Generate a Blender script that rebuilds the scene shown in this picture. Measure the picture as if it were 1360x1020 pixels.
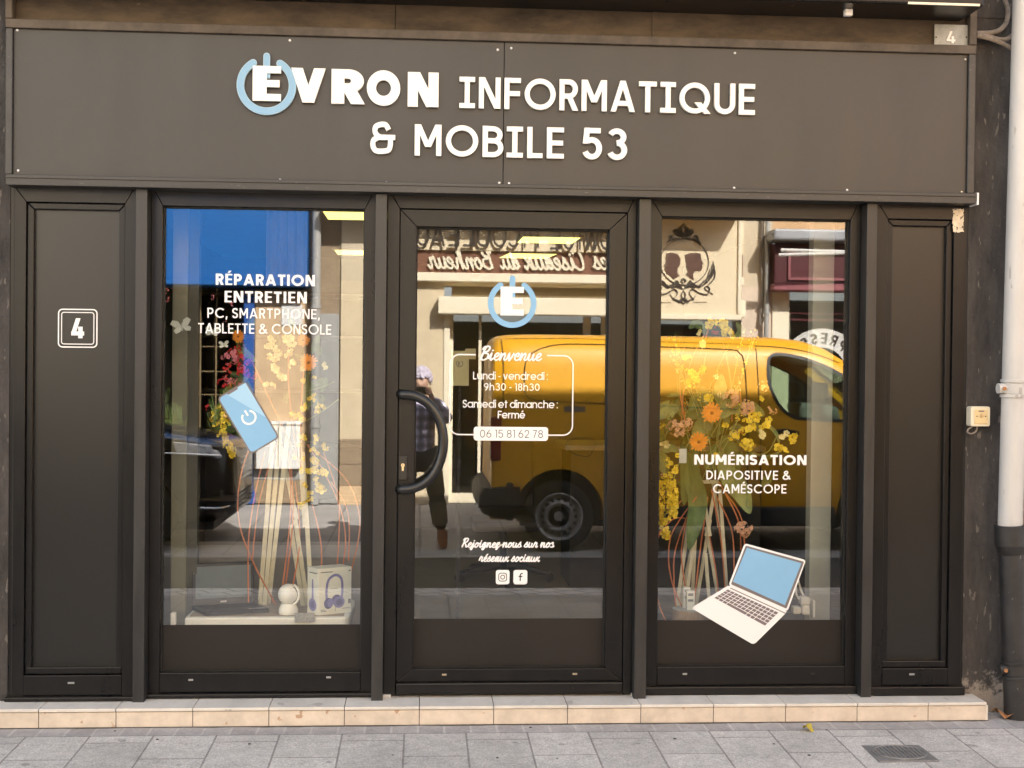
import bpy, bmesh, math, random
from mathutils import Vector, Matrix
random.seed(7)
PI = math.pi
for o in list(bpy.data.objects):
    bpy.data.objects.remove(o)
S = bpy.context.scene
C = S.collection

# ------------------------------------------------------------------ camera
FPX, CX, CY = 1750.0, 680.0, 510.0            # focal length in photo pixels, photo centre
CAM = Vector((0.0, -6.0584, 1.6119))
YAW, PITCH, ROLL = 0.06881, -0.01104, 0.01030
_cy, _sy, _cp, _sp = math.cos(YAW), math.sin(YAW), math.cos(PITCH), math.sin(PITCH)
FWD = Vector((_sy * _cp, _cy * _cp, _sp))
_r0 = Vector((_cy, -_sy, 0))
_u0 = _r0.cross(FWD)
RGT = math.cos(ROLL) * _r0 + math.sin(ROLL) * _u0
UPV = -math.sin(ROLL) * _r0 + math.cos(ROLL) * _u0
cd = bpy.data.cameras.new('camera')
cam = bpy.data.objects.new('camera', cd)
C.objects.link(cam)
cd.sensor_width = 36.0
cd.lens = 36.0 * FPX / 1360.0
cd.clip_start = 0.05
cd.clip_end = 500
mw = Matrix((RGT, UPV, -FWD)).transposed().to_4x4()
mw.translation = CAM
cam.matrix_world = mw
S.camera = cam

# ------------------------------------------------------------------ light
SUN = Vector((0.55, 1.15, 1.0)).normalized()   # direction towards the sun: behind the shop, to the right
EL = math.asin(SUN.z)
AZ = math.atan2(SUN.x, SUN.y)
wd = bpy.data.worlds.new("World")
S.world = wd
wd.use_nodes = True
wn = wd.node_tree
sky = wn.nodes.new('ShaderNodeTexSky')
sky.sky_type = 'NISHITA'
sky.sun_disc = False
sky.sun_elevation = EL
sky.sun_rotation = AZ
sky.air_density = 1.0
sky.dust_density = 2.5
sky.ozone_density = 0.6
bg = wn.nodes['Background']
hs = wn.nodes.new('ShaderNodeHueSaturation')            # saturation cut by hand so the skylight tints less blue
hs.inputs['Saturation'].default_value = 0.45
wn.links.new(sky.outputs[0], hs.inputs['Color'])
wn.links.new(hs.outputs[0], bg.inputs[0])
bg.inputs[1].default_value = 0.12
sl = bpy.data.lights.new('sun', 'SUN')
sl.energy = 5.0
sl.angle = math.radians(0.6)
sl.color = (1.0, 0.93, 0.82)
so = bpy.data.objects.new('sun', sl)
C.objects.link(so)
so.rotation_euler = SUN.to_track_quat('Z', 'Y').to_euler()
so.location = SUN * 40
S.view_settings.view_transform = 'Standard'
S.view_settings.look = 'None'
S.view_settings.gamma = 1
S.view_settings.use_curve_mapping = False
S.view_settings.exposure = 2.5
S.view_settings.use_white_balance = True
S.view_settings.white_balance_temperature = 6450
S.cycles.max_bounces = 8
S.cycles.glossy_bounces = 5
S.cycles.diffuse_bounces = 4
S.cycles.transparent_max_bounces = 24
S.cycles.caustics_reflective = False
S.cycles.caustics_refractive = False
S.cycles.sample_clamp_indirect = 6

# ------------------------------------------------------------------ measuring helpers
YG = 0.12                                      # plane of the shop glass


def P(u, v, y):
    """photo pixel -> point on the vertical plane at depth y"""
    d = FWD * FPX + RGT * (u - CX) - UPV * (v - CY)
    t = (y - CAM.y) / d.y
    return CAM + d * t


def Q(u, v, s):
    """photo pixel of something mirrored in the glass -> where that thing really stands, s metres before the glass"""
    p = P(u, v, YG + s)
    return Vector((p.x, YG - s, p.z))


def GZ(u, v, z):
    """photo pixel -> point on the horizontal plane z"""
    d = FWD * FPX + RGT * (u - CX) - UPV * (v - CY)
    return CAM + d * ((z - CAM.z) / d.z)


# ------------------------------------------------------------------ materials
def nd(nt, t, **kw):
    n = nt.nodes.new(t)
    for k, val in kw.items():
        setattr(n, k, val)
    return n


def mat(name, col, rough=0.6, metal=0.0, var=0.12, vscale=6.0, bump=0.0, bscale=60.0, spec=0.5,
        specks=0.0, speck_col=(.6, .58, .55), speck_scale=90.0, rvar=0.0, streak=(1, 1, 1), coat=0.0):
    m = bpy.data.materials.new(name)
    m.use_nodes = True
    nt = m.node_tree
    b = nt.nodes['Principled BSDF']
    b.inputs['Roughness'].default_value = rough
    b.inputs['Metallic'].default_value = metal
    b.inputs['Specular IOR Level'].default_value = spec
    b.inputs['Coat Weight'].default_value = coat
    b.inputs['Coat Roughness'].default_value = 0.05
    tc = nd(nt, 'ShaderNodeTexCoord')
    mp = nd(nt, 'ShaderNodeMapping')
    mp.inputs['Scale'].default_value = streak
    nt.links.new(tc.outputs['Object'], mp.inputs[0])
    n1 = nd(nt, 'ShaderNodeTexNoise')
    n1.inputs['Scale'].default_value = vscale
    n1.inputs['Detail'].default_value = 6
    n1.inputs['Roughness'].default_value = 0.65
    nt.links.new(mp.outputs[0], n1.inputs['Vector'])
    mr = nd(nt, 'ShaderNodeMapRange')
    mr.inputs[1].default_value = 0.3
    mr.inputs[2].default_value = 0.7
    mr.inputs[3].default_value = 1 - var
    mr.inputs[4].default_value = 1 + var
    nt.links.new(n1.outputs[0], mr.inputs[0])
    mx = nd(nt, 'ShaderNodeMix', data_type='RGBA', blend_type='MULTIPLY')
    mx.inputs[0].default_value = 1
    mx.inputs[6].default_value = (*col, 1)
    nt.links.new(mr.outputs[0], mx.inputs[7])
    last = mx.outputs[2]
    if specks > 0:
        n2 = nd(nt, 'ShaderNodeTexNoise')
        n2.inputs['Scale'].default_value = speck_scale
        n2.inputs['Detail'].default_value = 3
        nt.links.new(mp.outputs[0], n2.inputs['Vector'])
        r2 = nd(nt, 'ShaderNodeMapRange')
        r2.inputs[1].default_value = 0.745 - specks
        r2.inputs[2].default_value = 0.775 - specks
        nt.links.new(n2.outputs[0], r2.inputs[0])
        m2 = nd(nt, 'ShaderNodeMix', data_type='RGBA')
        m2.inputs[7].default_value = (*speck_col, 1)
        nt.links.new(r2.outputs[0], m2.inputs[0])
        nt.links.new(last, m2.inputs[6])
        last = m2.outputs[2]
    nt.links.new(last, b.inputs['Base Color'])
    if rvar:
        r3 = nd(nt, 'ShaderNodeMapRange')
        r3.inputs[1].default_value = 0.3
        r3.inputs[2].default_value = 0.7
        r3.inputs[3].default_value = rough - rvar
        r3.inputs[4].default_value = rough + rvar
        nt.links.new(n1.outputs[0], r3.inputs[0])
        nt.links.new(r3.outputs[0], b.inputs['Roughness'])
    if bump:
        n4 = nd(nt, 'ShaderNodeTexNoise')
        n4.inputs['Scale'].default_value = bscale
        n4.inputs['Detail'].default_value = 4
        nt.links.new(tc.outputs['Object'], n4.inputs['Vector'])
        bp = nd(nt, 'ShaderNodeBump')
        bp.inputs['Strength'].default_value = bump
        bp.inputs['Distance'].default_value = 0.01
        nt.links.new(n4.outputs[0], bp.inputs['Height'])
        nt.links.new(bp.outputs[0], b.inputs['Normal'])
    return m


def emit(name, col, strength):
    m = bpy.data.materials.new(name)
    m.use_nodes = True
    nt = m.node_tree
    nt.nodes.clear()
    e = nd(nt, 'ShaderNodeEmission')
    e.inputs[0].default_value = (*col, 1)
    e.inputs[1].default_value = strength
    nt.links.new(e.outputs[0], nd(nt, 'ShaderNodeOutputMaterial').inputs[0])
    return m


def glass(name, r0, tint=(.95, .96, .95), r90=0.9):
    m = bpy.data.materials.new(name)
    m.use_nodes = True
    nt = m.node_tree
    nt.nodes.clear()
    t = nd(nt, 'ShaderNodeBsdfTransparent')
    t.inputs[0].default_value = (*tint, 1)
    g = nd(nt, 'ShaderNodeBsdfGlossy')
    g.inputs['Roughness'].default_value = 0.0
    tc = nd(nt, 'ShaderNodeTexCoord')
    nz = nd(nt, 'ShaderNodeTexNoise')          # float glass is never perfectly flat
    nz.inputs['Scale'].default_value = 1.7
    nz.inputs['Detail'].default_value = 1
    nt.links.new(tc.outputs['Object'], nz.inputs['Vector'])
    bp = nd(nt, 'ShaderNodeBump')
    bp.inputs['Strength'].default_value = 0.018
    bp.inputs['Distance'].default_value = 0.002
    nt.links.new(nz.outputs[0], bp.inputs['Height'])
    nt.links.new(bp.outputs[0], g.inputs['Normal'])
    lw = nd(nt, 'ShaderNodeLayerWeight')
    lw.inputs[0].default_value = 0.5
    pw = nd(nt, 'ShaderNodeMath', operation='POWER')
    pw.inputs[1].default_value = 4.0
    nt.links.new(lw.outputs['Facing'], pw.inputs[0])
    mr = nd(nt, 'ShaderNodeMapRange')
    mr.inputs[3].default_value = r0
    mr.inputs[4].default_value = r90
    nt.links.new(pw.outputs[0], mr.inputs[0])
    mx = nd(nt, 'ShaderNodeMixShader')
    nt.links.new(mr.outputs[0], mx.inputs[0])
    nt.links.new(t.outputs[0], mx.inputs[1])
    nt.links.new(g.outputs[0], mx.inputs[2])
    nt.links.new(mx.outputs[0], nd(nt, 'ShaderNodeOutputMaterial').inputs[0])
    return m


def brickmat(name, c1, c2, mortar, bw, rh, ms, rot=0.0, rough=0.85, off=(0, 0, 0), bump=0.5, grain=0.16, offset=0.5, axes='xy', gscale=340.0, stain=False):
    m = bpy.data.materials.new(name)
    m.use_nodes = True
    nt = m.node_tree
    b = nt.nodes['Principled BSDF']
    b.inputs['Roughness'].default_value = rough
    b.inputs['Specular IOR Level'].default_value = 0.3
    tc = nd(nt, 'ShaderNodeTexCoord')
    mp = nd(nt, 'ShaderNodeMapping')
    mp.inputs['Rotation'].default_value = (PI / 2 if axes == 'xz' else 0, 0, rot)
    mp.inputs['Location'].default_value = off
    nt.links.new(tc.outputs['Object'], mp.inputs[0])
    br = nd(nt, 'ShaderNodeTexBrick')
    br.offset = offset
    br.inputs['Color1'].default_value = (*c1, 1)
    br.inputs['Color2'].default_value = (*c2, 1)
    br.inputs['Mortar'].default_value = (*mortar, 1)
    br.inputs['Scale'].default_value = 1
    br.inputs['Mortar Size'].default_value = ms
    br.inputs['Mortar Smooth'].default_value = 0.2
    br.inputs['Brick Width'].default_value = bw
    br.inputs['Row Height'].default_value = rh
    nt.links.new(mp.outputs[0], br.inputs['Vector'])
    last = br.outputs['Color']
    for sc, amp in ((gscale, grain), (2.2, 0.13), (16.0, 0.10), (55.0, .10)):
        n = nd(nt, 'ShaderNodeTexNoise')
        n.inputs['Scale'].default_value = sc
        n.inputs['Detail'].default_value = 3
        nt.links.new(tc.outputs['Object'], n.inputs['Vector'])
        r = nd(nt, 'ShaderNodeMapRange')
        r.inputs[1].default_value = .3
        r.inputs[2].default_value = .7
        r.inputs[3].default_value = 1 - amp
        r.inputs[4].default_value = 1 + amp
        nt.links.new(n.outputs[0], r.inputs[0])
        x = nd(nt, 'ShaderNodeMix', data_type='RGBA', blend_type='MULTIPLY')
        x.inputs[0].default_value = 1
        nt.links.new(last, x.inputs[6])
        nt.links.new(r.outputs[0], x.inputs[7])
        last = x.outputs[2]
    if stain:                                   # old chewing gum and drips
        n = nd(nt, 'ShaderNodeTexNoise')
        n.inputs['Scale'].default_value = 9.0
        n.inputs['Detail'].default_value = 2
        nt.links.new(tc.outputs['Object'], n.inputs['Vector'])
        r = nd(nt, 'ShaderNodeMapRange')
        r.inputs[1].default_value = .70
        r.inputs[2].default_value = .74
        r.inputs[3].default_value = 1
        r.inputs[4].default_value = .62
        nt.links.new(n.outputs[0], r.inputs[0])
        x = nd(nt, 'ShaderNodeMix', data_type='RGBA', blend_type='MULTIPLY')
        x.inputs[0].default_value = 1
        nt.links.new(last, x.inputs[6])
        nt.links.new(r.outputs[0], x.inputs[7])
        last = x.outputs[2]
    nt.links.new(last, b.inputs['Base Color'])
    inv = nd(nt, 'ShaderNodeMath', operation='SUBTRACT')
    inv.inputs[0].default_value = 1
    nt.links.new(br.outputs['Fac'], inv.inputs[1])
    bp = nd(nt, 'ShaderNodeBump')
    bp.inputs['Strength'].default_value = bump
    bp.inputs['Distance'].default_value = 0.006
    nt.links.new(inv.outputs[0], bp.inputs['Height'])
    nt.links.new(bp.outputs[0], b.inputs['Normal'])
    return m


M = {}
M['frame'] = mat('dark_aluminium', (.0085, .008, .0082), .30, spec=.30, var=.3, vscale=3, streak=(3, 3, .6), specks=-.005, speck_col=(.10, .098, .095), speck_scale=90, rvar=.035)
M['mullion'] = mat('dark_mullion_paint', (.022, .021, .0205), .42, var=.4, vscale=4, specks=.01, speck_col=(.13, .125, .12), speck_scale=80, rvar=.1, streak=(3, 3, .6))
M['rail'] = mat('rail_paint', (.036, .034, .032), .45, var=.25, vscale=3, specks=.04, speck_col=(.16, .15, .14), speck_scale=60, streak=(.5, 2, 4))
M['fascia'] = mat('fascia_panel', (.035, .0318, .029), .46, var=.16, vscale=2.0, streak=(2.0, 1, .45), specks=.0, rvar=.08, bump=.02, bscale=2.2)
M['panel'] = mat('side_panel_laminate', (.011, .0105, .010), .32, var=.12, vscale=2, spec=.48)
M['panel_low'] = mat('kick_panel', (.021, .018, .016), .42, spec=.25, var=.12, vscale=3)
M['rail_dirty'] = mat('weathered_moulding', (.085, .068, .052), .75, var=.35, vscale=9, specks=.02, speck_col=(.26, .22, .17), speck_scale=60, bump=.2, bscale=40)
M['upper'] = mat('weathered_board', (.060, .043, .027), .8, var=.7, vscale=4.5, specks=.03, speck_col=(.14, .105, .07), speck_scale=18, streak=(.7, 1, 2), bump=.15, bscale=30)
M['white_letter'] = mat('white_acrylic', (.80, .80, .76), .35, var=.02)
M['vinyl'] = mat('white_vinyl', (.80, .80, .80), .5, var=.01)
M['vinyl_black'] = mat('black_vinyl', (.02, .02, .02), .5, var=.01)
M['vinyl_grey'] = mat('grey_vinyl', (.16, .14, .14), .5, var=.02)
M['vinyl_blue'] = mat('blue_vinyl', (.21, .43, .66), .5, var=.03)
M['vinyl_navy'] = mat('grey_blue_vinyl', (.12, .15, .19), .5, var=.03)
M['sign_blue'] = mat('light_blue_acrylic', (.20, .38, .55), .35, var=.02)
M['sign_blue_edge'] = mat('pale_blue_edge', (.34, .50, .60), .35, var=.02)
M['glass'] = glass('shop_glass', 0.172, (.985, .99, .98))
M['glass_in'] = glass('shop_glass_inner', 0.02, (.985, .99, .98))
M['black'] = mat('black_powder_coat', (.012, .012, .012), .28, var=.1)
M['rubber'] = mat('black_gasket', (.008, .008, .008), .6)
M['steel'] = mat('brushed_steel', (.55, .53, .5), .35, 1.0, var=.1)
M['brass'] = mat('brass_cylinder', (.75, .6, .38), .3, 1.0, var=.1)
M['tile_face'] = mat('peach_tile', (.64, .55, .45), .42, var=.17, vscale=9, specks=.085, speck_col=(.47, .31, .20), speck_scale=16, rvar=.06)
M['tile_top'] = mat('white_tile', (.66, .62, .56), .4, var=.14, vscale=8, specks=.08, speck_col=(.46, .43, .39), speck_scale=12, streak=(1, .4, 1))
M['grout'] = mat('grout', (.10, .085, .075), .9)
M['darkwall'] = mat('charcoal_render', (.040, .035, .032), .85, var=.6, vscale=7, specks=.085, speck_col=(.12, .105, .09), speck_scale=24, bump=.7, bscale=38, streak=(2, 2, .55))
M['wallbase'] = mat('peeled_render', (.20, .175, .15), .9, var=.6, vscale=16, specks=.12, speck_col=(.5, .46, .4), speck_scale=40, bump=.7, bscale=60, streak=(2, 2, .8))
M['pipe_white'] = mat('white_pvc', (.52, .515, .50), .45, var=.10, vscale=4, specks=.075, speck_col=(.36, .345, .33), speck_scale=14, streak=(2, 2, .5))
M['pipe_black'] = mat('black_cast_iron', (.024, .023, .023), .5, var=.4, vscale=9, specks=.05, speck_col=(.11, .108, .105), speck_scale=34)
M['stone'] = brickmat('rough_stone', (.26, .225, .18), (.21, .18, .145), (.15, .13, .11), .38, .21, .016, axes='xz', bump=.8)
M['zinc'] = mat('zinc_plate', (.30, .31, .30), .55, .2, var=.18, vscale=25, specks=.06, speck_col=(.2, .2, .19), speck_scale=80)
M['cream_plastic'] = mat('cream_plastic', (.74, .68, .52), .4, var=.04)
M['yellow_plastic'] = mat('aged_yellow_plastic', (.70, .55, .30), .4, var=.06)
M['cable'] = mat('dusty_cable', (.22, .185, .155), .8, var=.4, vscale=30, specks=.05, speck_col=(.5, .46, .4), speck_scale=120)
M['flags'] = brickmat('pavement_flags', (.43, .412, .39), (.505, .485, .46), (.26, .24, .23), .44, .272, .0045, rot=PI / 2, off=(0.1, .06, 0), grain=.30, gscale=150, stain=True)
M['setts'] = brickmat('kerb_setts', (.30, .285, .28), (.37, .355, .345), (.42, .40, .385), .118, .22, .006, off=(0, .03, 0), offset=0.0)
M['setts2'] = brickmat('gutter_setts', (.74, .71, .69), (.80, .78, .75), (.14, .13, .12), .2, .2, .012, rot=.5)
M['asphalt'] = mat('asphalt', (.075, .070, .066), .9, var=.2, vscale=3, specks=.1, speck_col=(.14, .135, .13), speck_scale=260, bump=.5, bscale=240)
M['kerbstone'] = mat('pale_kerb', (.38, .37, .35), .85, var=.2, vscale=9)
M['flags2'] = brickmat('far_flags', (.36, .345, .33), (.42, .40, .385), (.15, .14, .13), .6, .45, .008, rot=PI / 2)
M['earth'] = mat('far_ground', (.2, .19, .18), .9)
M['iron'] = mat('cast_iron_cover', (.22, .215, .21), .65, .3, var=.2, vscale=20)
M['leaf_brown'] = mat('dry_leaf', (.36, .17, .07), .8, var=.3, vscale=60)
M['leaf_yellow'] = mat('yellow_leaf', (.42, .33, .04), .7, var=.3, vscale=60)
M['string'] = mat('teal_string', (.25, .42, .40), .7)


# ------------------------------------------------------------------ mesh builder
class MB:
    def __init__(self):
        self.v, self.f = [], []

    def add(self, vs, fs):
        n = len(self.v)
        self.v += [tuple(p) for p in vs]
        self.f += [tuple(i + n for i in f) for f in fs]
        return self

    def box(self, x0, x1, y0, y1, z0, z1):
        x0, x1 = min(x0, x1), max(x0, x1)
        y0, y1 = min(y0, y1), max(y0, y1)
        z0, z1 = min(z0, z1), max(z0, z1)
        return self.add([(x0, y0, z0), (x1, y0, z0), (x1, y1, z0), (x0, y1, z0), (x0, y0, z1), (x1, y0, z1), (x1, y1, z1), (x0, y1, z1)],
                        [(0, 3, 2, 1), (4, 5, 6, 7), (0, 1, 5, 4), (1, 2, 6, 5), (2, 3, 7, 6), (3, 0, 4, 7)])

    def obox(self, c, ax, ay, az):
        c, ax, ay, az = Vector(c), Vector(ax), Vector(ay), Vector(az)
        vs = [c + sx * ax + sy * ay + sz * az for sz in (-1, 1) for sx, sy in ((-1, -1), (1, -1), (1, 1), (-1, 1))]
        return self.add(vs, [(0, 3, 2, 1), (4, 5, 6, 7), (0, 1, 5, 4), (1, 2, 6, 5), (2, 3, 7, 6), (3, 0, 4, 7)])

    def poly(self, pts):
        return self.add(pts, [tuple(range(len(pts)))])

    def prism(self, pts, y0, y1):
        """outline in (x,z), extruded along y"""
        n = len(pts)
        vs = [(p[0], y0, p[1]) for p in pts] + [(p[0], y1, p[1]) for p in pts]
        fs = [tuple(range(n)), tuple(range(2 * n - 1, n - 1, -1))]
        fs += [(i, i + n, (i + 1) % n + n, (i + 1) % n) for i in range(n)]
        return self.add(vs, fs)

    def strip(self, L, R, y0, y1=None, closed=False, dy=0.0):
        n = len(L)
        rng = range(n if closed else n - 1)
        if y1 is None:
            vs = [(p[0], y0 - dy * i, p[1]) for i, p in enumerate(L)] + [(p[0], y0 - dy * i, p[1]) for i, p in enumerate(R)]
            return self.add(vs, [(i, (i + 1) % n, (i + 1) % n + n, i + n) for i in rng])
        vs = []
        for a in (L, R):
            for y in (y0, y1):
                vs += [(p[0], y - (dy * i if y == y0 else 0), p[1]) for i, p in enumerate(a)]
        fs = []
        for i in rng:
            j = (i + 1) % n
            fs += [(i, j, j + 2 * n, i + 2 * n), (i + n, i + 3 * n, j + 3 * n, j + n), (i, i + n, j + n, j), (i + 2 * n, j + 2 * n, j + 3 * n, i + 3 * n)]
        if not closed:
            fs += [(0, 2 * n, 3 * n, n), (n - 1, 2 * n - 1, 4 * n - 1, 3 * n - 1)]
        return self.add(vs, fs)

    def tube(self, pts, r, n=8, cap=True):
        pts = [Vector(p) for p in pts]
        k = len(pts)
        rad = r if isinstance(r, (list, tuple)) else [r] * k
        t0 = (pts[1] - pts[0]).normalized()
        up = Vector((0, 0, 1)) if abs(t0.z) < .9 else Vector((1, 0, 0))
        a = t0.cross(up).normalized()
        vs, fs = [], []
        for i, p in enumerate(pts):
            t = (pts[min(i + 1, k - 1)] - pts[max(i - 1, 0)])
            t = t.normalized() if t.length > 1e-9 else t0
            a = (a - t * a.dot(t))
            a = a.normalized() if a.length > 1e-6 else t.orthogonal().normalized()
            b = t.cross(a)
            for j in range(n):
                q = 2 * PI * j / n
                vs.append(p + (a * math.cos(q) + b * math.sin(q)) * rad[i])
        for i in range(k - 1):
            for j in range(n):
                fs.append((i * n + j, i * n + (j + 1) % n, (i + 1) * n + (j + 1) % n, (i + 1) * n + j))
        if cap:
            fs += [tuple(range(n - 1, -1, -1)), tuple((k - 1) * n + j for j in range(n))]
        return self.add(vs, fs)

    def lathe(self, prof, c, ax=(0, 0, 1), n=24):
        """profile [(r, h)] turned about the axis ax through c"""
        ax = Vector(ax).normalized()
        a = ax.orthogonal().normalized()
        b = ax.cross(a)
        c = Vector(c)
        vs, fs = [], []
        for r, h in prof:
            for j in range(n):
                q = 2 * PI * j / n
                vs.append(c + ax * h + (a * math.cos(q) + b * math.sin(q)) * max(r, 1e-4))
        for i in range(len(prof) - 1):
            for j in range(n):
                fs.append((i * n + j, i * n + (j + 1) % n, (i + 1) * n + (j + 1) % n, (i + 1) * n + j))
        return self.add(vs, fs)

    def build(self, name, m, parent=None, smooth=False, bevel=0.0, seg=1, recalc=True, weld=False):
        me = bpy.data.meshes.new(name)
        me.from_pydata([tuple(p) for p in self.v], [], self.f)
        bm = bmesh.new()
        bm.from_mesh(me)
        if weld:
            bmesh.ops.remove_doubles(bm, verts=bm.verts, dist=1e-5)
        if recalc:
            bmesh.ops.recalc_face_normals(bm, faces=bm.faces)
        if bevel:
            es = [e for e in bm.edges if len(e.link_faces) == 2 and e.calc_face_angle(0) > .6]
            bmesh.ops.bevel(bm, geom=es, offset=bevel, segments=seg, affect='EDGES', profile=.5)
        bm.to_mesh(me)
        bm.free()
        if smooth:
            for p in me.polygons:
                p.use_smooth = True
            try:
                me.set_sharp_from_angle(angle=math.radians(40))
            except Exception:
                pass
        me.materials.append(m if not isinstance(m, str) else M[m])
        o = bpy.data.objects.new(name, me)
        C.objects.link(o)
        if parent is not None:
            o.parent = parent
            r = parent
            while r.parent is not None:
                r = r.parent
            if parent.type == 'EMPTY':
                o.matrix_parent_inverse = Matrix.Translation(-Vector(parent.location))
        return o


def tag(o, label=None, cat=None, group=None, kind=None):
    if label:
        o['label'] = label
    if cat:
        o['category'] = cat
    if group:
        o['group'] = group
    if kind:
        o['kind'] = kind
    return o


def thing(name, label, cat, loc=(0, 0, 0), group=None):
    o = bpy.data.objects.new(name, None)
    o.empty_display_size = .1
    C.objects.link(o)
    o.location = Vector(loc)
    return tag(o, label, cat, group)


def struct(o):
    o['kind'] = 'structure'
    return o


# ------------------------------------------------------------------ lettering
def arc(cx, cz, rx, rz, a0, a1, n=14):
    return [(cx + rx * math.cos(math.radians(a0 + (a1 - a0) * i / n)), cz + rz * math.sin(math.radians(a0 + (a1 - a0) * i / n))) for i in range(n + 1)]


def cr(pts, n=6, closed=False):
    out = []
    k = len(pts)
    rng = range(k if closed else k - 1)
    for i in rng:
        if closed:
            p0, p1, p2, p3 = pts[(i - 1) % k], pts[i], pts[(i + 1) % k], pts[(i + 2) % k]
        else:
            p0, p1, p2, p3 = pts[max(i - 1, 0)], pts[i], pts[i + 1], pts[min(i + 2, k - 1)]
        for j in range(n):
            t = j / n
            out.append(tuple(.5 * ((2 * p1[d]) + (-p0[d] + p2[d]) * t + (2 * p0[d] - 5 * p1[d] + 4 * p2[d] - p3[d]) * t * t + (-p0[d] + 3 * p1[d] - 3 * p2[d] + p3[d]) * t ** 3) for d in range(len(p1))))
    if not closed:
        out.append(tuple(pts[-1]))
    return out


def offs(pts, w, closed=False):
    n = len(pts)
    L, R = [], []
    for i in range(n):
        p = Vector(pts[i])
        a = Vector(pts[(i - 1) % n]) if (closed or i > 0) else None
        b = Vector(pts[(i + 1) % n]) if (closed or i < n - 1) else None
        d1 = (p - a).normalized() if a is not None and (p - a).length > 1e-9 else None
        d2 = (b - p).normalized() if b is not None and (b - p).length > 1e-9 else None
        d1 = d1 or d2 or Vector((1, 0))
        d2 = d2 or d1
        n1, n2 = Vector((-d1.y, d1.x)), Vector((-d2.y, d2.x))
        m = n1 + n2
        if m.length < .35:
            m = n1.copy()
        m.normalize()
        k = 1 / max(m.dot(n1), .5)
        L.append(tuple(p + m * (w / 2 * k)))
        R.append(tuple(p - m * (w / 2 * k)))
    return L, R


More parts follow.
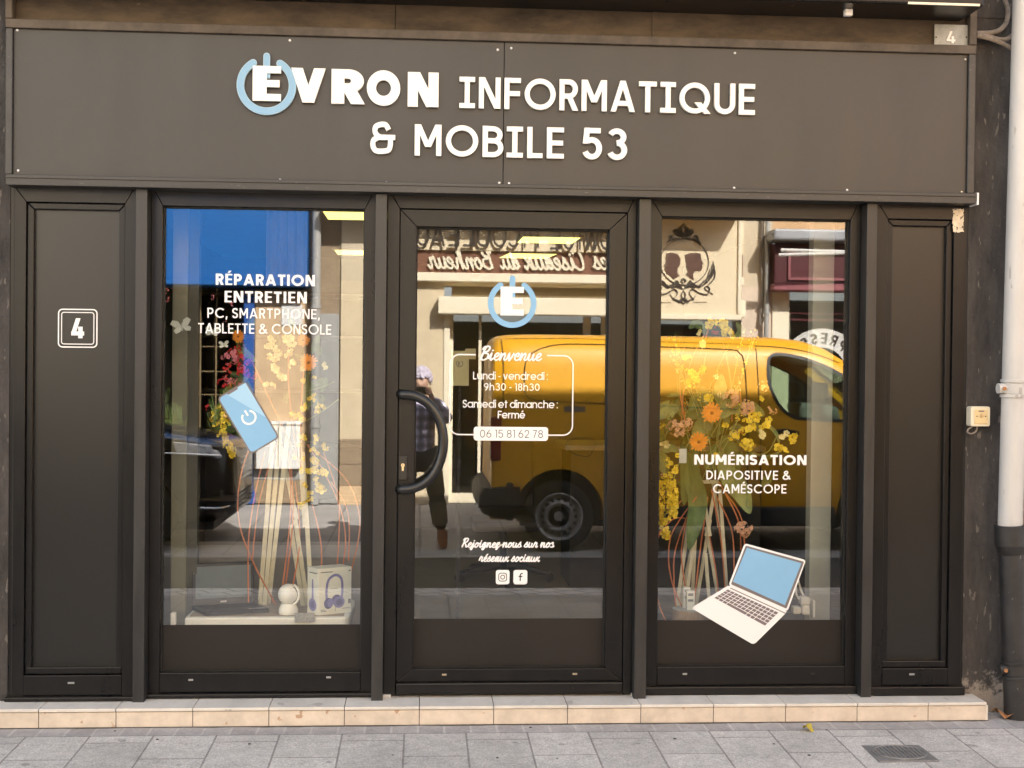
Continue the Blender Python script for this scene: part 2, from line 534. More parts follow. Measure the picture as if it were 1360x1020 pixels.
def glyph(ch, w, slab=False):
    """strokes of one letter, cap height 1, stroke weight w: ('P', polygon) or ('S', points, closed)"""
    h = w / 2
    t = 1 - h
    out = []

    def V(x, z0=0., z1=1.):
        out.append(('P', [(x - h, z0), (x + h, z0), (x + h, z1), (x - h, z1)]))

    def H(x0, x1, z):
        out.append(('P', [(x0, z - h * .96), (x1, z - h * .96), (x1, z + h * .96), (x0, z + h * .96)]))

    def Dg(x0, z0, x1, z1):
        L = math.hypot(x1 - x0, z1 - z0)
        k = h * L / abs(z1 - z0)
        out.append(('P', [(x0 - k, z0), (x0 + k, z0), (x1 + k, z1), (x1 - k, z1)]))

    def St(pts, closed=False):
        out.append(('S', pts, closed))

    def acc(x, z=1.0):
        out.append(('P', [(x - .10, z + .08), (x + .07, z + .08), (x + .22, z + .27), (x - .02 + h * .2, z + .27)]))

    xh = .76
    base = ch
    if ch in 'Éé':
        base = 'E' if ch == 'É' else 'e'
    c = base
    if c == 'A':
        a = .62 + w * 1.1
        Dg(h * 1.1, 0, a / 2, 1); Dg(a - h * 1.1, 0, a / 2, 1); H(a * .22, a * .78, .27); adv = a
    elif c == 'B':
        a = .5 + w * .7
        V(h)
        St([(h, t)] + arc(a - h - (.26 - h) - .03, .755 - h / 2, .26 - h * .6, (t - .53) / 2, 90, -90) + [(h, .53)])
        St([(h, .53)] + arc(a - h - (.29 - h), (.53 + h) / 2, .29 - h * .6, (.53 - h) / 2, 90, -90) + [(h, h)]); adv = a
    elif c in 'CG':
        rx = .5 - h
        if c == 'C':
            St(arc(.5, .5, rx, .5 - h, 44, 316, 24)); adv = .86
        else:
            St(arc(.5, .5, rx, .5 - h, 44, 360, 26)); H(.52, 1 - h * .2, .5 - h * .2); adv = 1
    elif c == 'D':
        a = .58 + w * .8
        V(h); St([(h, t)] + arc(a - h - .42 + h * .4, .5, .42 - h * .4, .5 - h, 90, -90, 20) + [(h, h)]); adv = a
    elif c in 'EF':
        a = .44 + w * .55
        V(h)
        hb = h * (.96 if w < .2 else .68)           # heavy letters have thinner bars
        for x1, z in [(a, 1 - hb), (a * .95, .5)] + ([(a, hb)] if c == 'E' else []):
            out.append(('P', [(w * .9, z - hb), (x1, z - hb), (x1, z + hb), (w * .9, z + hb)]))
        adv = a
    elif c == 'H':
        a = .52 + w; V(h); V(a - h); H(h, a - h, .5); adv = a
    elif c == 'I':
        if slab:
            a = .34 + w; V(a / 2); H(0, a, t); H(0, a, h); adv = a
        else:
            V(h); adv = w
    elif c == 'K':
        a = .5 + w; V(h); Dg(w, .42, a - h, 1); Dg(a - h, 0, w * 1.6, .56); adv = a
    elif c == 'L':
        a = .38 + w * .6; V(h); H(w * .9, a, h); adv = a
    elif c == 'M':
        a = .62 + w * 1.25
        V(h); V(a - h); Dg(a / 2, .28, h * 1.3, 1); Dg(a / 2, .28, a - h * 1.3, 1); adv = a
    elif c == 'N':
        a = .52 + w * 1.1; V(h); V(a - h); Dg(a - h * 1.3, 0, h * 1.3, 1); adv = a
    elif c in 'OQ':
        St(arc(.5, .5, .5 - h, .5 - h, 0, 360, 32)[:-1], True); adv = 1
        if c == 'Q':
            Dg(.92, 0, .60, .36); adv = 1.02
    elif c in 'PR':
        a = .48 + w * .7
        zb = .44 if c == 'P' else .46
        V(h); St([(h, t)] + arc(a - h - (t - zb) / 2 * .9, (t + zb) / 2, (t - zb) / 2 * .9, (t - zb) / 2, 90, -90) + [(h, zb)])
        if c == 'R':
            Dg(a - h * .9, 0, a * .52, zb + .02)
        adv = a
    elif c == 'S':
        a = .44 + w * .7
        St(cr([(a - h * 1.1, .77), (a * .74, t - .02), (a * .5, t), (a * .22, t - .05), (h, .73), (a * .2, .585), (a * .5, .5), (a * .8, .415), (a - h, .27), (a * .78, h + .05), (a * .5, h), (a * .24, h + .03), (h * 1.0, .25)], 5)); adv = a
    elif c == 'T':
        a = .5 + w * .5; H(0, a, t); V(a / 2, 0, 1 - w * .9); adv = a
    elif c == 'U':
        a = .54 + w * .9
        r = a / 2 - h
        St([(h, 1), (h, r + h)] + arc(a / 2, r + h, r, r, 180, 360, 16) + [(a - h, 1)]); adv = a
    elif c == 'V':
        a = .6 + w * 1.1; Dg(a / 2, 0, h * 1.1, 1); Dg(a / 2, 0, a - h * 1.1, 1); adv = a
    elif c == 'W':
        a = .95 + w * 1.6
        q = a / 4
        Dg(q * 1.05, 0, h * 1.1, 1); Dg(q * 1.05, 0, 2 * q, .95); Dg(3 * q * .985, 0, 2 * q, .95); Dg(3 * q * .985, 0, a - h * 1.1, 1); adv = a
    elif c == '&':
        if slab:
            St(cr([(.60, .76), (.50, t - .01), (.33, t), (.17, .84), (.16, .66), (.30, .53), (.5, .52)], 5))
            St(cr([(.32, .53), (.12, .44), (h, .26), (.18, h + .02), (.4, h), (.6, .13), (.66, .30), (.66, .56)], 5)); H(.45, .82, .52); adv = .82
        else:
            St(cr([(.80, h * .7), (.46, .42), (.22, .70), (.21, .86), (.35, t), (.50, .87), (.47, .70), (.20, .48), (h, .25), (.16, h + .02), (.36, h), (.56, .16), (.70, .46)], 5)); adv = .82
    elif c == 'n':
        a = .5 + w; r = a / 2 - h
        V(h, 0, xh); St([(h, xh * .5)] + [(h, xh - h - r)] + arc(a / 2, xh - h - r, r, r, 180, 0, 12) + [(a - h, 0)]); adv = a
    elif c == 'h':
        a = .5 + w; r = a / 2 - h
        V(h, 0, 1.06); St([(h, xh - h - r)] + arc(a / 2, xh - h - r, r, r, 180, 0, 12) + [(a - h, 0)]); adv = a
    elif c == 'm':
        a = .9 + w; r = (a / 2 - h) / 2
        V(h, 0, xh)
        for k in (0, 1):
            x0 = h + k * (a / 2 - h)
            St([(x0, xh - h - r)] + arc(x0 + r, xh - h - r, r, r, 180, 0, 10) + [(x0 + 2 * r, 0)])
        adv = a
    elif c == 'u':
        a = .5 + w; r = a / 2 - h
        V(a - h, 0, xh); St([(h, xh)] + arc(a / 2, r + h, r, r, 180, 360, 12) + [(a - h, xh)]); adv = a
    elif c in 'adce':
        r = xh / 2 - h
        cx = xh / 2
        if c == 'a':
            St(arc(cx, cx, r, r, 0, 360, 24)[:-1], True); V(xh - h, 0, xh); adv = xh
        elif c == 'd':
            St(arc(cx, cx, r, r, 0, 360, 24)[:-1], True); V(xh - h, 0, 1.06); adv = xh
        elif c == 'c':
            St(arc(cx, cx, r, r, 42, 318, 20)); adv = xh * .9
        else:
            St(arc(cx, cx, r, r, 0, 320, 22)); H(h, xh - h * .6, cx - h * .3); adv = xh
    elif c == 'i':
        V(h, 0, xh); St(arc(h, .96, h * .62, h * .62, 0, 360, 10)[:-1], True); adv = w
    elif c == 'r':
        V(h, 0, xh); St([(h, xh * .5)] + arc(.36, xh - h - .27, .36 - h, .27, 180, 85, 8)); adv = .4
    elif c == 't':
        V(.18, 0, .98); H(0, .38, xh - h); adv = .38
    elif c == 'v':
        a = .5 + w
        k = h * 1.15
        out.append(('P', [(0, xh), (w * 1.15, xh), (a / 2 + k, 0), (a / 2 - k, 0)]))
        out.append(('P', [(a - w * 1.15, xh), (a, xh), (a / 2 + k, 0), (a / 2 - k, 0)])); adv = a
    elif c == '0':
        a = .66; St(arc(a / 2, .5, a / 2 - h, .5 - h, 0, 360, 28)[:-1], True); adv = a
    elif c == '1':
        V(.2, 0, 1); H(0, .2, t); adv = .2 + h
    elif c == '2':
        a = .56
        St(cr([(h, .70), (.1, t - .07), (a / 2, t), (a - h - .02, t - .1), (a - h, .68), (a * .72, .44), (h * 1.2, h)], 5)); H(h * .6, a, h); adv = a
    elif c == '3':
        a = .62
        r1 = (t - .54) / 2
        r2 = (.54 - h) / 2
        St(arc(a / 2 - .01, .54 + r1, (a / 2 - h) * .92, r1, 155, -90, 20))
        St(arc(a / 2, h + r2, a / 2 - h, r2, 90, -158, 22)); adv = a
    elif c == '4':
        a = .64
        V(a * .72, 0, .58 if slab else 1); H(0.02, a, .24); Dg(h * 1.2, .24, a * .55 if slab else a * .66, 1); adv = a
    elif c == '5':
        a = .62
        r2 = (.62 - h) / 2
        H(.08, a * .93, t)
        out.append(('P', [(.08, 1), (.08 + w * 1.02, 1), (.03 + w, .50), (.03, .50)]))
        St(arc(a / 2, h + r2, a / 2 - h, r2, 128, -156, 24)); adv = a
    elif c in '69':
        a = .62; r = a / 2 - h
        pr = [('S', arc(a / 2, r + h, r, r, 0, 360, 22)[:-1], True), ('S', cr([(h + .01, r + h + .05), (.14, .62), (.42, 1.0)], 5), False)]
        if c == '9':
            pr = [(k[0], [(a - x, 1 - z) for x, z in k[1]], k[2]) for k in pr]
        out += pr; adv = a
    elif c == '7':
        a = .54; H(0, a, t); Dg(.16, 0, a - h * 1.2, 1); adv = a
    elif c == '8':
        a = .6
        r1 = (t - .53) / 2
        r2 = (.53 - h) / 2
        St(arc(a / 2, t - r1, a / 2 - h - .03, r1, 0, 360, 20)[:-1], True); St(arc(a / 2, h + r2, a / 2 - h, r2, 0, 360, 22)[:-1], True); adv = a
    elif c == '-':
        H(0, .3, .4); adv = .3
    elif c == ':':
        for z in (h, xh - h):
            out.append(('P', [(0, z - h), (w, z - h), (w, z + h), (0, z + h)]))
        adv = w
    elif c == ',':
        out.append(('P', [(0, -.16), (w * .7, -.16), (w * 1.2, h * 2.2), (w * .2, h * 2.2)])); adv = w
    elif c == '.':
        out.append(('P', [(0, 0), (w, 0), (w, w), (0, w)])); adv = w
    else:
        adv = .34
    if ch == 'É':
        acc(adv * .5)
    if ch == 'é':
        acc(adv * .45, xh + .02)
    return out, adv


def layout(text, w, gap=.13, slab=False, space=.30):
    items, x = [], 0
    for ch in text:
        if ch == ' ':
            x += space
            continue
        g, adv = glyph(ch, w, slab)
        items.append((ch, g, x, adv))
        x += adv + gap
    return items, x - gap


def put(mb, prims, fx, w, y0, y1=None, st=.0002, k0=0):
    """prims in letter space -> mesh; fx maps (a, b) to world (x, z)"""
    k = k0
    for p in prims:
        y = y0 - st * k
        if p[0] == 'P':
            pts = [fx(a, b) for a, b in p[1]]
            if y1 is None:
                mb.poly([(q[0], y, q[1]) for q in pts])
            else:
                mb.prism(pts, y, y1)
        else:
            pts = p[1]
            L, R = offs(pts, w, p[2])
            mb.strip([fx(*q) for q in L], [fx(*q) for q in R], y, y1, p[2], dy=0 if p[2] else (1.2e-5 if st > 0 else -1.2e-5))
        k = (k + 1) % 4
    return mb


def line_fx(p0, p1, caph, W, flip=False):
    """letter space -> the wall, from world point p0 (left end of the baseline) to p1"""
    sx = (p1.x - p0.x) / W
    zb = (p0.z + p1.z) / 2
    return lambda a, b: (p0.x + a * sx, zb + b * caph)


def fit_layout(text, w, ratio, slab=False, gap=.13, space=.3):
    """choose letter spacing so the line is `ratio` cap heights long"""
    items, W = layout(text, w, gap, slab, space)
    n = max(len([c for c in text]) - 1, 1)
    g2 = max(.05, min(gap + .035, gap + (ratio - W) / n))
    return layout(text, w, g2, slab, space + (g2 - gap))


def text_on(name, text, b0, b1, vcap, y, w, m, parent, slab=False, gap=.13, depth=None, space=.3, each=None):
    """b0,b1: photo pixels of the two ends of the baseline; vcap: pixel height of capitals"""
    p0, p1 = P(b0[0], b0[1], y), P(b1[0], b1[1], y)
    caph = P(b0[0], b0[1] - vcap, y).z - p0.z
    items, W = fit_layout(text, w, (p1.x - p0.x) / caph, slab, gap, space)
    fx = line_fx(p0, p1, caph, W)
    if each:
        res = []
        for ch, g, x, adv in items:
            mb = MB()
            put(mb, g, lambda a, b, x=x: fx(a + x, b), w, y, depth)
            res.append(mb.build(each, m, parent))
        return res
    mb = MB()
    for ch, g, x, adv in items:
        put(mb, g, lambda a, b, x=x: fx(a + x, b), w, y, depth)
    return mb.build(name, m, parent, recalc=depth is not None)


CUR = {
    'e': ([(0, .12), (.2, .26), (.27, .42), (.17, .5), (.06, .34), (.08, .1), (.2, 0), (.36, .12)], .36),
    'n': ([(0, .2), (.05, .48), (.07, .25), (.07, .02), (.12, .3), (.24, .49), (.30, .35), (.29, .1), (.36, 0), (.46, .12)], .46),
    'i': ([(0, .12), (.08, .48), (.09, .12), (.16, 0), (.26, .12)], .26),
    'u': ([(0, .12), (.06, .48), (.07, .12), (.16, 0), (.27, .14), (.31, .48), (.32, .12), (.4, 0), (.48, .12)], .48),
    'v': ([(0, .3), (.06, .48), (.15, .02), (.21, .04), (.31, .42), (.27, .5), (.4, .40)], .4),
    'o': ([(0, .12), (.14, .46), (.05, .3), (.08, .05), (.2, .01), (.31, .2), (.27, .44), (.16, .48), (.26, .38), (.4, .40)], .4),
    'r': ([(0, .12), (.08, .52), (.13, .43), (.24, .45), (.22, .1), (.3, 0), (.38, .12)], .38),
    's': ([(0, .12), (.17, .52), (.2, .34), (.27, .16), (.18, .01), (.06, .05), (.2, .03), (.34, .12)], .34),
    'a': ([(0, .12), (.24, .44), (.14, .49), (.04, .25), (.13, .01), (.26, .2), (.31, .48), (.30, .1), (.37, 0), (.46, .12)], .46),
    'c': ([(0, .12), (.24, .40), (.15, .49), (.05, .25), (.15, 0), (.34, .12)], .34),
    'x': ([(0, .4), (.08, .48), (.2, .2), (.3, 0), (.38, .12)], .38),
    'z': ([(0, .4), (.08, .48), (.26, .46), (.06, .02), (.2, .02), (.2, -.16), (.1, -.2), (.2, -.02), (.36, .12)], .36),
    'j': ([(0, .12), (.11, .48), (.11, -.1), (.03, -.25), (-.03, -.1), (.24, .12)], .24),
    'g': ([(0, .12), (.24, .44), (.14, .49), (.04, .25), (.13, .03), (.25, .2), (.29, .48), (.27, -.1), (.17, -.25), (.09, -.12), (.42, .12)], .42),
    'h': ([(0, .12), (.18, .72), (.2, .98), (.1, .9), (.07, .4), (.07, .02), (.13, .3), (.24, .48), (.30, .33), (.3, .1), (.37, 0), (.46, .12)], .46),
    'd': ([(0, .12), (.24, .44), (.14, .49), (.04, .25), (.13, .01), (.26, .2), (.33, .98), (.30, .1), (.37, 0), (.46, .12)], .46),
    'B': ([(.0, .75), (.12, .93), (.09, .4), (.05, .0), (.1, .6), (.2, .94), (.38, .9), (.36, .66), (.16, .5), (.4, .42), (.42, .14), (.2, .0), (.08, .1)], .52),
    'R': ([(.0, .75), (.1, .93), (.08, .4), (.04, .0), (.1, .6), (.2, .94), (.38, .88), (.34, .6), (.14, .48), (.3, .3), (.38, .03), (.5, .12)], .5),
    'L': ([(.3, .8), (.22, .96), (.13, .7), (.1, .2), (.0, .04), (.14, .06), (.3, 0), (.45, .12)], .45),
    'C': ([(.42, .74), (.3, .95), (.08, .62), (.08, .14), (.26, 0), (.48, .18)], .48),
}


def cursive(text, slant=.25):
    """connected handwriting: list of strokes and the total advance (cap height 1)"""
    strokes, x = [], 0
    cur = []
    for ch in text:
        if ch == ' ':
            if cur:
                strokes.append(cur)
            cur = []
            x += .26
            continue
        if ch == '-':
            if cur:
                strokes.append(cur)
            cur = []
            strokes.append([(x + .02, .24), (x + .22, .24)])
            x += .26
            continue
        c = 'e' if ch == 'é' else ch
        pts, adv = CUR[c]
        q = [(a + x, b) for a, b in pts]
        if cur:
            q = q[1:]
        cur = cur + q
        if c in 'ij':
            strokes.append([(x + .10, .66), (x + .115, .69)])
        if ch == 'é':
            strokes.append([(x + .16, .62), (x + .26, .76)])
        if c == 'x':
            strokes.append([(x + .3, .48), (x + .04, 0)])
        x += adv
        if c in 'BLCR' and c != 'R':
            strokes.append(cur)
            cur = []
    if cur:
        strokes.append(cur)
    return [[(a + slant * b, b) for a, b in cr(s, 6)] for s in strokes], x


def cursive_on(mb, text, fx, w, y, y1=None, sgn=-1):
    st, W = cursive(text)
    for k, s in enumerate(st):
        L, R = offs(s, w)
        yy = y + sgn * .0003 * (k % 4)
        mb.strip([fx(*q) for q in L], [fx(*q) for q in R], yy, y1, dy=-sgn * 2e-5)
        for e in (s[0], s[-1]):
            pts = [fx(e[0] + w / 2 * math.cos(q), e[1] + w / 2 * math.sin(q)) for q in [2 * PI * j / 10 for j in range(10)]]
            yq = yy + sgn * (.00015 + (2e-5 * len(s) if e is s[-1] else 0))
            if y1 is None:
                mb.poly([(p[0], yq, p[1]) for p in pts])
            else:
                mb.prism(pts, yq, y1)
    return mb


def rrect(x0, x1, z0, z1, r, n=5):
    return (arc(x1 - r, z1 - r, r, r, 0, 90, n) + arc(x0 + r, z1 - r, r, r, 90, 180, n) + arc(x0 + r, z0 + r, r, r, 180, 270, n) + arc(x1 - r, z0 + r, r, r, 270, 360, n))

# ================================================================== SETTING: ground
def sheet(name, x0, x1, pts, m):
    """ground strip: pts = [(y, z)] going away from the shop"""
    mb = MB()
    n = len(pts)
    vs = [(x0, y, z) for y, z in pts] + [(x1, y, z) for y, z in pts]
    mb.add(vs, [(i, i + 1, i + 1 + n, i + n) for i in range(n - 1)])
    return struct(mb.build(name, m))


def sy(s):
    return YG - s


struct(MB().poly([(-220, -220, -.35), (220, -220, -.35), (220, 220, -.35), (-220, 220, -.35)]).build('ground', 'earth'))
sheet('pavement', -16, 18, [(-.245, 0), (sy(3.70), -.085)], M['flags'])
sheet('pavement_edge_setts', -16, 18, [(.04, .001), (-.245, .001)], M['setts'])
sheet('gutter_setts', -16, 18, [(sy(3.70), -.085), (sy(4.10), -.10)], M['setts2'])
sheet('road', -16, 18, [(sy(4.10), -.10), (sy(5.0), -.095), (sy(5.86), -.115)], M['asphalt'])
sheet('far_kerb', -16, 18, [(sy(5.86), -.113), (sy(5.98), -.113)], M['kerbstone'])
sheet('far_pavement', -16, 18, [(sy(5.98), -.115), (sy(8.2), -.11), (sy(10.7), -.055)], M['flags2'])

# ================================================================== SHOP BUILDING
XL0 = P(8, 500, 0).x            # left edge of the shopfront
XR0 = P(1288.5, 400, 0).x       # right edge
bld = thing('shop_building', 'dark charcoal rendered building that carries the brown shopfront', 'building', (.36, 4, 0))
mb = MB().box(-12, 14, .03, 8.5, 3.30, 6.30)
mb.build('upper_wall', 'darkwall', bld)
MB().box(-12.2, 14.2, -.35, 8.7, 6.30, 6.46).build('roof_edge', 'darkwall', bld)
MB().box(-12, XL0 + .005, .03, 8.5, -.1, 3.30).build('wall', 'darkwall', bld)
XS = P(1338, 600, .03).x
M['wall_mix'] = M['darkwall'].copy()
_nt = M['wall_mix'].node_tree
_b = _nt.nodes['Principled BSDF']
_src = _b.inputs['Base Color'].links[0].from_socket
_tc = nd(_nt, 'ShaderNodeTexCoord')
_sp = nd(_nt, 'ShaderNodeSeparateXYZ')
_nt.links.new(_tc.outputs['Object'], _sp.inputs[0])
_n = nd(_nt, 'ShaderNodeTexNoise')
_n.inputs['Scale'].default_value = 22
_n.inputs['Detail'].default_value = 8
_n.inputs['Roughness'].default_value = .75
_nt.links.new(_tc.outputs['Object'], _n.inputs['Vector'])
_m1 = nd(_nt, 'ShaderNodeMath', operation='MULTIPLY_ADD')      # paint has peeled off near the ground
_m1.inputs[1].default_value = -2.0
_m1.inputs[2].default_value = 0.40
_nt.links.new(_sp.outputs['Z'], _m1.inputs[0])
_m2 = nd(_nt, 'ShaderNodeMath', operation='ADD')
_nt.links.new(_m1.outputs[0], _m2.inputs[0])
_nt.links.new(_n.outputs[0], _m2.inputs[1])
_r = nd(_nt, 'ShaderNodeMapRange')
_r.inputs[1].default_value = .56
_r.inputs[2].default_value = .68
_nt.links.new(_m2.outputs[0], _r.inputs[0])
_x = nd(_nt, 'ShaderNodeMix', data_type='RGBA')
_x.inputs[7].default_value = (.24, .21, .18, 1)
_nt.links.new(_r.outputs[0], _x.inputs[0])
_nt.links.new(_src, _x.inputs[6])
_nt.links.new(_x.outputs[2], _b.inputs['Base Color'])
MB().box(XR0 + .0015, XS, .037, 8.5, -.1, 3.30).build('wall', 'wall_mix', bld)
MB().box(XS, 14, .06, 8.5, -.1, 3.30).build('stone_wall', 'stone', bld)
# room behind the glass
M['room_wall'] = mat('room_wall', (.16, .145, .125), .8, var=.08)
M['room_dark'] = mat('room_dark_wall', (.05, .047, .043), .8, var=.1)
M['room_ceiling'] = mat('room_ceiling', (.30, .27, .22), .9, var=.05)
M['room_floor'] = mat('room_floor', (.20, .18, .15), .45, var=.15, vscale=4)
RX0, RX1, RY1 = XL0 + .03, XR0 - .05, 6.6
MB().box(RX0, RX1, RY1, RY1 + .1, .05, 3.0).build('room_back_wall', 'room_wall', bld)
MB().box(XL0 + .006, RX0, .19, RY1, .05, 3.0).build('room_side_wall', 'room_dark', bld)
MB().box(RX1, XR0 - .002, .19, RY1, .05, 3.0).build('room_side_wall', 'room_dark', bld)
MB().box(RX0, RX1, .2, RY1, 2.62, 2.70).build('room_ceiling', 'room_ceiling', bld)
MB().box(RX0, RX1, .16, RY1, .03, .088).build('room_floor', 'room_floor', bld)

# ------------------------------------------------------------------ storefront
sf = thing('storefront', 'brown black aluminium shopfront with glass door, two windows and two side panels', 'shopfront', (.36, .05, .09))
Z0 = .095


def frame4(mb, x0, x1, z0, z1, wl, wr, wt, wb, y0, y1, gap=.0006):
    """four mitred bars"""
    g = gap
    a = [(x0, z0), (x1, z0), (x1, z1), (x0, z1)]
    b = [(x0 + wl, z0 + wb), (x1 - wr, z0 + wb), (x1 - wr, z1 - wt), (x0 + wl, z1 - wt)]
    mb.prism([(a[0][0] + g * 2, a[0][1]), (a[1][0] - g * 2, a[1][1]), (b[1][0] - g, b[1][1]), (b[0][0] + g, b[0][1])], y0, y1)
    mb.prism([(b[3][0] + g, b[3][1]), (b[2][0] - g, b[2][1]), (a[2][0] - g * 2, a[2][1]), (a[3][0] + g * 2, a[3][1])], y0, y1)
    mb.prism([(a[0][0], a[0][1] + g * 2), (b[0][0], b[0][1] + g), (b[3][0], b[3][1] - g), (a[3][0], a[3][1] - g * 2)], y0, y1)
    mb.prism([(a[1][0], a[1][1] + g * 2), (a[2][0], a[2][1] - g * 2), (b[2][0], b[2][1] - g), (b[1][0], b[1][1] + g)], y0, y1)
    return mb


ZT = 2.445
# mullions
MUL = [(-1.290, -1.239), (-.215, -.163), (.999, 1.055), (2.075, 2.124)]
for a, b in MUL:
    MB().box(a, b, -.012, .10, Z0 - .012, 2.408).build('mullion', 'mullion', sf, bevel=.003, seg=2)
# rails and mouldings round the sign
rx0, rx1 = P(8, 244, -.05).x, P(1296, 262, -.05).x
mb = MB().box(rx0, rx1, -.055, .10, 2.409, 2.457).box(rx0 + .001, rx1 - .001, -.060, -.055, 2.4395, 2.4565)
mb.build('sign_rail', 'rail', sf, bevel=.0025, seg=2)
MB().box(rx1 + .004, rx1 + .012, -.056, .03, 2.404, 2.460).build('rail_end_cap', 'vinyl', sf)
tx0, tx1 = P(8, 36, -.04).x, P(1296, 70, -.04).x
MB().box(tx0, tx1, -.05, .03, 3.108, 3.148).build('top_moulding', 'rail_dirty', sf, bevel=.004, seg=2)
for a, b in ((tx0, tx0 + .030), (tx1 - .034, tx1)):
    MB().box(a, b, -.052, .03, 3.150, 3.40).build('side_moulding', 'rail_dirty', sf, bevel=.003)
    MB().box(a, b, -.046, .03, 2.458, 3.107).build('side_moulding', 'rail', sf, bevel=.003)
sg = P(670, 10, .0).x
MB().box(tx0 + .032, sg - .5, -.005, .025, 3.150, 3.40).build('upper_board', 'upper', sf)
MB().box(sg - .497, P(873, 20, 0).x, -.005, .025, 3.150, 3.40).build('upper_board', 'upper', sf)
MB().box(P(873, 20, 0).x + .003, tx1 - .036, -.005, .025, 3.150, 3.40).build('upper_board', 'upper', sf)
MB().box(P(866, 20, 0).x, P(874, 20, 0).x, -.012, -.006, 3.150, 3.30).build('upper_board_batten', 'upper', sf)

# sign board: two sheets with a seam, screws, letters
sb = MB()
xs = P(669, 150, -.03).x
fa, fb = tx0 + .031, tx1 - .035
sb.box(fa, xs - .0012, -.030, -.008, 2.459, 3.107)
sb.box(xs + .0012, fb, -.030, -.008, 2.459, 3.107)
sb = sb.build('sign_board', 'fascia', sf, bevel=.0015)
YS = -.030
for u, v in ((23, 40), (385, 53.5), (24, 226.5), (372, 239), (513, 242.5), (679, 64), (663, 243), (676, 243.5), (976, 70.5), (1282, 79), (975, 249.5), (1125, 252.5), (1277, 255), (661, 66)):
    p = P(u, v, YS)
    MB().lathe([(.0001, .0045), (.0035, .004), (.0058, .001), (.006, 0)], (p.x, YS, p.z), (0, -1, 0), 10).build('screw', 'steel' if u > 1200 else 'vinyl', sb, smooth=True)
# raised letters
YF, YB = -.052, -.034
for ch, u0, u1, vb, cap in (('E', 335.3, 373, 134, 46.5),):
    text_on('letter', ch, (u0, vb), (u1, vb), cap, YF - .004, .30, M['white_letter'], sb, depth=YB - .014, each='raised_letter')
for ch, u0, u1, vb, cap, w in (('V', 386, 432.5, 136, 46, .29), ('R', 440, 483, 137.6, 46, .265), ('O', 487, 531.3, 140, 47, .275), ('N', 541.3, 582.3, 141.6, 46, .27)):
    text_on('letter', ch, (u0, vb), (u1, vb + .6), cap, YF, w, M['white_letter'], sb, depth=YB, each='raised_letter')
text_on('letter', 'INFORMATIQUE', (610, 143.6), (1002.6, 152), 41.5, YF, .16, M['white_letter'], sb, slab=True, gap=.10, depth=YB, each='raised_letter')
text_on('letter', '&', (491.8, 204), (524.7, 204.6), 42.5, YF, .165, M['white_letter'], sb, slab=True, depth=YB, each='raised_letter')
text_on('letter', 'MOBILE', (550.6, 206.4), (748.8, 210.6), 41.5, YF, .16, M['white_letter'], sb, slab=True, gap=.10, depth=YB, each='raised_letter')
text_on('letter', '53', (772.6, 211.5), (832.8, 212.6), 42, YF, .17, M['white_letter'], sb, slab=True, gap=.12, depth=YB, each='raised_letter')


def power_logo(u, v, r_px, th_px, y, y1, parent, m_ring, m_bar, stem_top, stem_bot, stem_w, a=33, edge=None):
    c = P(u, v, y)
    r = P(u + r_px, v, y).x - c.x
    th = th_px / r_px * r
    pts = arc(c.x, c.z, r - th / 2, r - th / 2, 90 + a, 450 - a, 48)
    mb = MB()
    L, R = offs(pts, th)
    mb.strip(L, R, y, y1)
    for e in (pts[0], pts[-1]):
        q = [(e[0] + th / 2 * math.cos(2 * PI * j / 14), e[1] + th / 2 * math.sin(2 * PI * j / 14)) for j in range(14)]
        if y1 is None:
            mb.poly([(p[0], y - .0002, p[1]) for p in q])
        else:
            mb.prism(q, y - .0004, y1)
    ring = mb.build('power_ring', m_ring, parent, recalc=y1 is not None)
    t, b = P(u, stem_top, y).z, P(u, stem_bot, y).z
    hw = stem_w / 2 / r_px * r
    pts = arc(c.x, t - hw, hw, hw, 0, 180, 8) + [(c.x - hw, b), (c.x + hw, b)]
    mb = MB()
    if y1 is None:
        mb.poly([(p[0], y - .0003, p[1]) for p in pts])
    else:
        mb.prism(pts, y - .0008, y1)
    mb.build('power_bar', m_bar, parent, recalc=y1 is not None)
    return ring


power_logo(353.9, 113.3, 39.6, 10.0, YF + .003, YB, sb, M['sign_blue_edge'], M['sign_blue_edge'], 70, 104, 9.0, 31)
power_logo(353.9, 113.3, 38.8, 8.4, YF + .0022, YF + .0032, sb, M['sign_blue'], M['sign_blue'], 71, 103.5, 7.2, 31)


# ------------------------------------------------------------------ windows, door, side panels
def xz(u, v, y):
    p = P(u, v, y)
    return p.x, p.z


def slot(parent, u, v, y, w=.022, mname='steel'):
    p = P(u, v, y)
    mb = MB().box(p.x - w / 2, p.x + w / 2, y - .003, y - .0005, p.z - .0045, p.z + .0045)
    o = mb.build('drain_slot', mname, parent, bevel=.001)
    return o


YW = .075      # face of window frames


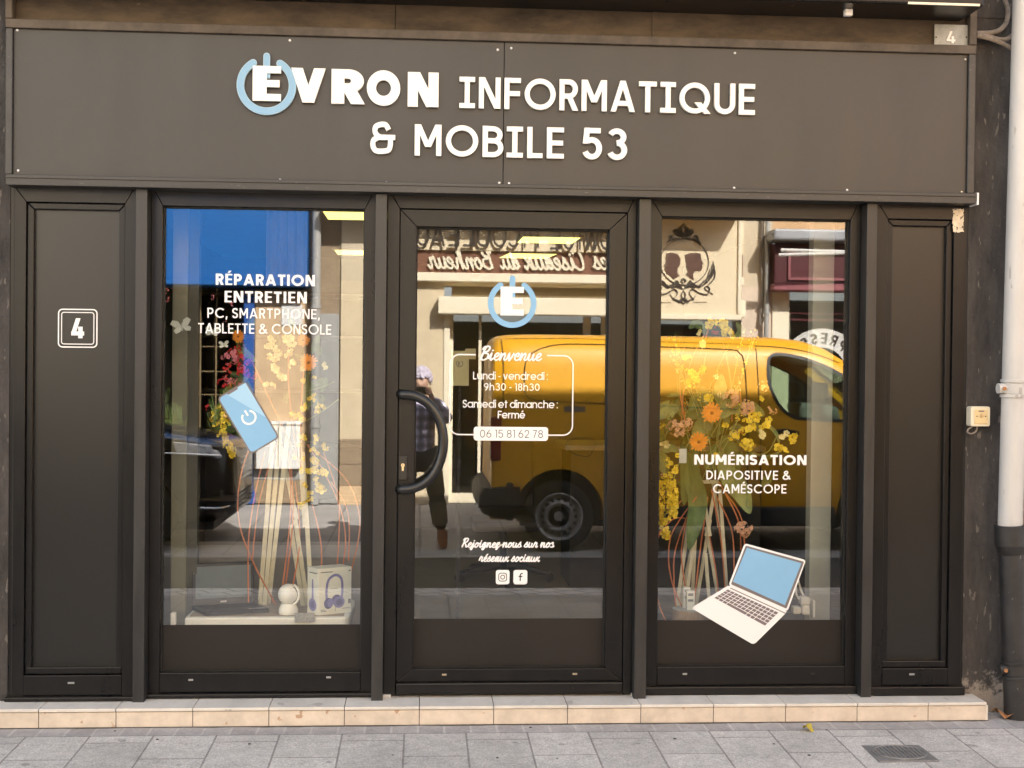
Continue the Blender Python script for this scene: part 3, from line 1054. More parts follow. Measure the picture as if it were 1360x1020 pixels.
def display_window(x0, x1, gl, side):
    """gl = (u left, u right, v top, v film top, v film bottom, v rail bottom)"""
    um = (gl[0] + gl[1]) / 2
    gx0, gx1 = P(gl[0], 560, YG).x, P(gl[1], 560, YG).x
    gzt = P(um, gl[2], YG).z
    gzf = P(um, gl[3], YG).z
    gzb = P(um, gl[4], YW).z
    zr = P(um, gl[5], YW).z
    mb = MB()
    # outer frame: jambs and head
    g = .0006
    mb.prism([(x0, Z0), (gx0, Z0), (gx0, gzt - g), (x0, ZT)], YW, .165)
    mb.prism([(gx1, Z0), (x1, Z0), (x1, ZT), (gx1, gzt - g)], YW, .165)
    mb.prism([(gx0 + g, gzt), (gx1 - g, gzt), (x1 - g, ZT), (x0 + g, ZT)], YW, .165)
    fr = mb.build('display_window', 'frame', sf, bevel=.0022, seg=2)
    MB().box(gx0 + g, gx1 - g, YW - .002, .165, zr, gzb).build('bottom_rail', 'frame', fr, bevel=.003, seg=2)
    MB().box(x0 - .002, x1 + .002, YW - .035, .165, Z0 - .004, zr - .001).build('sill', 'frame', fr, bevel=.004, seg=2)
    # gasket line
    mb = frame4(MB(), gx0, gx1, gzb, gzt, .006, .006, .007, .004, YG - .014, YG - .004)
    mb.build('gasket', 'rubber', fr)
    MB().box(gx0 + .0015, gx1 - .0015, YG - .0012, YG - .0004, gzb, gzf).build('kick_panel', 'panel_low', fr)
    MB().poly([(gx0, YG, gzb), (gx1, YG, gzb), (gx1, YG, gzt), (gx0, YG, gzt)]).build('glass', 'glass', fr, recalc=False)
    t = .0008 * side
    MB().poly([(gx0, YG + .026 - t, gzf), (gx1, YG + .026 + t, gzf), (gx1, YG + .0275 + t, gzt), (gx0, YG + .0275 - t, gzt)]).build('inner_glass', 'glass_in', fr, recalc=False)
    return fr, (gx0, gx1, gzb, gzf, gzt)


wl, WL = display_window(-1.238, -.216, (216.5, 482.5, 277, 829.5, 893, 919), 1)
wr, WR = display_window(1.056, 2.074, (874, 1122.5, 291, 823.5, 885, 909.5), -1)
for u, v in ((253.5, 903), (436.5, 899.5)):
    slot(wl, u, v, YW - .002)
for u, v in ((909.5, 895), (1079.5, 895)):
    slot(wr, u, v, YW - .002, mname='zinc' if u < 1000 else 'rubber')

# door
DX0, DX1 = -.162, .998
mb = MB()
lx0, lx1 = P(529, 600, .075).x, P(829, 600, .075).x
lzt = P(680, 281, .075).z
mb.prism([(DX0, Z0 - .003), (lx0 - .003, Z0 - .003), (lx0 - .003, lzt + .003), (DX0, ZT)], .06, .165)
mb.prism([(lx1 + .003, Z0 - .003), (DX1, Z0 - .003), (DX1, ZT), (lx1 + .003, lzt + .003)], .06, .165)
mb.prism([(lx0 - .002, lzt + .0035), (lx1 + .002, lzt + .0035), (DX1 - .001, ZT), (DX0 + .001, ZT)], .06, .165)
mb.build('door_frame', 'frame', sf, bevel=.0025, seg=2)
gx0, gx1 = P(550.5, 600, YG).x, P(804.5, 600, YG).x
gzt, gzf, gzb = P(680, 304.5, YG).z, P(680, 821.5, YG).z, P(680, 888, .07).z
zr = P(680, 904.5, .07).z
mb = frame4(MB(), lx0, lx1, zr, lzt, gx0 - lx0, lx1 - gx1, lzt - gzt, gzb - zr, .066, .16)
door = mb.build('glass_door', 'frame', sf, bevel=.002, seg=2)
MB().box(lx0, lx1, .035, .155, Z0 + .012, zr - .001).build('weather_bar', 'frame', door, bevel=.005, seg=2)
MB().box(lx0 + .004, lx1 - .004, .07, .15, Z0 - .004, Z0 + .011).build('door_gap_seal', 'rubber', door)
MB().box(lx0 - .0026, lx0 - .0003, .10, .15, Z0 + .02, lzt).box(lx1 + .0003, lx1 + .0026, .10, .15, Z0 + .02, lzt).box(lx0 - .0018, lx1 + .0018, .10, .15, lzt + .0004, lzt + .0030).build('gap_light_stop', 'rubber', door)  # added strips that stop room light leaking through the door gap
frame4(MB(), gx0, gx1, gzb, gzt, .006, .006, .007, .004, YG - .014, YG - .004).build('gasket', 'rubber', door)
MB().box(gx0 + .0015, gx1 - .0015, YG - .0012, YG - .0004, gzb, gzf).build('kick_panel', 'panel_low', door)
MB().poly([(gx0, YG, gzb), (gx1, YG, gzb), (gx1, YG, gzt), (gx0, YG, gzt)]).build('glass', 'glass', door, recalc=False)
MB().poly([(gx0, YG + .0265, gzf), (gx1, YG + .0265, gzf), (gx1, YG + .028, gzt), (gx0, YG + .028, gzt)]).build('inner_glass', 'glass_in', door, recalc=False)
for u, v in ((590, 896), (763.5, 895)):
    slot(door, u, v, .066, .022, 'brass')
for x in (P(514, 915, .06).x, P(843, 914, .06).x):
    MB().box(x - .018, x + .018, .045, .10, Z0 - .006, Z0 + .006).build('threshold_packer', 'tile_top', door)
# curved pull handle
h0, h1, hb = P(537, 524, .02), P(538, 650, .02), P(590, 587, .02)
zc, rr = (h0.z + h1.z) / 2, (h0.z - h1.z) / 2
bul = hb.x - h0.x
path = []
for i in range(37):
    q = math.radians(90 - 180 * i / 36)
    path.append((h0.x - .004 + bul * math.cos(q) ** .9 if math.cos(q) > 0 else h0.x - .004, .012, zc + rr * math.sin(q)))
path = [(path[0][0] - .012, .055, path[0][2] + .001), (path[0][0] - .012, .03, path[0][2] + .001)] + path[0:] + [(path[-1][0] - .012, .03, path[-1][2] - .001), (path[-1][0] - .012, .055, path[-1][2] - .001)]
MB().tube(cr(path[:3], 3)[:-1] + path[2:-2] + cr(path[-3:], 3)[1:], .0225, 14).build('pull_handle', 'black', door, smooth=True)
p = P(535, 620, .066)
MB().box(p.x - .021, p.x + .021, .061, .066, p.z - .062, p.z + .05).build('lock_plate', 'black', door, bevel=.003, seg=2)
mb = MB().lathe([(.0001, .006), (.0085, .006), (.0085, 0)], (p.x, .061, p.z + .008), (0, -1, 0), 16)
mb.box(p.x - .0045, p.x + .0045, .0555, .061, p.z - .018, p.z + .006)
mb.build('lock_cylinder', 'brass', door)
MB().box(p.x - .0012, p.x + .0012, .0540, .0545, p.z + .003, p.z + .013).build('keyhole', 'rubber', door)


def side_bay(x0, x1, pu, mould, rail, inner):
    """pu = photo box of the inner panel (u0,u1,v0,v1); mould bottom v; rail v pair"""
    um = (pu[0] + pu[1]) / 2
    y0 = .035
    ix0, ix1 = P(pu[0], 560, .075).x, P(pu[1], 560, .075).x
    izt, izb = P(um, pu[2], .075).z, P(um, pu[3], .07).z
    zm = P(um, mould, .05).z
    za, zb_ = P(um, rail[0], y0).z, P(um, rail[1], y0).z
    mo = .030
    mb = MB()
    g = .0006
    mb.prism([(x0, Z0), (ix0 - mo, Z0), (ix0 - mo, izt + mo), (x0, ZT)], y0, .12)
    mb.prism([(ix1 + mo, Z0), (x1, Z0), (x1, ZT), (ix1 + mo, izt + mo)], y0, .12)
    mb.prism([(ix0 - mo + g, izt + mo + g), (ix1 + mo - g, izt + mo + g), (x1 - g, ZT), (x0 + g, ZT)], y0, .12)
    fr = mb.build('side_panel', 'frame', sf, bevel=.0025, seg=2)
    mb = MB()
    mb.prism([(ix0 - mo + g, zm), (ix0, zm), (ix0, izt - g), (ix0 - mo + g, izt + mo - g)], y0 + .016, .115)
    mb.prism([(ix1, zm), (ix1 + mo - g, zm), (ix1 + mo - g, izt + mo - g), (ix1, izt - g)], y0 + .016, .115)
    mb.prism([(ix0 + g, izt), (ix1 - g, izt), (ix1 + mo - g * 2, izt + mo - g), (ix0 - mo + g * 2, izt + mo - g)], y0 + .016, .115)
    mb.box(ix0 - mo + .006, ix1 + mo - .006, y0 + .012, .115, zm + .001, izb - .001)
    mb.build('glazing_bead', 'frame', fr, bevel=.004, seg=2)
    MB().box(ix0 - mo + g, ix1 + mo - g, y0 - .002, .115, zb_, za).build('bottom_rail', 'frame', fr, bevel=.003, seg=2)
    MB().box(x0 - .002, x1 + .002, y0 - .035, .12, Z0 - .004, zb_ - .001).build('sill', 'frame', fr, bevel=.004, seg=2)
    MB().box(ix0 - .004, ix1 + .004, .075, .085, izb - .005, izt + .006).build('panel_sheet', 'panel', fr)
    return fr


pl = side_bay(XL0, -1.291, (45.5, 158, 279.5, 884.5), 895.5, (897, 923.5), 0)
pr_ = side_bay(2.125, XR0, (1180, 1251, 301, 876), 886.5, (887.5, 910), 0)
slot(pl, 94.5, 907, .033, .03)
slot(pr_, 1211, 895.5, .033, .026)
mb = MB()
x_, z_ = xz(1280, 600, .033)
MB().box(x_ - .0015, x_ + .0015, .0335, .036, Z0 + .02, 2.40).build('joint_line', 'rubber', pr_)
x_, z_ = xz(17, 600, .033)
MB().box(x_ - .0015, x_ + .0015, .0335, .036, Z0 + .02, 2.40).build('joint_line', 'rubber', pl)
# torn paint patch
random.seed(3)
u0, u1, v0, v1 = 1265.5, 1279.5, 277.5, 308
pts = []
for k in range(40):
    q = k / 40 * 4
    s_, f_ = int(q), q - int(q)
    a = [(u0 + f_ * (u1 - u0), v0), (u1, v0 + f_ * (v1 - v0)), (u1 - f_ * (u1 - u0), v1), (u0, v1 - f_ * (v1 - v0))][s_]
    pts.append(xz(a[0] + random.uniform(-1, 1), a[1] + random.uniform(-1, 1), .034))
M['torn'] = mat('torn_paint', (.66, .57, .44), .9, var=.25, vscale=40, specks=.16, speck_col=(.12, .09, .06), speck_scale=60)
MB().prism(pts, .0332, .036).build('torn_paint_patch', 'torn', pr_)
# number plate drawn on the left panel
yv = .0745
a0, b0 = xz(76.7, 461.5, yv)
a1, b1 = xz(129.7, 410.5, yv)
mb = MB()
for k, (d, w) in enumerate(((0, .0055), (.0145, .004))):
    pts = rrect(a0 + d + w / 2, a1 - d - w / 2, b0 + d + w / 2, b1 - d - w / 2, .018 - d * .5, 5)
    L, R = offs(pts, w, True)
    mb.strip(L, R, yv, None, True)
mb.build('number_border', 'vinyl', pl, recalc=False)
text_on('number_four', '4', (94, 449.2), (111.7, 449.2), 26.5, yv, .21, M['vinyl'], pl, slab=True)

# ------------------------------------------------------------------ vinyl on the left window
YV = YG - .0018
text_on('vinyl_lettering', 'RÉPARATION', (286.5, 378.3), (418.2, 380.2), 15.0, YV, .215, M['vinyl'], wl, gap=.10)
text_on('vinyl_lettering', 'ENTRETIEN', (298.3, 401.3), (407.4, 403), 15.2, YV, .21, M['vinyl'], wl, gap=.12)
text_on('vinyl_lettering', 'PC, SMARTPHONE,', (275.4, 422), (424.5, 424), 13.4, YV, .145, M['vinyl'], wl, gap=.12)
text_on('vinyl_lettering', 'TABLETTE & CONSOLE', (263, 442.4), (440, 444.6), 13.5, YV, .14, M['vinyl'], wl, gap=.12)


def quad_fx(A, B, D_, y):
    """unit square -> plane: A origin, B at (1,0), D_ at (0,1) (photo pixels)"""
    a, b, d = Vector(xz(*A, y)), Vector(xz(*B, y)), Vector(xz(*D_, y))
    return lambda s, t: tuple(a + (b - a) * s + (d - a) * t)


# telephone picture: bottom-left, bottom-right, top-left
asp = 2.05
f = quad_fx((333, 604), (371.5, 581), (288, 528.5), YV)
mk = lambda pts: [f(x, z / asp) for x, z in pts]
MB().poly([(p[0], YV, p[1]) for p in mk(rrect(0, 1, 0, asp, .13))]).build('telephone_picture', 'vinyl_grey', wl, recalc=False)
scr = rrect(.045, .955, .045, asp - .045, .10)
MB().poly([(p[0], YV - .0003, p[1]) for p in mk(scr)]).build('telephone_screen_picture', 'vinyl_blue', wl, recalc=False)
M['vinyl_blue2'] = mat('pale_blue_vinyl', (.33, .56, .76), .5, var=.03)
MB().poly([(p[0], YV - .0005, p[1]) for p in mk([(.30, asp - .05), (.955, asp - .05), (.955, .75), ])]).build('telephone_sheen_picture', 'vinyl_blue2', wl, recalc=False)
MB().poly([(p[0], YV - .0006, p[1]) for p in mk([(.30, asp - .02), (.70, asp - .02), (.66, asp - .10), (.34, asp - .10)])]).build('telephone_notch_picture', 'vinyl_grey', wl, recalc=False)
mb = MB()
pts = arc(.52, asp * .50, .20, .20, 125, 415, 30)
L, R = offs(pts, .06)
mb.strip(mk(L), mk(R), YV - .0007)
L, R = offs([(.52, asp * .5 + .06), (.52, asp * .5 + .25)], .06)
mb.strip(mk(L), mk(R), YV - .0008)
mb.build('power_symbol', 'vinyl', wl, recalc=False)

# ------------------------------------------------------------------ vinyl on the right window
text_on('vinyl_lettering', 'NUMÉRISATION', (922, 617.2), (1071, 617.6), 13.4, YV, .215, M['vinyl'], wr, gap=.09)
text_on('vinyl_lettering', 'DIAPOSITIVE &', (938, 636.8), (1049.8, 637.2), 12.0, YV, .15, M['vinyl'], wr, gap=.12)
text_on('vinyl_lettering', 'CAMÉSCOPE', (947, 655), (1044.3, 655.4), 12.0, YV, .15, M['vinyl'], wr, gap=.12)


def pix_poly(pts, y):
    return [(P(u, v, y).x, y, P(u, v, y).z) for u, v in pts]


def round_px(pts, r, n=4):
    out = []
    k = len(pts)
    for i in range(k):
        p, a, b = Vector(pts[i]), Vector(pts[i - 1]), Vector(pts[(i + 1) % k])
        p0, p1 = p + (a - p).normalized() * r, p + (b - p).normalized() * r
        for j in range(n + 1):
            t = j / n
            out.append(tuple(p0 * (1 - t) ** 2 + p * 2 * t * (1 - t) + p1 * t * t))
    return out


lp = [(989.5, 721.5), (1070.5, 744), (1045.5, 811), (1001, 856), (919, 807.5), (967.5, 778)]
out = round_px([lp[0], lp[1]], 4)[0:0]
o1 = round_px([(989, 721.5), (1070.5, 743.8), (1046, 812), (967.5, 777.5)], 4)
MB().poly(pix_poly(o1, YV)).build('laptop_lid_picture', 'vinyl', wr, recalc=False)
MB().poly(pix_poly(round_px([(990.5, 724.5), (1068, 746), (1044.5, 808.5), (970.8, 776)], 2), YV - .0002)).build('laptop_bezel_picture', 'vinyl_grey', wr, recalc=False)
MB().poly(pix_poly([(992, 727.5), (1064.3, 748), (1042.5, 803.8), (973.3, 772.5)], YV - .0004)).build('laptop_screen_picture', 'vinyl_blue', wr, recalc=False)
o2 = round_px([(968, 777), (1046.5, 811.5), (1001, 856.5), (918, 807.5)], 5)
MB().poly(pix_poly(o2, YV - .0003)).build('laptop_base_picture', 'vinyl', wr, recalc=False)
MB().poly(pix_poly([(966, 781.5), (1036, 812.5), (1016, 832), (947, 794)], YV - .0005)).build('laptop_keyboard_picture', 'vinyl', wr, recalc=False)
mb = MB()
A_, B_, D_ = Vector((966.5, 782.5)), Vector((1034.5, 813.3)), Vector((948, 794))
C_ = Vector((1016, 831.5))
for r in range(5):
    n = 13 if r < 4 else 7
    for c in range(n):
        s0, s1 = (c + .07) / n, (c + .93) / n
        t0, t1 = (r + .09) / 5, (r + .91) / 5
        if r == 4:
            bd = [0, 1, 2, 3, 8, 9, 10, 13]
            s0, s1 = (bd[c] + .07) / 13, (bd[c + 1] - .07) / 13
        q = lambda s, t: tuple((A_ * (1 - s) + B_ * s) * (1 - t) + (D_ * (1 - s) + C_ * s) * t)
        mb.poly(pix_poly([q(s0, t0), q(s1, t0), q(s1, t1), q(s0, t1)], YV - .0007))
M['vinyl_key'] = mat('mauve_grey_vinyl', (.17, .14, .15), .5, var=.02)
mb.build('laptop_keys_picture', 'vinyl_key', wr, recalc=False)
mb = MB()
L, R = offs([(970, 781), (1043, 814.5)], 1.2)
mb.add(pix_poly([L[0], L[1], R[1], R[0]], YV - .0007), [(0, 1, 2, 3)])
mb.build('laptop_hinge_picture', 'vinyl_grey', wr, recalc=False)

# ------------------------------------------------------------------ vinyl on the door
power_logo(680.3, 403, 32.3, 7.4, YV, None, door, M['vinyl_blue'], M['vinyl_blue'], 366, 395, 7.6, 33)
text_on('vinyl_lettering', 'E', (664.5, 419), (695.5, 419), 38.2, YV - .001, .31, M['vinyl'], door)


def cursive_px(name, text, b0, b1, cap, w, m, parent, y):
    p0, p1 = P(b0[0], b0[1], y), P(b1[0], b1[1], y)
    ch = P(b0[0], b0[1] - cap, y).z - p0.z
    st, W = cursive(text)
    fx = line_fx(p0, p1, ch, W)
    mb = MB()
    cursive_on(mb, text, fx, w, y)
    return mb.build(name, m, parent, recalc=False)


cursive_px('vinyl_lettering', 'Bienvenue', (637, 478.5), (718, 478.5), 19, .105, M['vinyl'], door, YV - .001)
cursive_px('vinyl_lettering', 'Rejoignez-nous sur nos', (613, 726.8), (735, 726.8), 12.5, .125, M['vinyl'], door, YV)
cursive_px('vinyl_lettering', 'réseaux sociaux', (636, 745.6), (716, 745.6), 12.5, .125, M['vinyl'], door, YV)
text_on('vinyl_lettering', 'Lundi - vendredi :', (628.3, 504.3), (727.6, 504.3), 10.2, YV, .13, M['vinyl'], door, gap=.13)
text_on('vinyl_lettering', '9h30 - 18h30', (642.7, 518.8), (716.7, 518.8), 9.8, YV, .13, M['vinyl'], door, gap=.13)
text_on('vinyl_lettering', 'Samedi et dimanche :', (614.6, 541.8), (740.8, 541.8), 10.2, YV, .13, M['vinyl'], door, gap=.13)
text_on('vinyl_lettering', 'Fermé', (661, 555.8), (697.4, 555.8), 10.0, YV, .145, M['vinyl'], door, gap=.13)
# rounded border with gaps for the word on top and the telephone number below
r = .045
a0, b0 = xz(597, 577, YV)
a1, b1 = xz(761.3, 472.5, YV)
gl_, gr_ = xz(632, 472, YV)[0], xz(726.5, 472, YV)[0]
pl_, pr2 = xz(629, 577, YV)[0], xz(728, 577, YV)[0]
w = .0062
mb = MB()
for pts in ([(gr_, b1)] + arc(a1 - r, b1 - r, r, r, 90, 0, 8) + arc(a1 - r, b0 + r, r, r, 0, -90, 8) + [(pr2 - .004, b0)],
            [(gl_, b1)] + arc(a0 + r, b1 - r, r, r, 90, 180, 8) + arc(a0 + r, b0 + r, r, r, 180, 270, 8) + [(pl_ + .004, b0)]):
    L, R = offs(pts, w)
    MB().strip(L, R, YV).build('vinyl_border', 'vinyl', door, recalc=False)
a0, b0 = xz(629, 585, YV)
a1, b1 = xz(728, 567.3, YV)
MB().poly([(p[0], YV - .0003, p[1]) for p in rrect(a0, a1, b0, b1, .014)]).build('number_label', 'vinyl', door, recalc=False)
text_on('telephone_number', '06 15 81 62 78', (637.4, 581.4), (721, 581.4), 10.4, YV - .0006, .085, M['vinyl_black'], door, gap=.16)
for k, (u0, u1) in enumerate(((658.4, 676.8), (681.8, 700.4))):
    a0, b0 = xz(u0, 776, YV)
    a1, b1 = xz(u1, 757, YV)
    w = a1 - a0
    MB().poly([(p[0], YV - .0002, p[1]) for p in rrect(a0, a1, b0, b1, .011)]).build('network_badge', 'vinyl', door, recalc=False)
    cx, cz = (a0 + a1) / 2, (b0 + b1) / 2
    mb = MB()
    if k == 0:
        d = w * .29
        L, R = offs(rrect(cx - d, cx + d, cz - d, cz + d, d * .55), w * .055, True)
        mb.strip(L, R, YV - .0005, None, True)
        L, R = offs(arc(cx, cz, d * .5, d * .5, 0, 360, 20)[:-1], w * .055, True)
        mb.strip(L, R, YV - .0005, None, True)
        mb.poly([(q[0], YV - .0005, q[1]) for q in arc(cx + d * .58, cz + d * .58, w * .03, w * .03, 0, 324, 9)])
    else:
        L, R = offs([(cx - .01 * w, cz - w * .28), (cx - .01 * w, cz + w * .12)] + arc(cx + .12 * w, cz + w * .13, .13 * w, .13 * w, 180, 90, 6) + [(cx + w * .17, cz + w * .26)], w * .085)
        mb.strip(L, R, YV - .0005)
        L, R = offs([(cx - w * .13, cz + w * .05), (cx + w * .15, cz + w * .05)], w * .08)
        mb.strip(L, R, YV - .0007)
    mb.build('network_symbol', 'vinyl_black', door, recalc=False)

# ------------------------------------------------------------------ tiled doorstep
st = thing('tiled_doorstep', 'low doorstep of peach fronted and white topped tiles along the shopfront', 'step', (.3, 0, 0))
YT = -.115
x_end = P(1310, 950, YT).x
j0 = P(255.9, 950, YT).x
mb1, mb2 = MB(), MB()
xs_ = [j0 + k * .3362 for k in range(-9, 11)]
xs_ = [x for x in xs_ if x < x_end - .05] + [x_end]
for a, b in zip(xs_[:-1], xs_[1:]):
    dz = random.uniform(-.0012, .0012)
    mb1.box(a + .0016, b - .0016, YT, YT + .01, .004, .0715 + dz)
    mb2.box(a + .0016, b - .0016, YT - .006, .12, .0745 + dz * .5, .0885 + dz * .5)
mb1.build('riser_tiles', 'tile_face', st, bevel=.0012)
mb2.build('tread_tiles', 'tile_top', st, bevel=.002, seg=2)
MB().box(xs_[0] + .002, x_end - .002, YT + .003, .16, -.05, .0845).build('mortar_bed', 'grout', st)
MB().box(x_end - .0015, x_end + .0075, YT + .001, .034, .003, .073).build('end_tile', 'tile_top', st, bevel=.001)

M['grime'] = mat('street_grime', (.09, .08, .07), .95, var=.5, vscale=60)
rg_ = random.Random(4)
nx = 90
xx = [xs_[0] + (x_end + .01 - xs_[0]) * k / nx for k in range(nx + 1)]
MB().add([(x, YT + .002, .0016 + .004 * rg_.random()) for x in xx] + [(x, YT - rg_.uniform(.003, .016), .0014) for x in xx], [(k, k + 1, k + nx + 2, k + nx + 1) for k in range(nx)]).build('dirt_line', 'grime', st, recalc=False)
for k in range(12):                              # small grit and scraps on the paving
    c = gp_ = GZ(rg_.uniform(30, 1320), rg_.uniform(968, 1012), -.006)
    zz_ = -.085 * max(-.245 - c.y, 0) / 3.335
    r_ = rg_.uniform(.003, .007)
    o = MB().lathe([(0, r_ * .8), (r_, r_ * .3), (r_ * 1.1, 0)], (c.x, c.y, zz_ + .001), n=6).build('grit', 'grime', None)
    tag(o, 'tiny dark scrap of grit lying on the pale paving', 'grit', 'grit on the paving')

# ------------------------------------------------------------------ things on the wall
aw = thing('awning_case', 'dark box of the rolled awning fixed above the sign', 'awning case', (.36, -.1, 3.3))
zA = P(680, 1.5, -.2).z + .004
MB().box(-1.95, P(1300, 0, -.2).x, -.26, .03, 3.270, 3.50).build('case', 'frame', aw, bevel=.01, seg=2)
MB().box(P(1205, 0, -.25).x, P(1300, 0, -.25).x, -.263, -.256, 3.270, 3.280).build('cream_edge', 'cream_plastic', aw)
p = P(1127, 3, -.15)
br_ = MB().box(p.x - .018, p.x + .018, -.16, -.13, 3.240, 3.270).build('bracket', 'vinyl', aw, bevel=.003)

np_ = thing('house_number_plate', 'small grey zinc plate with an embossed number 4 above the sign', 'number plate', tuple(P(1263, 49, -.02)))
a0, b0 = xz(1240.5, 64.3, -.02)
a1, b1 = xz(1287, 33.5, -.02)
MB().box(a0, a1, -.024, -.018, b0, b1).build('plate', 'zinc', np_, bevel=.0015)
text_on('number', '4', (1257, 57.2), (1268.8, 57.4), 16, -.0275, .16, M['vinyl'], np_, slab=True, depth=-.0242)
for u in (1243.2, 1283.5):
    p = P(u, 49.5, -.024)
    MB().lathe([(.0001, .002), (.004, .002), (.004, 0)], p, (0, -1, 0), 10).build('rivet', 'rubber', np_)

ks = thing('key_switch_box', 'small cream and yellow key switch box beside the white drainpipe', 'key switch', tuple(P(1301, 553, .03)))
a0, b0 = xz(1288.6, 566.3, -.02)
a1, b1 = xz(1315.2, 540, -.02)
MB().prism(rrect(a0 + .002, a1, b0, b1, .010), -.022, .034).build('housing', 'cream_plastic', ks, bevel=.004, seg=2)
w_, h_ = a1 - a0, b1 - b0
MB().prism(rrect(a0 + w_ * .18, a1 - w_ * .14, b0 + h_ * .13, b1 - h_ * .16, .006), -.027, -.022).build('cover', 'yellow_plastic', ks, bevel=.002)
cx, cz = (a0 + a1) / 2 + .002, (b0 + b1) / 2 + .004
MB().lathe([(.0001, .004), (.006, .004), (.0085, .001), (.009, 0)], (cx, -.027, cz), (0, -1, 0), 16).build('key_barrel', 'brass', ks, smooth=True)
for dx in (-.021, .021):
    MB().lathe([(.0001, .001), (.003, .001), (.003, 0)], (cx + dx, -.027, cz - .003), (0, -1, 0), 8).build('cover_screw', 'rubber', ks)
MB().box(cx - .013, cx + .013, -.0285, -.027, cz + .018, cz + .024).build('maker_strip', 'vinyl_grey', ks)
c_ = [P(1291, 567, .0), P(1286, 570, .0), P(1285, 574, .0), P(1290, 576, .0), P(1296, 573, .0), P(1298, 567, .0)]
MB().tube(cr([tuple(q) for q in c_], 5), .004, 6).build('switch_lead', 'cable', ks, smooth=True)

# drainpipe: white plastic above, cast iron shoe below
YP = -.09
dp = thing('drainpipe', 'white drainpipe over a black cast iron foot at the right edge', 'drainpipe', tuple(P(1346, 955, YP)))
pt, pm = P(1362, -20, YP), P(1341.5, 700, YP)
rad = (P(1357, 690, YP).x - P(1326.5, 690, YP).x) / 2
up = (pt + (pt - pm) * .6)
MB().tube([tuple(pm), tuple(pm + (pt - pm) * .5), tuple(up)], rad, 28).build('upper_pipe', 'pipe_white', dp, smooth=True)
pb = P(1351, 958, YP + .02)
dv = (pb - pm)
MB().tube([tuple(pm + dv * -.012), tuple(pm + dv * .095)], rad + .016, 28).tube([tuple(pm + dv * .085), tuple(pm + dv * .14)], [rad + .016, rad + .003], 28).build('socket', 'pipe_black', dp, smooth=True, bevel=.004)
MB().tube([tuple(pm + dv * .1), tuple(pb)], rad + .002, 28).build('lower_pipe', 'pipe_black', dp, smooth=True)


def clamp(u, v, ref, m, nm, r):
    q = P(u, v, YP)
    k = (q.z - ref[0].z) / (ref[1].z - ref[0].z)
    c = ref[0] + (ref[1] - ref[0]) * k
    d = (ref[1] - ref[0]).normalized()
    mb = MB()
    for off in (-.035, .035):
        mb.tube([tuple(c + d * (off - .008)), tuple(c + d * (off + .008))], r + .007, 28)
    mb.tube([tuple(c - d * .025), tuple(c + d * .025)], r + .003, 28)
    o = mb.build(nm, m, dp, smooth=True, bevel=.002)
    ear = MB().tube([(c.x - r - .028, c.y - .012, c.z), (c.x - r + .01, c.y - .012, c.z)], .024, 14).build('clamp_ear', m, o, smooth=True)
    MB().lathe([(.0001, .006), (.009, .006), (.009, 0)], (c.x - r - .008, c.y - .037, c.z), (0, -1, 0), 8).build('clamp_bolt', 'leaf_brown', o)


clamp(1341, 516, (pm, pt), 'pipe_white', 'pipe_clamp', rad)
clamp(1349, 889, (pb, pm), 'pipe_black', 'pipe_clamp', rad)
# cables
cs = [([(1352, -14), (1350, -4), (1334, -10), (1340, 10), (1338, 30), (1328, 40), (1316, 43.5), (1295, 44)], .0115, 'thick dusty cable curling down beside the white drainpipe'),
      ([(1360, 34), (1350, 42), (1338, 51.5), (1326, 52), (1316, 49), (1297, 45)], .0105, 'middle dusty cable bending in behind the white drainpipe'),
      ([(1362, 70), (1346, 65), (1332, 58), (1316, 51.5), (1297, 47.5)], .011, 'lowest dusty cable sloping to the white drainpipe')]
cs[0] = ([(1331, -16), (1334, -2), (1338.5, 12), (1337, 28), (1329, 39), (1316, 43.5), (1296, 44)],) + cs[0][1:]
for k, (pts, r_, lb) in enumerate(cs):
    path = cr([tuple(P(u, v, .012 - .012 * k)) for u, v in pts], 6)
    tag(MB().tube(path, r_, 8).build('cable', 'cable', None, smooth=True), lb, 'cable', 'cables by the drainpipe')
# manhole cover
mh = thing('manhole_cover', 'small square cast iron cover with a round grid set in the pavement', 'manhole cover', tuple(GZ(1191, 1000, -.012)))


def on_pave(p):
    return -.085 * min(max((-.245 - p.y) / (.245 + sy(3.70) * -1), 0), 1)


def gp(u, v):
    p = GZ(u, v, -.01)
    return Vector((p.x, p.y, -.085 * max((-.245 - p.y), 0) / (3.58 - .245)))


mq = [gp(1146, 991), gp(1224, 991), gp(1242, 1012), gp(1168, 1012)]
cen = sum(mq, Vector()) / 4
hx = (mq[1] - mq[0]).length / 2
hy = abs(mq[3].y - mq[0].y) / 2 * 1.0
MB().box(cen.x - hx, cen.x + hx, cen.y - hy, cen.y + hy, cen.z - .01, cen.z + .004).build('frame_plate', 'iron', mh, bevel=.002)
mb = MB()
rx, ry = hx * .86, hy * .86
ring = [(cen.x + rx * math.cos(q), cen.y + ry * math.sin(q), cen.z + .006) for q in [2 * PI * k / 40 for k in range(41)]]
mb.tube(ring, .0045, 6)
for k in range(-5, 6):
    xx = k / 6 * rx
    yy = ry * math.sqrt(max(0, 1 - (k / 6) ** 2)) * .94
    mb.box(cen.x + xx - .006, cen.x + xx + .006, cen.y - yy, cen.y + yy, cen.z + .003, cen.z + .0075)
mb.build('cover_grid', 'iron', mh)


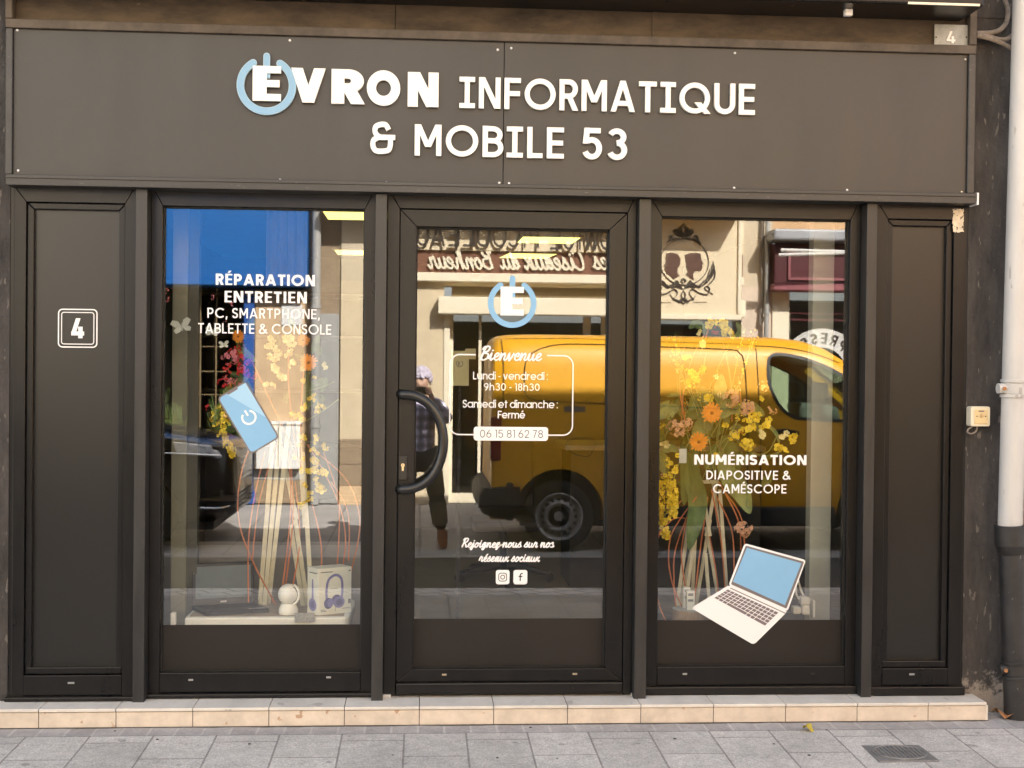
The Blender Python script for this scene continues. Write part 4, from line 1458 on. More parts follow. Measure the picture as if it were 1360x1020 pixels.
def leaf_on_ground(c, size, ang, m, label):
    mb = MB()
    n = 7
    vs, fs = [], []
    ca, sa = math.cos(ang), math.sin(ang)
    for i in range(n):
        t = i / (n - 1)
        w = math.sin(PI * t ** .8) * .42 + .01 + (.1 if i % 2 else 0)
        for k in (-1, 0, 1):
            x, y = (t - .5) * size, k * w * size
            z = abs(k) * w * size * .55 + .012 * math.sin(t * 5) + .006
            vs.append((c.x + x * ca - y * sa, c.y + x * sa + y * ca, c.z + z))
    for i in range(n - 1):
        for k in range(2):
            a = i * 3 + k
            fs.append((a, a + 1, a + 4, a + 3))
    mb.add(vs, fs)
    return tag(mb.build('fallen_leaf', m, None, recalc=False), label, 'leaf', 'fallen leaves')


leaf_on_ground(gp(1338, 957), .085, .9, 'leaf_brown', 'curled brown dry leaf lying at the foot of the drainpipe')
leaf_on_ground(gp(1322, 949), .04, .1, 'leaf_brown', 'tiny brown leaf scrap behind the end of the doorstep')
leaf_on_ground(gp(1074, 974), .055, -.7, 'leaf_yellow', 'yellow fallen leaf on the setts before the doorstep')
q = [gp(1343, 957), gp(1350, 958), gp(1356, 955), gp(1364, 951)]
tag(MB().tube(cr([(p.x, p.y, p.z + .006) for p in q], 5), .004, 6).build('string', 'string', None), 'loose teal string lying by the foot of the drainpipe', 'string')

# ================================================================== ACROSS THE STREET (seen mirrored in the glass)
M['roughcast'] = mat('cream_roughcast', (.62, .52, .36), .9, var=.10, vscale=5, bump=.9, bscale=70)
M['roughcast2'] = mat('pinkish_roughcast', (.64, .53, .43), .9, var=.10, vscale=5, bump=.7, bscale=60)
M['cream'] = mat('cream_paint', (.70, .60, .42), .6, var=.05, vscale=4)
M['cream_light'] = mat('pale_cream_paint', (.76, .69, .53), .55, var=.04)
M['brown_sign'] = mat('brown_sign_paint', (.17, .072, .038), .55, var=.15, vscale=3)
M['dark_letter'] = mat('dark_brown_metal', (.035, .024, .017), .45)
M['shop_dark'] = mat('dark_shop_interior', (.035, .028, .020), .7, var=.4, vscale=2)
M['shop_brown'] = mat('brown_curtain', (.20, .145, .07), .8, var=.2, vscale=3, streak=(8, 1, .5))
M['blue_paint'] = mat('bright_blue_paint', (.007, .105, .36), .45, var=.08, vscale=2)
M['blue_dull'] = mat('blue_woodwork', (.02, .085, .33), .45, var=.12)
M['stone_panel'] = mat('beige_stone', (.58, .42, .26), .8, var=.14, vscale=6, bump=.2, bscale=90)
M['granite_and_shade'] = mat('granite_and_wall_shade', (.27, .20, .13), .8, var=.25, vscale=30, specks=.14, speck_col=(.5, .42, .32), speck_scale=160)
M['box_white'] = mat('white_metal_cabinet', (.70, .70, .69), .45, var=.05)
M['salmon'] = mat('salmon_render', (.58, .37, .20), .9, var=.2, vscale=4, bump=.3)
M['slate_grey'] = mat('grey_zinc_cornice', (.30, .31, .33), .55, .2, var=.2, vscale=4, streak=(.5, 1, 3))
M['maroon'] = mat('maroon_paint', (.075, .016, .020), .4, var=.12, vscale=3)
M['maroon_lit'] = mat('sunlit_maroon', (.25, .075, .09), .5, var=.12)  # lighter copy of the maroon, sunlight put into its colour
M['upper_cream'] = mat('upper_render', (.55, .47, .35), .9, var=.1, vscale=1.2)
M['shutter'] = mat('grey_shutter', (.38, .40, .40), .6, var=.1)
M['window_dark'] = mat('window_pane', (.03, .035, .04), .08, var=.1)
M['pipe_grey'] = mat('grey_downpipe', (.36, .36, .35), .5, .1, var=.12, vscale=6)
M['glass_far'] = glass('far_shop_glass', .10, (.8, .8, .78))
SF = 10.1                       # distance of the far facade in front of the glass
YO = YG - SF
GF = -.058                      # ground level there


def qx(u, s=SF, v=491):
    return Q(u, v, s).x


def qz(u, v, s=SF):
    return Q(u, v, s).z


def fbox(mb, u0, u1, z0, z1, s0, s1):
    """box on the far facade: photo columns u0..u1 (read at distance s0), heights in metres, standing s0..s1 from the glass"""
    return mb.box(qx(u0, s0), qx(u1, s0), YG - s0, YG - s1, z0, z1)


def upper_windows(parent, xs, z0, z1, y, rnd=0):
    for x in xs:
        mb = frame4(MB(), x - .5, x + .5, z0, z1, .07, .07, .07, .07, y - .02, y + .05)
        w_ = mb.build('window', 'cream_light', parent)
        MB().box(x - .43, x + .43, y - .015, y - .005, z0 + .07, z1 - .07).build('pane', 'window_dark', w_)
        for sgn in (-1, 1):
            MB().box(x + sgn * .52, x + sgn * 1.0, y + .002, y + .05, z0 - .02, z1 + .02).build('shutter', 'shutter', w_)


# ---- blue flower shop
bx1 = qx(407, 9.85)
bs = thing('flower_shop', 'bright blue fronted flower shop across the street with dark open display windows', 'shop', (-4.5, YO, GF))
fz0 = qz(310, 375, 9.85)
MB().box(qx(196, SF), qx(453, SF), YO - .6, YO, 4.3, 7.4).build('upper_wall', 'upper_cream', bs)
upper_windows(bs, (-5.6,), 5.2, 7.0, YO)
XBL = qx(196, 9.85)
MB().box(XBL, bx1, YG - 9.85, YO - .3, fz0 + .03, 4.3).build('fascia', 'blue_paint', bs, bevel=.01)
MB().box(XBL - .02, bx1 + .02, YG - 9.78, YO - .25, fz0 - .04, fz0 + .028).build('fascia_lip', 'blue_paint', bs, bevel=.008)
MB().box(qx(196, SF), qx(404, SF), YO - 3.2, YO - 3.1, -.1, fz0).build('back_wall', 'shop_dark', bs)
MB().box(qx(196, SF) - .05, qx(196, SF), YO - 3.2, YO - .3, -.1, 4.2).build('side_wall', 'shop_dark', bs)
MB().box(qx(196, SF), qx(404, SF), YO - 3.1, YO, fz0 - .03, fz0 + .03).build('ceiling', 'shop_dark', bs)
MB().box(qx(196, SF), qx(404, SF), YO - 3.1, YO, -.1, GF + .03).build('shop_floor', 'shop_dark', bs)
mb = MB()
fbox(mb, 323, 337, GF, fz0 - .05, SF - .08, SF + .1)
mb.build('pillar', 'blue_dull', bs, bevel=.01)
mb = MB()
fbox(mb, 318, 340, GF, GF + .16, SF - .12, SF + .12)
mb.build('pillar_foot', 'blue_dull', bs, bevel=.01)
mb = MB()
fbox(mb, 299, 320, GF, qz(310, 604), SF - .06, SF + .1)
mb.build('stall_riser', 'blue_dull', bs, bevel=.008)
for a, b in ((198, 222), (222, 299)):
    mb = MB()
    fbox(mb, a, b, GF, GF + .42, SF - .03, SF + .08)
    mb.build('stall_riser', 'blue_dull', bs, bevel=.01)
mb = MB()
for u in (265, 286):
    fbox(mb, u, u + 1.6, GF + .4, fz0 - .05, SF + .02, SF + .06)
for v in (460, 493, 524):
    z = qz(275, v)
    mb.box(qx(262), qx(300), YO - .08, YO - .05, z - .006, z + .006)
mb.build('glazing_bars', 'shop_brown', bs)
mb = MB()
fbox(mb, 338, 404, GF, fz0 - .06, SF - .03, SF + .5)
mb.build('stone_pier', 'stone_panel', bs, bevel=.01)
mb = MB()
fbox(mb, 337.5, 404.5, GF, qz(370, 637), SF - .055, SF)
mb.build('granite_plinth', 'granite_and_shade', bs, bevel=.01)
mb = MB()
fbox(mb, 337.5, 404.5, qz(370, 637) + .002, qz(370, 624), SF - .06, SF)
mb.build('plinth_coping', 'pipe_grey', bs, bevel=.006)

ec = thing('electrical_cabinet', 'white electrical cabinet on the beige stone pier of the flower shop', 'cabinet', (qx(370), YO + .1, qz(370, 621)))
mb = MB()
fbox(mb, 341, 399, qz(370, 621), qz(370, 563), SF - .20, SF - .03)
mb.build('cabinet_body', 'box_white', ec, bevel=.006, seg=2)
mb = MB()
fbox(mb, 339, 401, qz(370, 563) + .002, qz(370, 558.5), SF - .22, SF - .03)
mb.build('cabinet_lid', 'box_white', ec, bevel=.004)
mb = MB()
fbox(mb, 370, 371, qz(370, 618), qz(370, 566), SF - .203, SF - .199)
mb.build('door_gap', 'dark_letter', ec)
ns = thing('wall_notice', 'small blank white notice on the stone pier under the blue fascia', 'notice', (qx(388), YO + .04, qz(388, 420)))
mb = MB()
fbox(mb, 373, 401, qz(388, 432), qz(388, 405), SF - .05, SF - .032)
mb.build('board', 'box_white', ns, bevel=.004)

# flowers standing outside the blue shop
M['orange_planter'] = mat('orange_planter', (.55, .07, .02), .5)
M['pink'] = mat('pink_petals', (.62, .12, .26), .6, var=.3, vscale=40)
M['green_leaf'] = mat('green_leaf', (.07, .11, .022), .55, var=.4, vscale=18)
M['terracotta'] = mat('dark_pot', (.08, .05, .04), .7)


def leafy(mb, c, r, n, rnd, size=.05, squash=1.0):
    for _ in range(n):
        d = Vector((rnd.gauss(0, 1), rnd.gauss(0, 1), rnd.gauss(0, 1) * squash))
        d = d.normalized() * r * rnd.random() ** .4
        p = Vector(c) + d
        a = Vector((rnd.gauss(0, 1), rnd.gauss(0, 1), rnd.gauss(0, 1))).normalized()
        b = a.orthogonal().normalized()
        s = size * rnd.uniform(.6, 1.3)
        mb.add([p - a * s, p + b * s * .45, p + a * s, p - b * s * .45], [(0, 1, 2, 3)])
    return mb


rnd = random.Random(5)
pl_x0, pl_x1 = qx(205, 9.4), qx(243, 9.4)
pz = qz(228, 578, 9.4)
ft = thing('planter_trough', 'orange planter trough of spiky green plants before the flower shop', 'planter', ((pl_x0 + pl_x1) / 2, YG - 9.4, GF))
MB().box(pl_x0, pl_x1, YG - 9.55, YG - 9.25, pz - .02, pz + .11).build('trough', 'orange_planter', ft, bevel=.02, seg=2)
MB().box(pl_x0 + .05, pl_x1 - .05, YG - 9.52, YG - 9.28, GF, pz - .021).build('stand', 'terracotta', ft)
mb = MB()
for k in range(90):
    x = rnd.uniform(pl_x0, pl_x1)
    b = Vector((x, YG - 9.4 + rnd.uniform(-.1, .1), pz + .1))
    t = b + Vector((rnd.gauss(0, .07), rnd.gauss(0, .07), rnd.uniform(.12, .34)))
    w = Vector((.012, 0, 0))
    mb.add([b - w, b + w, t], [(0, 1, 2)])
mb.build('plants', 'green_leaf', ft, recalc=False)
pp = Q(256, 581, 9.3)
fp = thing('flower_pot', 'pot of pink flowers beside the orange planter trough', 'flower pot', (pp.x, pp.y, GF))
MB().lathe([(.0, 0), (.09, 0), (.13, .24), (.115, .24), (.10, .2)], (pp.x, pp.y, pp.z - .34), n=18).build('pot', 'terracotta', fp, smooth=True)
MB().box(pp.x - .18, pp.x + .18, pp.y - .16, pp.y + .16, GF, pp.z - .342).build('pot_stand', 'terracotta', fp)
leafy(MB(), (pp.x, pp.y, pp.z - .06), .17, 120, rnd, .05, .6).build('foliage', 'green_leaf', fp, recalc=False)
mb = MB()
for k in range(26):
    q = (pp.x + rnd.gauss(0, .09), pp.y + .08 + rnd.uniform(0, .08), pp.z + rnd.uniform(-.06, .08))
    mb.lathe([(.0, .006), (.02, .012), (.028, .004), (.012, -.01)], q, (rnd.gauss(0, .3), 1, rnd.gauss(.2, .3)), 7)
mb.build('blossoms', 'pink', fp)
pp = Q(302, 560, 9.75)
hp = thing('hanging_bouquet', 'tall bunch of yellow and violet flowers at the blue pillar', 'flowers', (pp.x, pp.y, GF))
M['yellow_bloom'] = mat('yellow_bloom', (.62, .42, .04), .6, var=.3, vscale=50)
M['violet'] = mat('violet_bloom', (.36, .09, .38), .6, var=.3, vscale=50)
MB().lathe([(.0, 0), (.10, 0), (.14, .62), (.12, .62)], (pp.x, pp.y, GF), n=16).build('bucket', 'terracotta', hp, smooth=True)
mb = MB()
for k in range(26):
    b = Vector((pp.x + rnd.gauss(0, .04), pp.y, GF + .5))
    t = Vector((pp.x + rnd.gauss(0, .16), pp.y + rnd.gauss(0, .1), pp.z + rnd.uniform(-.3, .35)))
    mb.tube([b, (b + t) / 2 + Vector((rnd.gauss(0, .03), 0, 0)), t], .006, 5)
mb.build('stems', 'green_leaf', hp)
for nm, mm, dx in (('yellow_flowers', 'yellow_bloom', -.02), ('violet_flowers', 'violet', .12)):
    leafy(MB(), (pp.x + dx, pp.y + .06, pp.z + .05), .17, 130, rnd, .035, 1.9).build(nm, mm, hp, recalc=False)
leafy(MB(), (pp.x, pp.y, pp.z - .1), .22, 150, rnd, .07, 1.5).build('foliage', 'green_leaf', hp, recalc=False)

# ---- plain house further left
hs_ = thing('stone_house', 'plain beige rendered house on the far left across the street', 'house', (-9, YO, GF))
xh1 = qx(195.5, SF)
MB().box(-15, xh1, YO - .5, YO, -.1, 7.2).build('wall', 'upper_cream', hs_)
MB().box(-15, xh1, YO + .001, YO + .03, GF, .75).build('plinth', 'granite_and_shade', hs_)
upper_windows(hs_, (-12.5, -9.6, -6.9), 1.2, 2.9, YO)
upper_windows(hs_, (-12.5, -9.6, -6.9), 4.6, 6.3, YO)

# ---- barber's shop with the cream sign
bb = thing('barber_shop', 'sunlit cream barber shop with a long sign band across the street', 'shop', (2, YO, GF))
zc0 = qz(600, 374.5)            # bottom of the cream band
zc1 = qz(600, 363)
zc2 = qz(580, 333)              # top of the brown band
XB0, XB1 = qx(452), qx(1024)
jx0, jx1 = qx(597), qx(984)
MB().box(XB0, jx0 - .075, YO - .5, YO, -.1, zc0).build('roughcast_wall', 'roughcast', bb)
zh = qz(700, 392)               # underside of the transom
zs0, zs1 = qz(700, 419), qz(700, 396.5)
MB().box(jx0 - .074, jx0, YO - .30, YO + .015, GF, zs0 + .02).build('jamb', 'cream_light', bb, bevel=.006)
MB().box(jx1, XB1, YO - .5, YO - .001, -.1, zc0).build('roughcast_wall', 'roughcast2', bb)
MB().box(XB0, XB1, YO - .5, YO - .002, zc0 + .001, 7.5).build('upper_wall', 'upper_cream', bb)
upper_windows(bb, (-.4, 2.6), 5.3, 7.1, YO)
# sign band
sx0, sx1 = qx(540, SF - .1), qx(985, SF - .1)
MB().box(XB0 + .5, jx1, YO + .001, YO + .12, zc0, zc1).build('sign_band', 'cream_light', bb, bevel=.008)
MB().box(XB0 + .5, jx1, YO + .001, YO + .03, zc1 + .001, zc2).build('sign_band', 'brown_sign', bb)
MB().box(XB0 + .5, jx1, YO + .001, YO + .07, zc2 + .001, 3.62).build('sign_band', 'cream', bb, bevel=.006)
zr_ = qz(700, 381)
MB().box(jx0 + .02, jx1, YO - .12, YO - .06, zs1, zr_).build('transom', 'shop_brown', bb)
MB().box(jx0 - .074, jx1, YO - .31, YO - .002, zr_ + .001, zc0 - .001).build('lintel', 'cream', bb)
# projecting slab of the rolled shutter
ss0 = qx(581, SF - .22)
MB().box(ss0, jx1, YO - .10, YO + .22, zs0, zs1).build('shutter_box', 'cream_light', bb, bevel=.012, seg=2)
# cornice shading the top of the sign
MB().box(XB0 - .1, XB1 - .5, YO, YO + .62, 3.66, 3.80).build('cornice', 'cream', bb, bevel=.02)
# dark room and its window
MB().box(jx0, jx1, YO - 2.4, YO - 2.3, -.1, zs0).build('back_wall', 'shop_dark', bb)
MB().box(jx0, jx1, YO - 2.3, YO - .3, -.1, GF + .02).build('shop_floor', 'shop_dark', bb)
MB().box(jx0 - .05, jx0, YO - 2.3, YO - .31, -.1, zs0).build('side_wall', 'shop_dark', bb)
mb = MB()
for u0, u1 in ((597, 602), (636, 640), (776, 786), (800, 860), (985, 990)):
    mb.box(qx(u0), qx(u1), YO - .2, YO - .14, GF + .1, zs0)
mb.box(jx0, jx1, YO - .22, YO - .10, GF, GF + .12)
mb.build('window_frame', 'cream_light', bb)
mb = MB()
for k in range(9):
    x = jx0 + .7 + k * .33
    mb.box(x, x + .19, YO - 1.2 + .2 * (k % 2), YO - 1.15 + .2 * (k % 2), GF + .02, 1.1 + .35 * ((k * 5) % 4))
mb.build('room_furniture', 'shop_brown', bb)
MB().poly([(jx0, YO - .17, GF + .1), (jx1, YO - .17, GF + .1), (jx1, YO - .17, zs0), (jx0, YO - .17, zs0)]).build('window_glass', 'glass_far', bb, recalc=False)
# letters of the sign: they read the right way round in the street, mirrored in our glass
sbrd = YO + .07


def far_line(ch_u, text, v_base, cap, w, y0, y1, m, parent, name):
    s = YG - y1
    ob = []
    for ch, (ua, ub) in zip(text, ch_u):
        g, adv = glyph(ch, w)
        xa, xb = qx(ua, s), qx(ub, s)       # left and right in the photo
        zb = qz(680, v_base, s)
        hgt = qz(680, v_base - cap, s) - zb
        fx = lambda a, b: (xb - (xb - xa) * a / adv, zb + b * hgt)
        mb = MB()
        put(mb, g, fx, w, y1, y0, st=-.0004)
        ob.append(mb.build(name, m, parent))
    return ob


far_line([(795, 809), (774, 794), (767.5, 769.5), (746, 761.5), (729, 743)], 'DWIGE', 330.5, 30, .11, sbrd + .045, sbrd + .06, M['dark_letter'], bb, 'sign_letter')
far_line([(701, 714), (694, 696), (673.5, 689.5), (652.5, 671.5), (631.5, 650), (613, 629), (594, 608.5), (571, 589.5), (552, 568)], 'PICOULEAU', 328.5, 30, .11, sbrd + .045, sbrd + .06, M['dark_letter'], bb, 'sign_letter')
sL = YG - (YO + .05)
for txt, ua, ub, vb in (('Les', 789, 822, 357.5), ('Ciseaux', 698, 778, 358), ('du', 666, 691, 357), ('Bonheur', 570, 656, 356.5)):
    p1, p0 = Q(ua, vb, sL), Q(ub, vb, sL)
    st_, W = cursive(txt)
    hgt = (p0.x - p1.x) / W * 1.02
    mb = MB()
    fx = lambda a, b: (p0.x - (p0.x - p1.x) * a / W, (p0.z + p1.z) / 2 + b * hgt)
    cursive_on(mb, txt, fx, .105, YO + .062, YO + .045, sgn=1)
    mb.build('script_lettering', 'cream_light', bb)
# emblem board
SE = 9.82
eb = thing('emblem_board', 'cream square board with an oval emblem of two head silhouettes on the barber front', 'sign board', (qx(915, SE), YG - SE, qz(915, 424, SE)))
ex0, ex1 = qx(845, SE), qx(983, SE)
ez0, ez1 = qz(915, 424.5, SE), 3.60
MB().box(ex0, ex1 - .05, YG - SE - .02, YG - SE, ez0 + .07, ez1).build('board', 'cream', eb)
MB().box(ex0, ex1, YG - SE - .28, YG - SE + .03, ez0, ez0 + .068).build('bottom_trim', 'cream_light', eb, bevel=.008)
MB().box(ex0, ex1, YG - SE + .001, YG - SE + .60, 3.602, 3.655).build('hood', 'cream_light', eb, bevel=.008)
MB().box(ex1 - .049, ex1, YG - SE - .28, YG - SE + .03, ez0 + .069, ez1).build('side_trim', 'cream_light', eb, bevel=.008)
MB().box(ex0 - .05, ex0 - .001, YG - SE - .28, YG - SE + .03, ez0, ez1).build('side_trim', 'cream_light', eb, bevel=.008)
ye = YG - SE + .012


M['head_brown'] = mat('dark_head_brown', (.095, .042, .024), .55, var=.1)


def em(x, z):
    p = Q(865 + x * .13235, 285 + z * .13235, SE - .012)
    return (p.x, p.z)


def em_stroke(mb, pts, w0, closed=False, k=0, taper=True):
    q = [em(*p) for p in (cr(pts, 6, closed) if len(pts) > 2 else pts)]
    n = len(q)
    L, R = offs(q, 1.0, closed)
    sc = .13235 / 110
    Lw, Rw = [], []
    for i, c in enumerate(q):
        t = i / max(n - 1, 1)
        w = w0 * sc * .8 * (1 if closed or not taper else .25 + .75 * math.sin(PI * min(max(t, .04), .96)))
        d = Vector(L[i]) - Vector(R[i])
        d = d.normalized() * (w / 2)
        Lw.append(tuple(Vector(c) + d))
        Rw.append(tuple(Vector(c) - d))
    mb.strip(Lw, Rw, ye + .0004 * (k % 5), ye - .008, closed)


mb = MB()
em_stroke(mb, arc(333, 475, 242, 232, 0, 360, 24)[:-1], 11, True)
mb.build('emblem_ring', 'dark_letter', eb)
Lh = [(155, 388), (215, 381), (268, 400), (293, 445), (288, 505), (262, 545), (262, 585), (285, 610), (225, 645), (185, 600), (155, 590), (150, 565), (135, 550), (142, 520), (130, 503), (150, 470), (145, 430)]
Rh = [(340, 405), (390, 386), (450, 383), (490, 388), (498, 412), (500, 455), (526, 492), (508, 505), (512, 535), (500, 560), (440, 565), (416, 600), (428, 655), (370, 615), (350, 597), (368, 570), (355, 520), (350, 470)]
for pts, nm in ((Lh, 'head_silhouette'), (Rh, 'head_silhouette')):
    q = [em(*p) for p in pts]
    MB().prism(q, ye - .008, ye + .001).build(nm, 'head_brown', eb)
mb = MB()
for k, x in enumerate((375, 400, 425, 450, 475)):
    em_stroke(mb, [(x, 392), (x + 6, 430), (x - 8, 480 - abs(k - 2) * 14)], 9, k=k)
mb.build('hair_lines', 'dark_letter', eb)
mb = MB()
k = 0
for sgn in (-1, 1):
    X = lambda d: 322 + sgn * d
    for pts, w in (([(X(4), 215), (X(-22), 150), (X(0), 80)], 20), ([(X(8), 210), (X(50), 180), (X(90), 150), (X(95), 190)], 30), ([(X(0), 225), (X(55), 205), (X(100), 180)], 26),
                   ([(X(6), 190), (X(45), 150), (X(25), 120)], 18), ([(X(180), 285), (X(135), 245), (X(110), 215), (X(140), 215), (X(150), 240)], 16), ([(X(185), 290), (X(110), 250), (X(30), 232)], 14),
                   ([(X(300), 800), (X(250), 770), (X(215), 740), (X(235), 720), (X(262), 745), (X(240), 800), (X(170), 790), (X(90), 750), (X(60), 790), (X(100), 840), (X(130), 800)], 17),
                   ([(X(15), 720), (X(70), 690), (X(150), 720), (X(210), 660)], 30), ([(X(5), 745), (X(60), 720), (X(120), 735)], 24),
                   ([(X(-4), 760), (X(-18), 820), (X(30), 870), (X(90), 850)], 18), ([(X(2), 895), (X(30), 860), (X(18), 840)], 26), ([(X(40), 890), (X(60), 860), (X(110), 850)], 20),
                   ([(X(4), 690), (X(20), 660), (X(-8), 640)], 22), ([(X(45), 690), (X(70), 665), (X(95), 700)], 18)):
        em_stroke(mb, pts, w, k=k)
        k += 1
for pts in ([(620, 470), (628, 560), (575, 660), (470, 740)], [(610, 500), (600, 590), (540, 680)], [(590, 540), (560, 640), (500, 700)], [(640, 560), (630, 640), (570, 710)]):
    em_stroke(mb, pts, 20, k=k)
    em_stroke(mb, [(645 - x + 18 - 20, z) for x, z in pts], 20, k=k + 1)
    k += 2
mb.build('emblem_ornament', 'dark_letter', eb)
mb = MB()
em_stroke(mb, [(95, 880), (200, 878)], 8)
em_stroke(mb, [(420, 880), (560, 875)], 8)
mb.build('emblem_rule', 'dark_letter', eb)

# ---- press shop on the right
ps = thing('press_shop', 'maroon fronted press shop with a round white window sign across the street', 'shop', (6.5, YO, GF))
px0 = qx(1024)
MB().box(px0 + .001, 16, YO - .5, YO - .004, qz(1070, 309), 7.3).build('upper_wall', 'salmon', ps)
upper_windows(ps, (7.2, 10.4, 13.6), 5.0, 6.8, YO)
cz0, cz1 = qz(1070, 324), qz(1070, 309)
MB().box(qx(1024, 9.7), 16, YO, YG - 9.65, cz0, cz1).build('cornice', 'slate_grey', ps, bevel=.03, seg=2)
mz0, mz1 = qz(1070, 388), cz0 - .02
MB().box(qx(1027, 9.85), 16, YO - .1, YG - 9.85, mz0 + .09, mz1).build('fascia', 'maroon', ps, bevel=.008)
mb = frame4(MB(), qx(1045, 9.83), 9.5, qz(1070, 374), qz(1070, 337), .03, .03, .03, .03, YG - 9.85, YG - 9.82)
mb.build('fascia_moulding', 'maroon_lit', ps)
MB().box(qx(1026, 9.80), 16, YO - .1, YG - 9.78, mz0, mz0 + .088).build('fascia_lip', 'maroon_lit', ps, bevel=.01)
MB().box(px0 + .001, qx(1047), YO - .4, YO + .02, GF, mz0 - .002).build('pier', 'cream_light', ps, bevel=.006)
MB().box(qx(1047) + .001, 16, YO - 2, YO - 1.9, -.1, mz0).build('back_wall', 'shop_dark', ps)
MB().box(qx(1047) + .001, 16, YO - 1.9, YO - .2, -.1, GF + .02).build('shop_floor', 'shop_dark', ps)
mb = MB()
for v in (416, 424):
    z = qz(1080, v)
    mb.box(qx(1047), 12, YO - .14, YO - .09, z - .012, z + .012)
mb.box(qx(1150), qx(1158), YO - .14, YO - .09, GF, mz0)
mb.build('window_bars', 'maroon_lit', ps)
MB().poly([(qx(1047), YO - .12, GF + .4), (15.5, YO - .12, GF + .4), (15.5, YO - .12, mz0), (qx(1047), YO - .12, mz0)]).build('window_glass', 'glass_far', ps, recalc=False)
for (ua, va, ub, vb) in ((1037, 332, 1124, 334.5), (1034, 338.5, 1124, 336)):
    a, b = Q(ua, va, 9.4), Q(ub, vb, 9.4)
    MB().tube([a, b, b + (b - a) * .8], .022, 10).build('awning_arm', 'pipe_white', ps, smooth=True)
# round window sign reading PRESSE
cc = Q(1092, 494, SF + .10)
rO, rI = qx(1150, SF) - qx(1092, SF), qx(1124, SF) - qx(1092, SF)
rO *= .98
mb = MB()
L = [(cc.x + rO * math.cos(q), cc.z + rO * math.sin(q)) for q in [PI * k / 40 for k in range(41)]]
R = [(cc.x + rI * math.cos(q), cc.z + rI * math.sin(q)) for q in [PI * k / 40 for k in range(41)]]
M['frosted_vinyl'] = mat('frosted_vinyl', (.55, .55, .53), .6)
mb.strip(L, R, YO - .116, YO - .119)
mb.build('round_window_sign', 'frosted_vinyl', ps)
mb = MB()
txt = 'PRESSE'
rm, ch_h = rI + (rO - rI) * .22, (rO - rI) * .56
for k, ch in enumerate(txt):
    g, adv = glyph(ch, .2)
    am = math.radians(52 + 17.5 * k)            # the street sees it from left (x+) to right (x-)
    for_x = lambda a, b, am=am, adv=adv: (cc.x + (rm + b * ch_h) * math.cos(am + (a - adv / 2) * ch_h / (rm + ch_h / 2)), cc.z + (rm + b * ch_h) * math.sin(am + (a - adv / 2) * ch_h / (rm + ch_h / 2)))
    put(mb, g, for_x, .2, YO - .113, YO - .1155, st=-.0004)
mb.build('press_lettering', 'dark_letter', ps)

# downpipes between the shops
for nm, ua, ub, va, col, lb in (('x', 1014, 1020, 0, 'pipe_grey', 'slim grey downpipe between the barber shop and the press shop'), ('x', 413, 425, 0, 'pipe_grey', 'grey downpipe between the flower shop and the barber shop')):
    d = thing('downpipe', lb, 'downpipe', (qx((ua + ub) / 2), YO + .08, GF))
    xc = qx((ua + ub) / 2, SF - .1)
    r_ = (qx(ub) - qx(ua)) / 2
    MB().tube([(xc, YO + .10, GF), (xc, YO + .10, 3), (xc, YO + .10, 7.8)], r_, 16).build('pipe', col, d, smooth=True)
    mb = MB()
    for z in (.9, 2.35, 4.6, 6.6):
        mb.tube([(xc, YO + .10, z - .02), (xc, YO + .10, z + .02)], r_ + .012, 16)
    mb.build('pipe_clips', col, d, smooth=True)
    if ua > 900:
        xb = qx(1009, SF - .06)
        MB().tube(cr([(xb, YO + .05, 8.0), (xb + .02, YO + .05, 3.6), (xb - .015, YO + .05, 3.2), (xb + .03, YO + .05, 2.7), (xb, YO + .05, 2.2)], 6), .02, 6).build('cable_bundle', 'cable', d, smooth=True)
    else:
        MB().box(qx(424.5), qx(450), YO - .1, YO + .035, GF, qz(440, 417)).build('boxed_casing', 'pipe_grey', d, bevel=.01)
        MB().box(qx(405), qx(412), YO - .5, YO - .25, GF, 6).build('dark_joint', 'shop_dark', d)
MB().box(qx(404.2), qx(452), YO - .6, YO - .04, -.1, 4.3).build('shaded_wall', 'granite_and_shade', bs)  # beige wall in shadow: the shade is put into this brown
pwl = MB()
for k, (va, vb, cmt) in enumerate(((672, 645, 'stone_panel'), (644.5, 617, 'granite_and_shade'), (616.5, 583, 'granite_and_shade'))):
    MB().box(XB0 + .001, qx(553), YO - .1, YO + .02 - .004 * k, qz(470, va), qz(470, vb)).build('plinth_course', cmt, bb, bevel=.004)

# ================================================================== VEHICLES
M['van_yellow'] = mat('yellow_van_paint', (.78, .38, .006), .4, var=.03, coat=.25)
M['black_plastic'] = mat('black_bumper_plastic', (.016, .016, .016), .55, var=.15)
M['tyre'] = mat('tyre_rubber', (.014, .014, .014), .8, var=.2)
M['rim'] = mat('dull_steel_rim', (.36, .35, .34), .42, .4, var=.15)
M['red_lens'] = mat('red_lamp_lens', (.20, .006, .01), .15, coat=.5)
M['white_lens'] = mat('clear_lamp_lens', (.75, .76, .78), .1, coat=.7)
M['car_glass'] = glass('vehicle_glass', .09, (.62, .74, .64))
M['seat'] = mat('grey_seat_cloth', (.17, .175, .17), .9)
M['cab_trim'] = mat('dark_cab_trim', (.03, .03, .03), .7)
M['groove'] = mat('panel_gap', (.05, .022, .003), .7)
M['car_black'] = mat('black_car_paint', (.008, .008, .009), .25, var=.05, coat=.4)
M['chrome'] = mat('chrome_trim', (.6, .6, .6), .15, 1.0, var=.02)


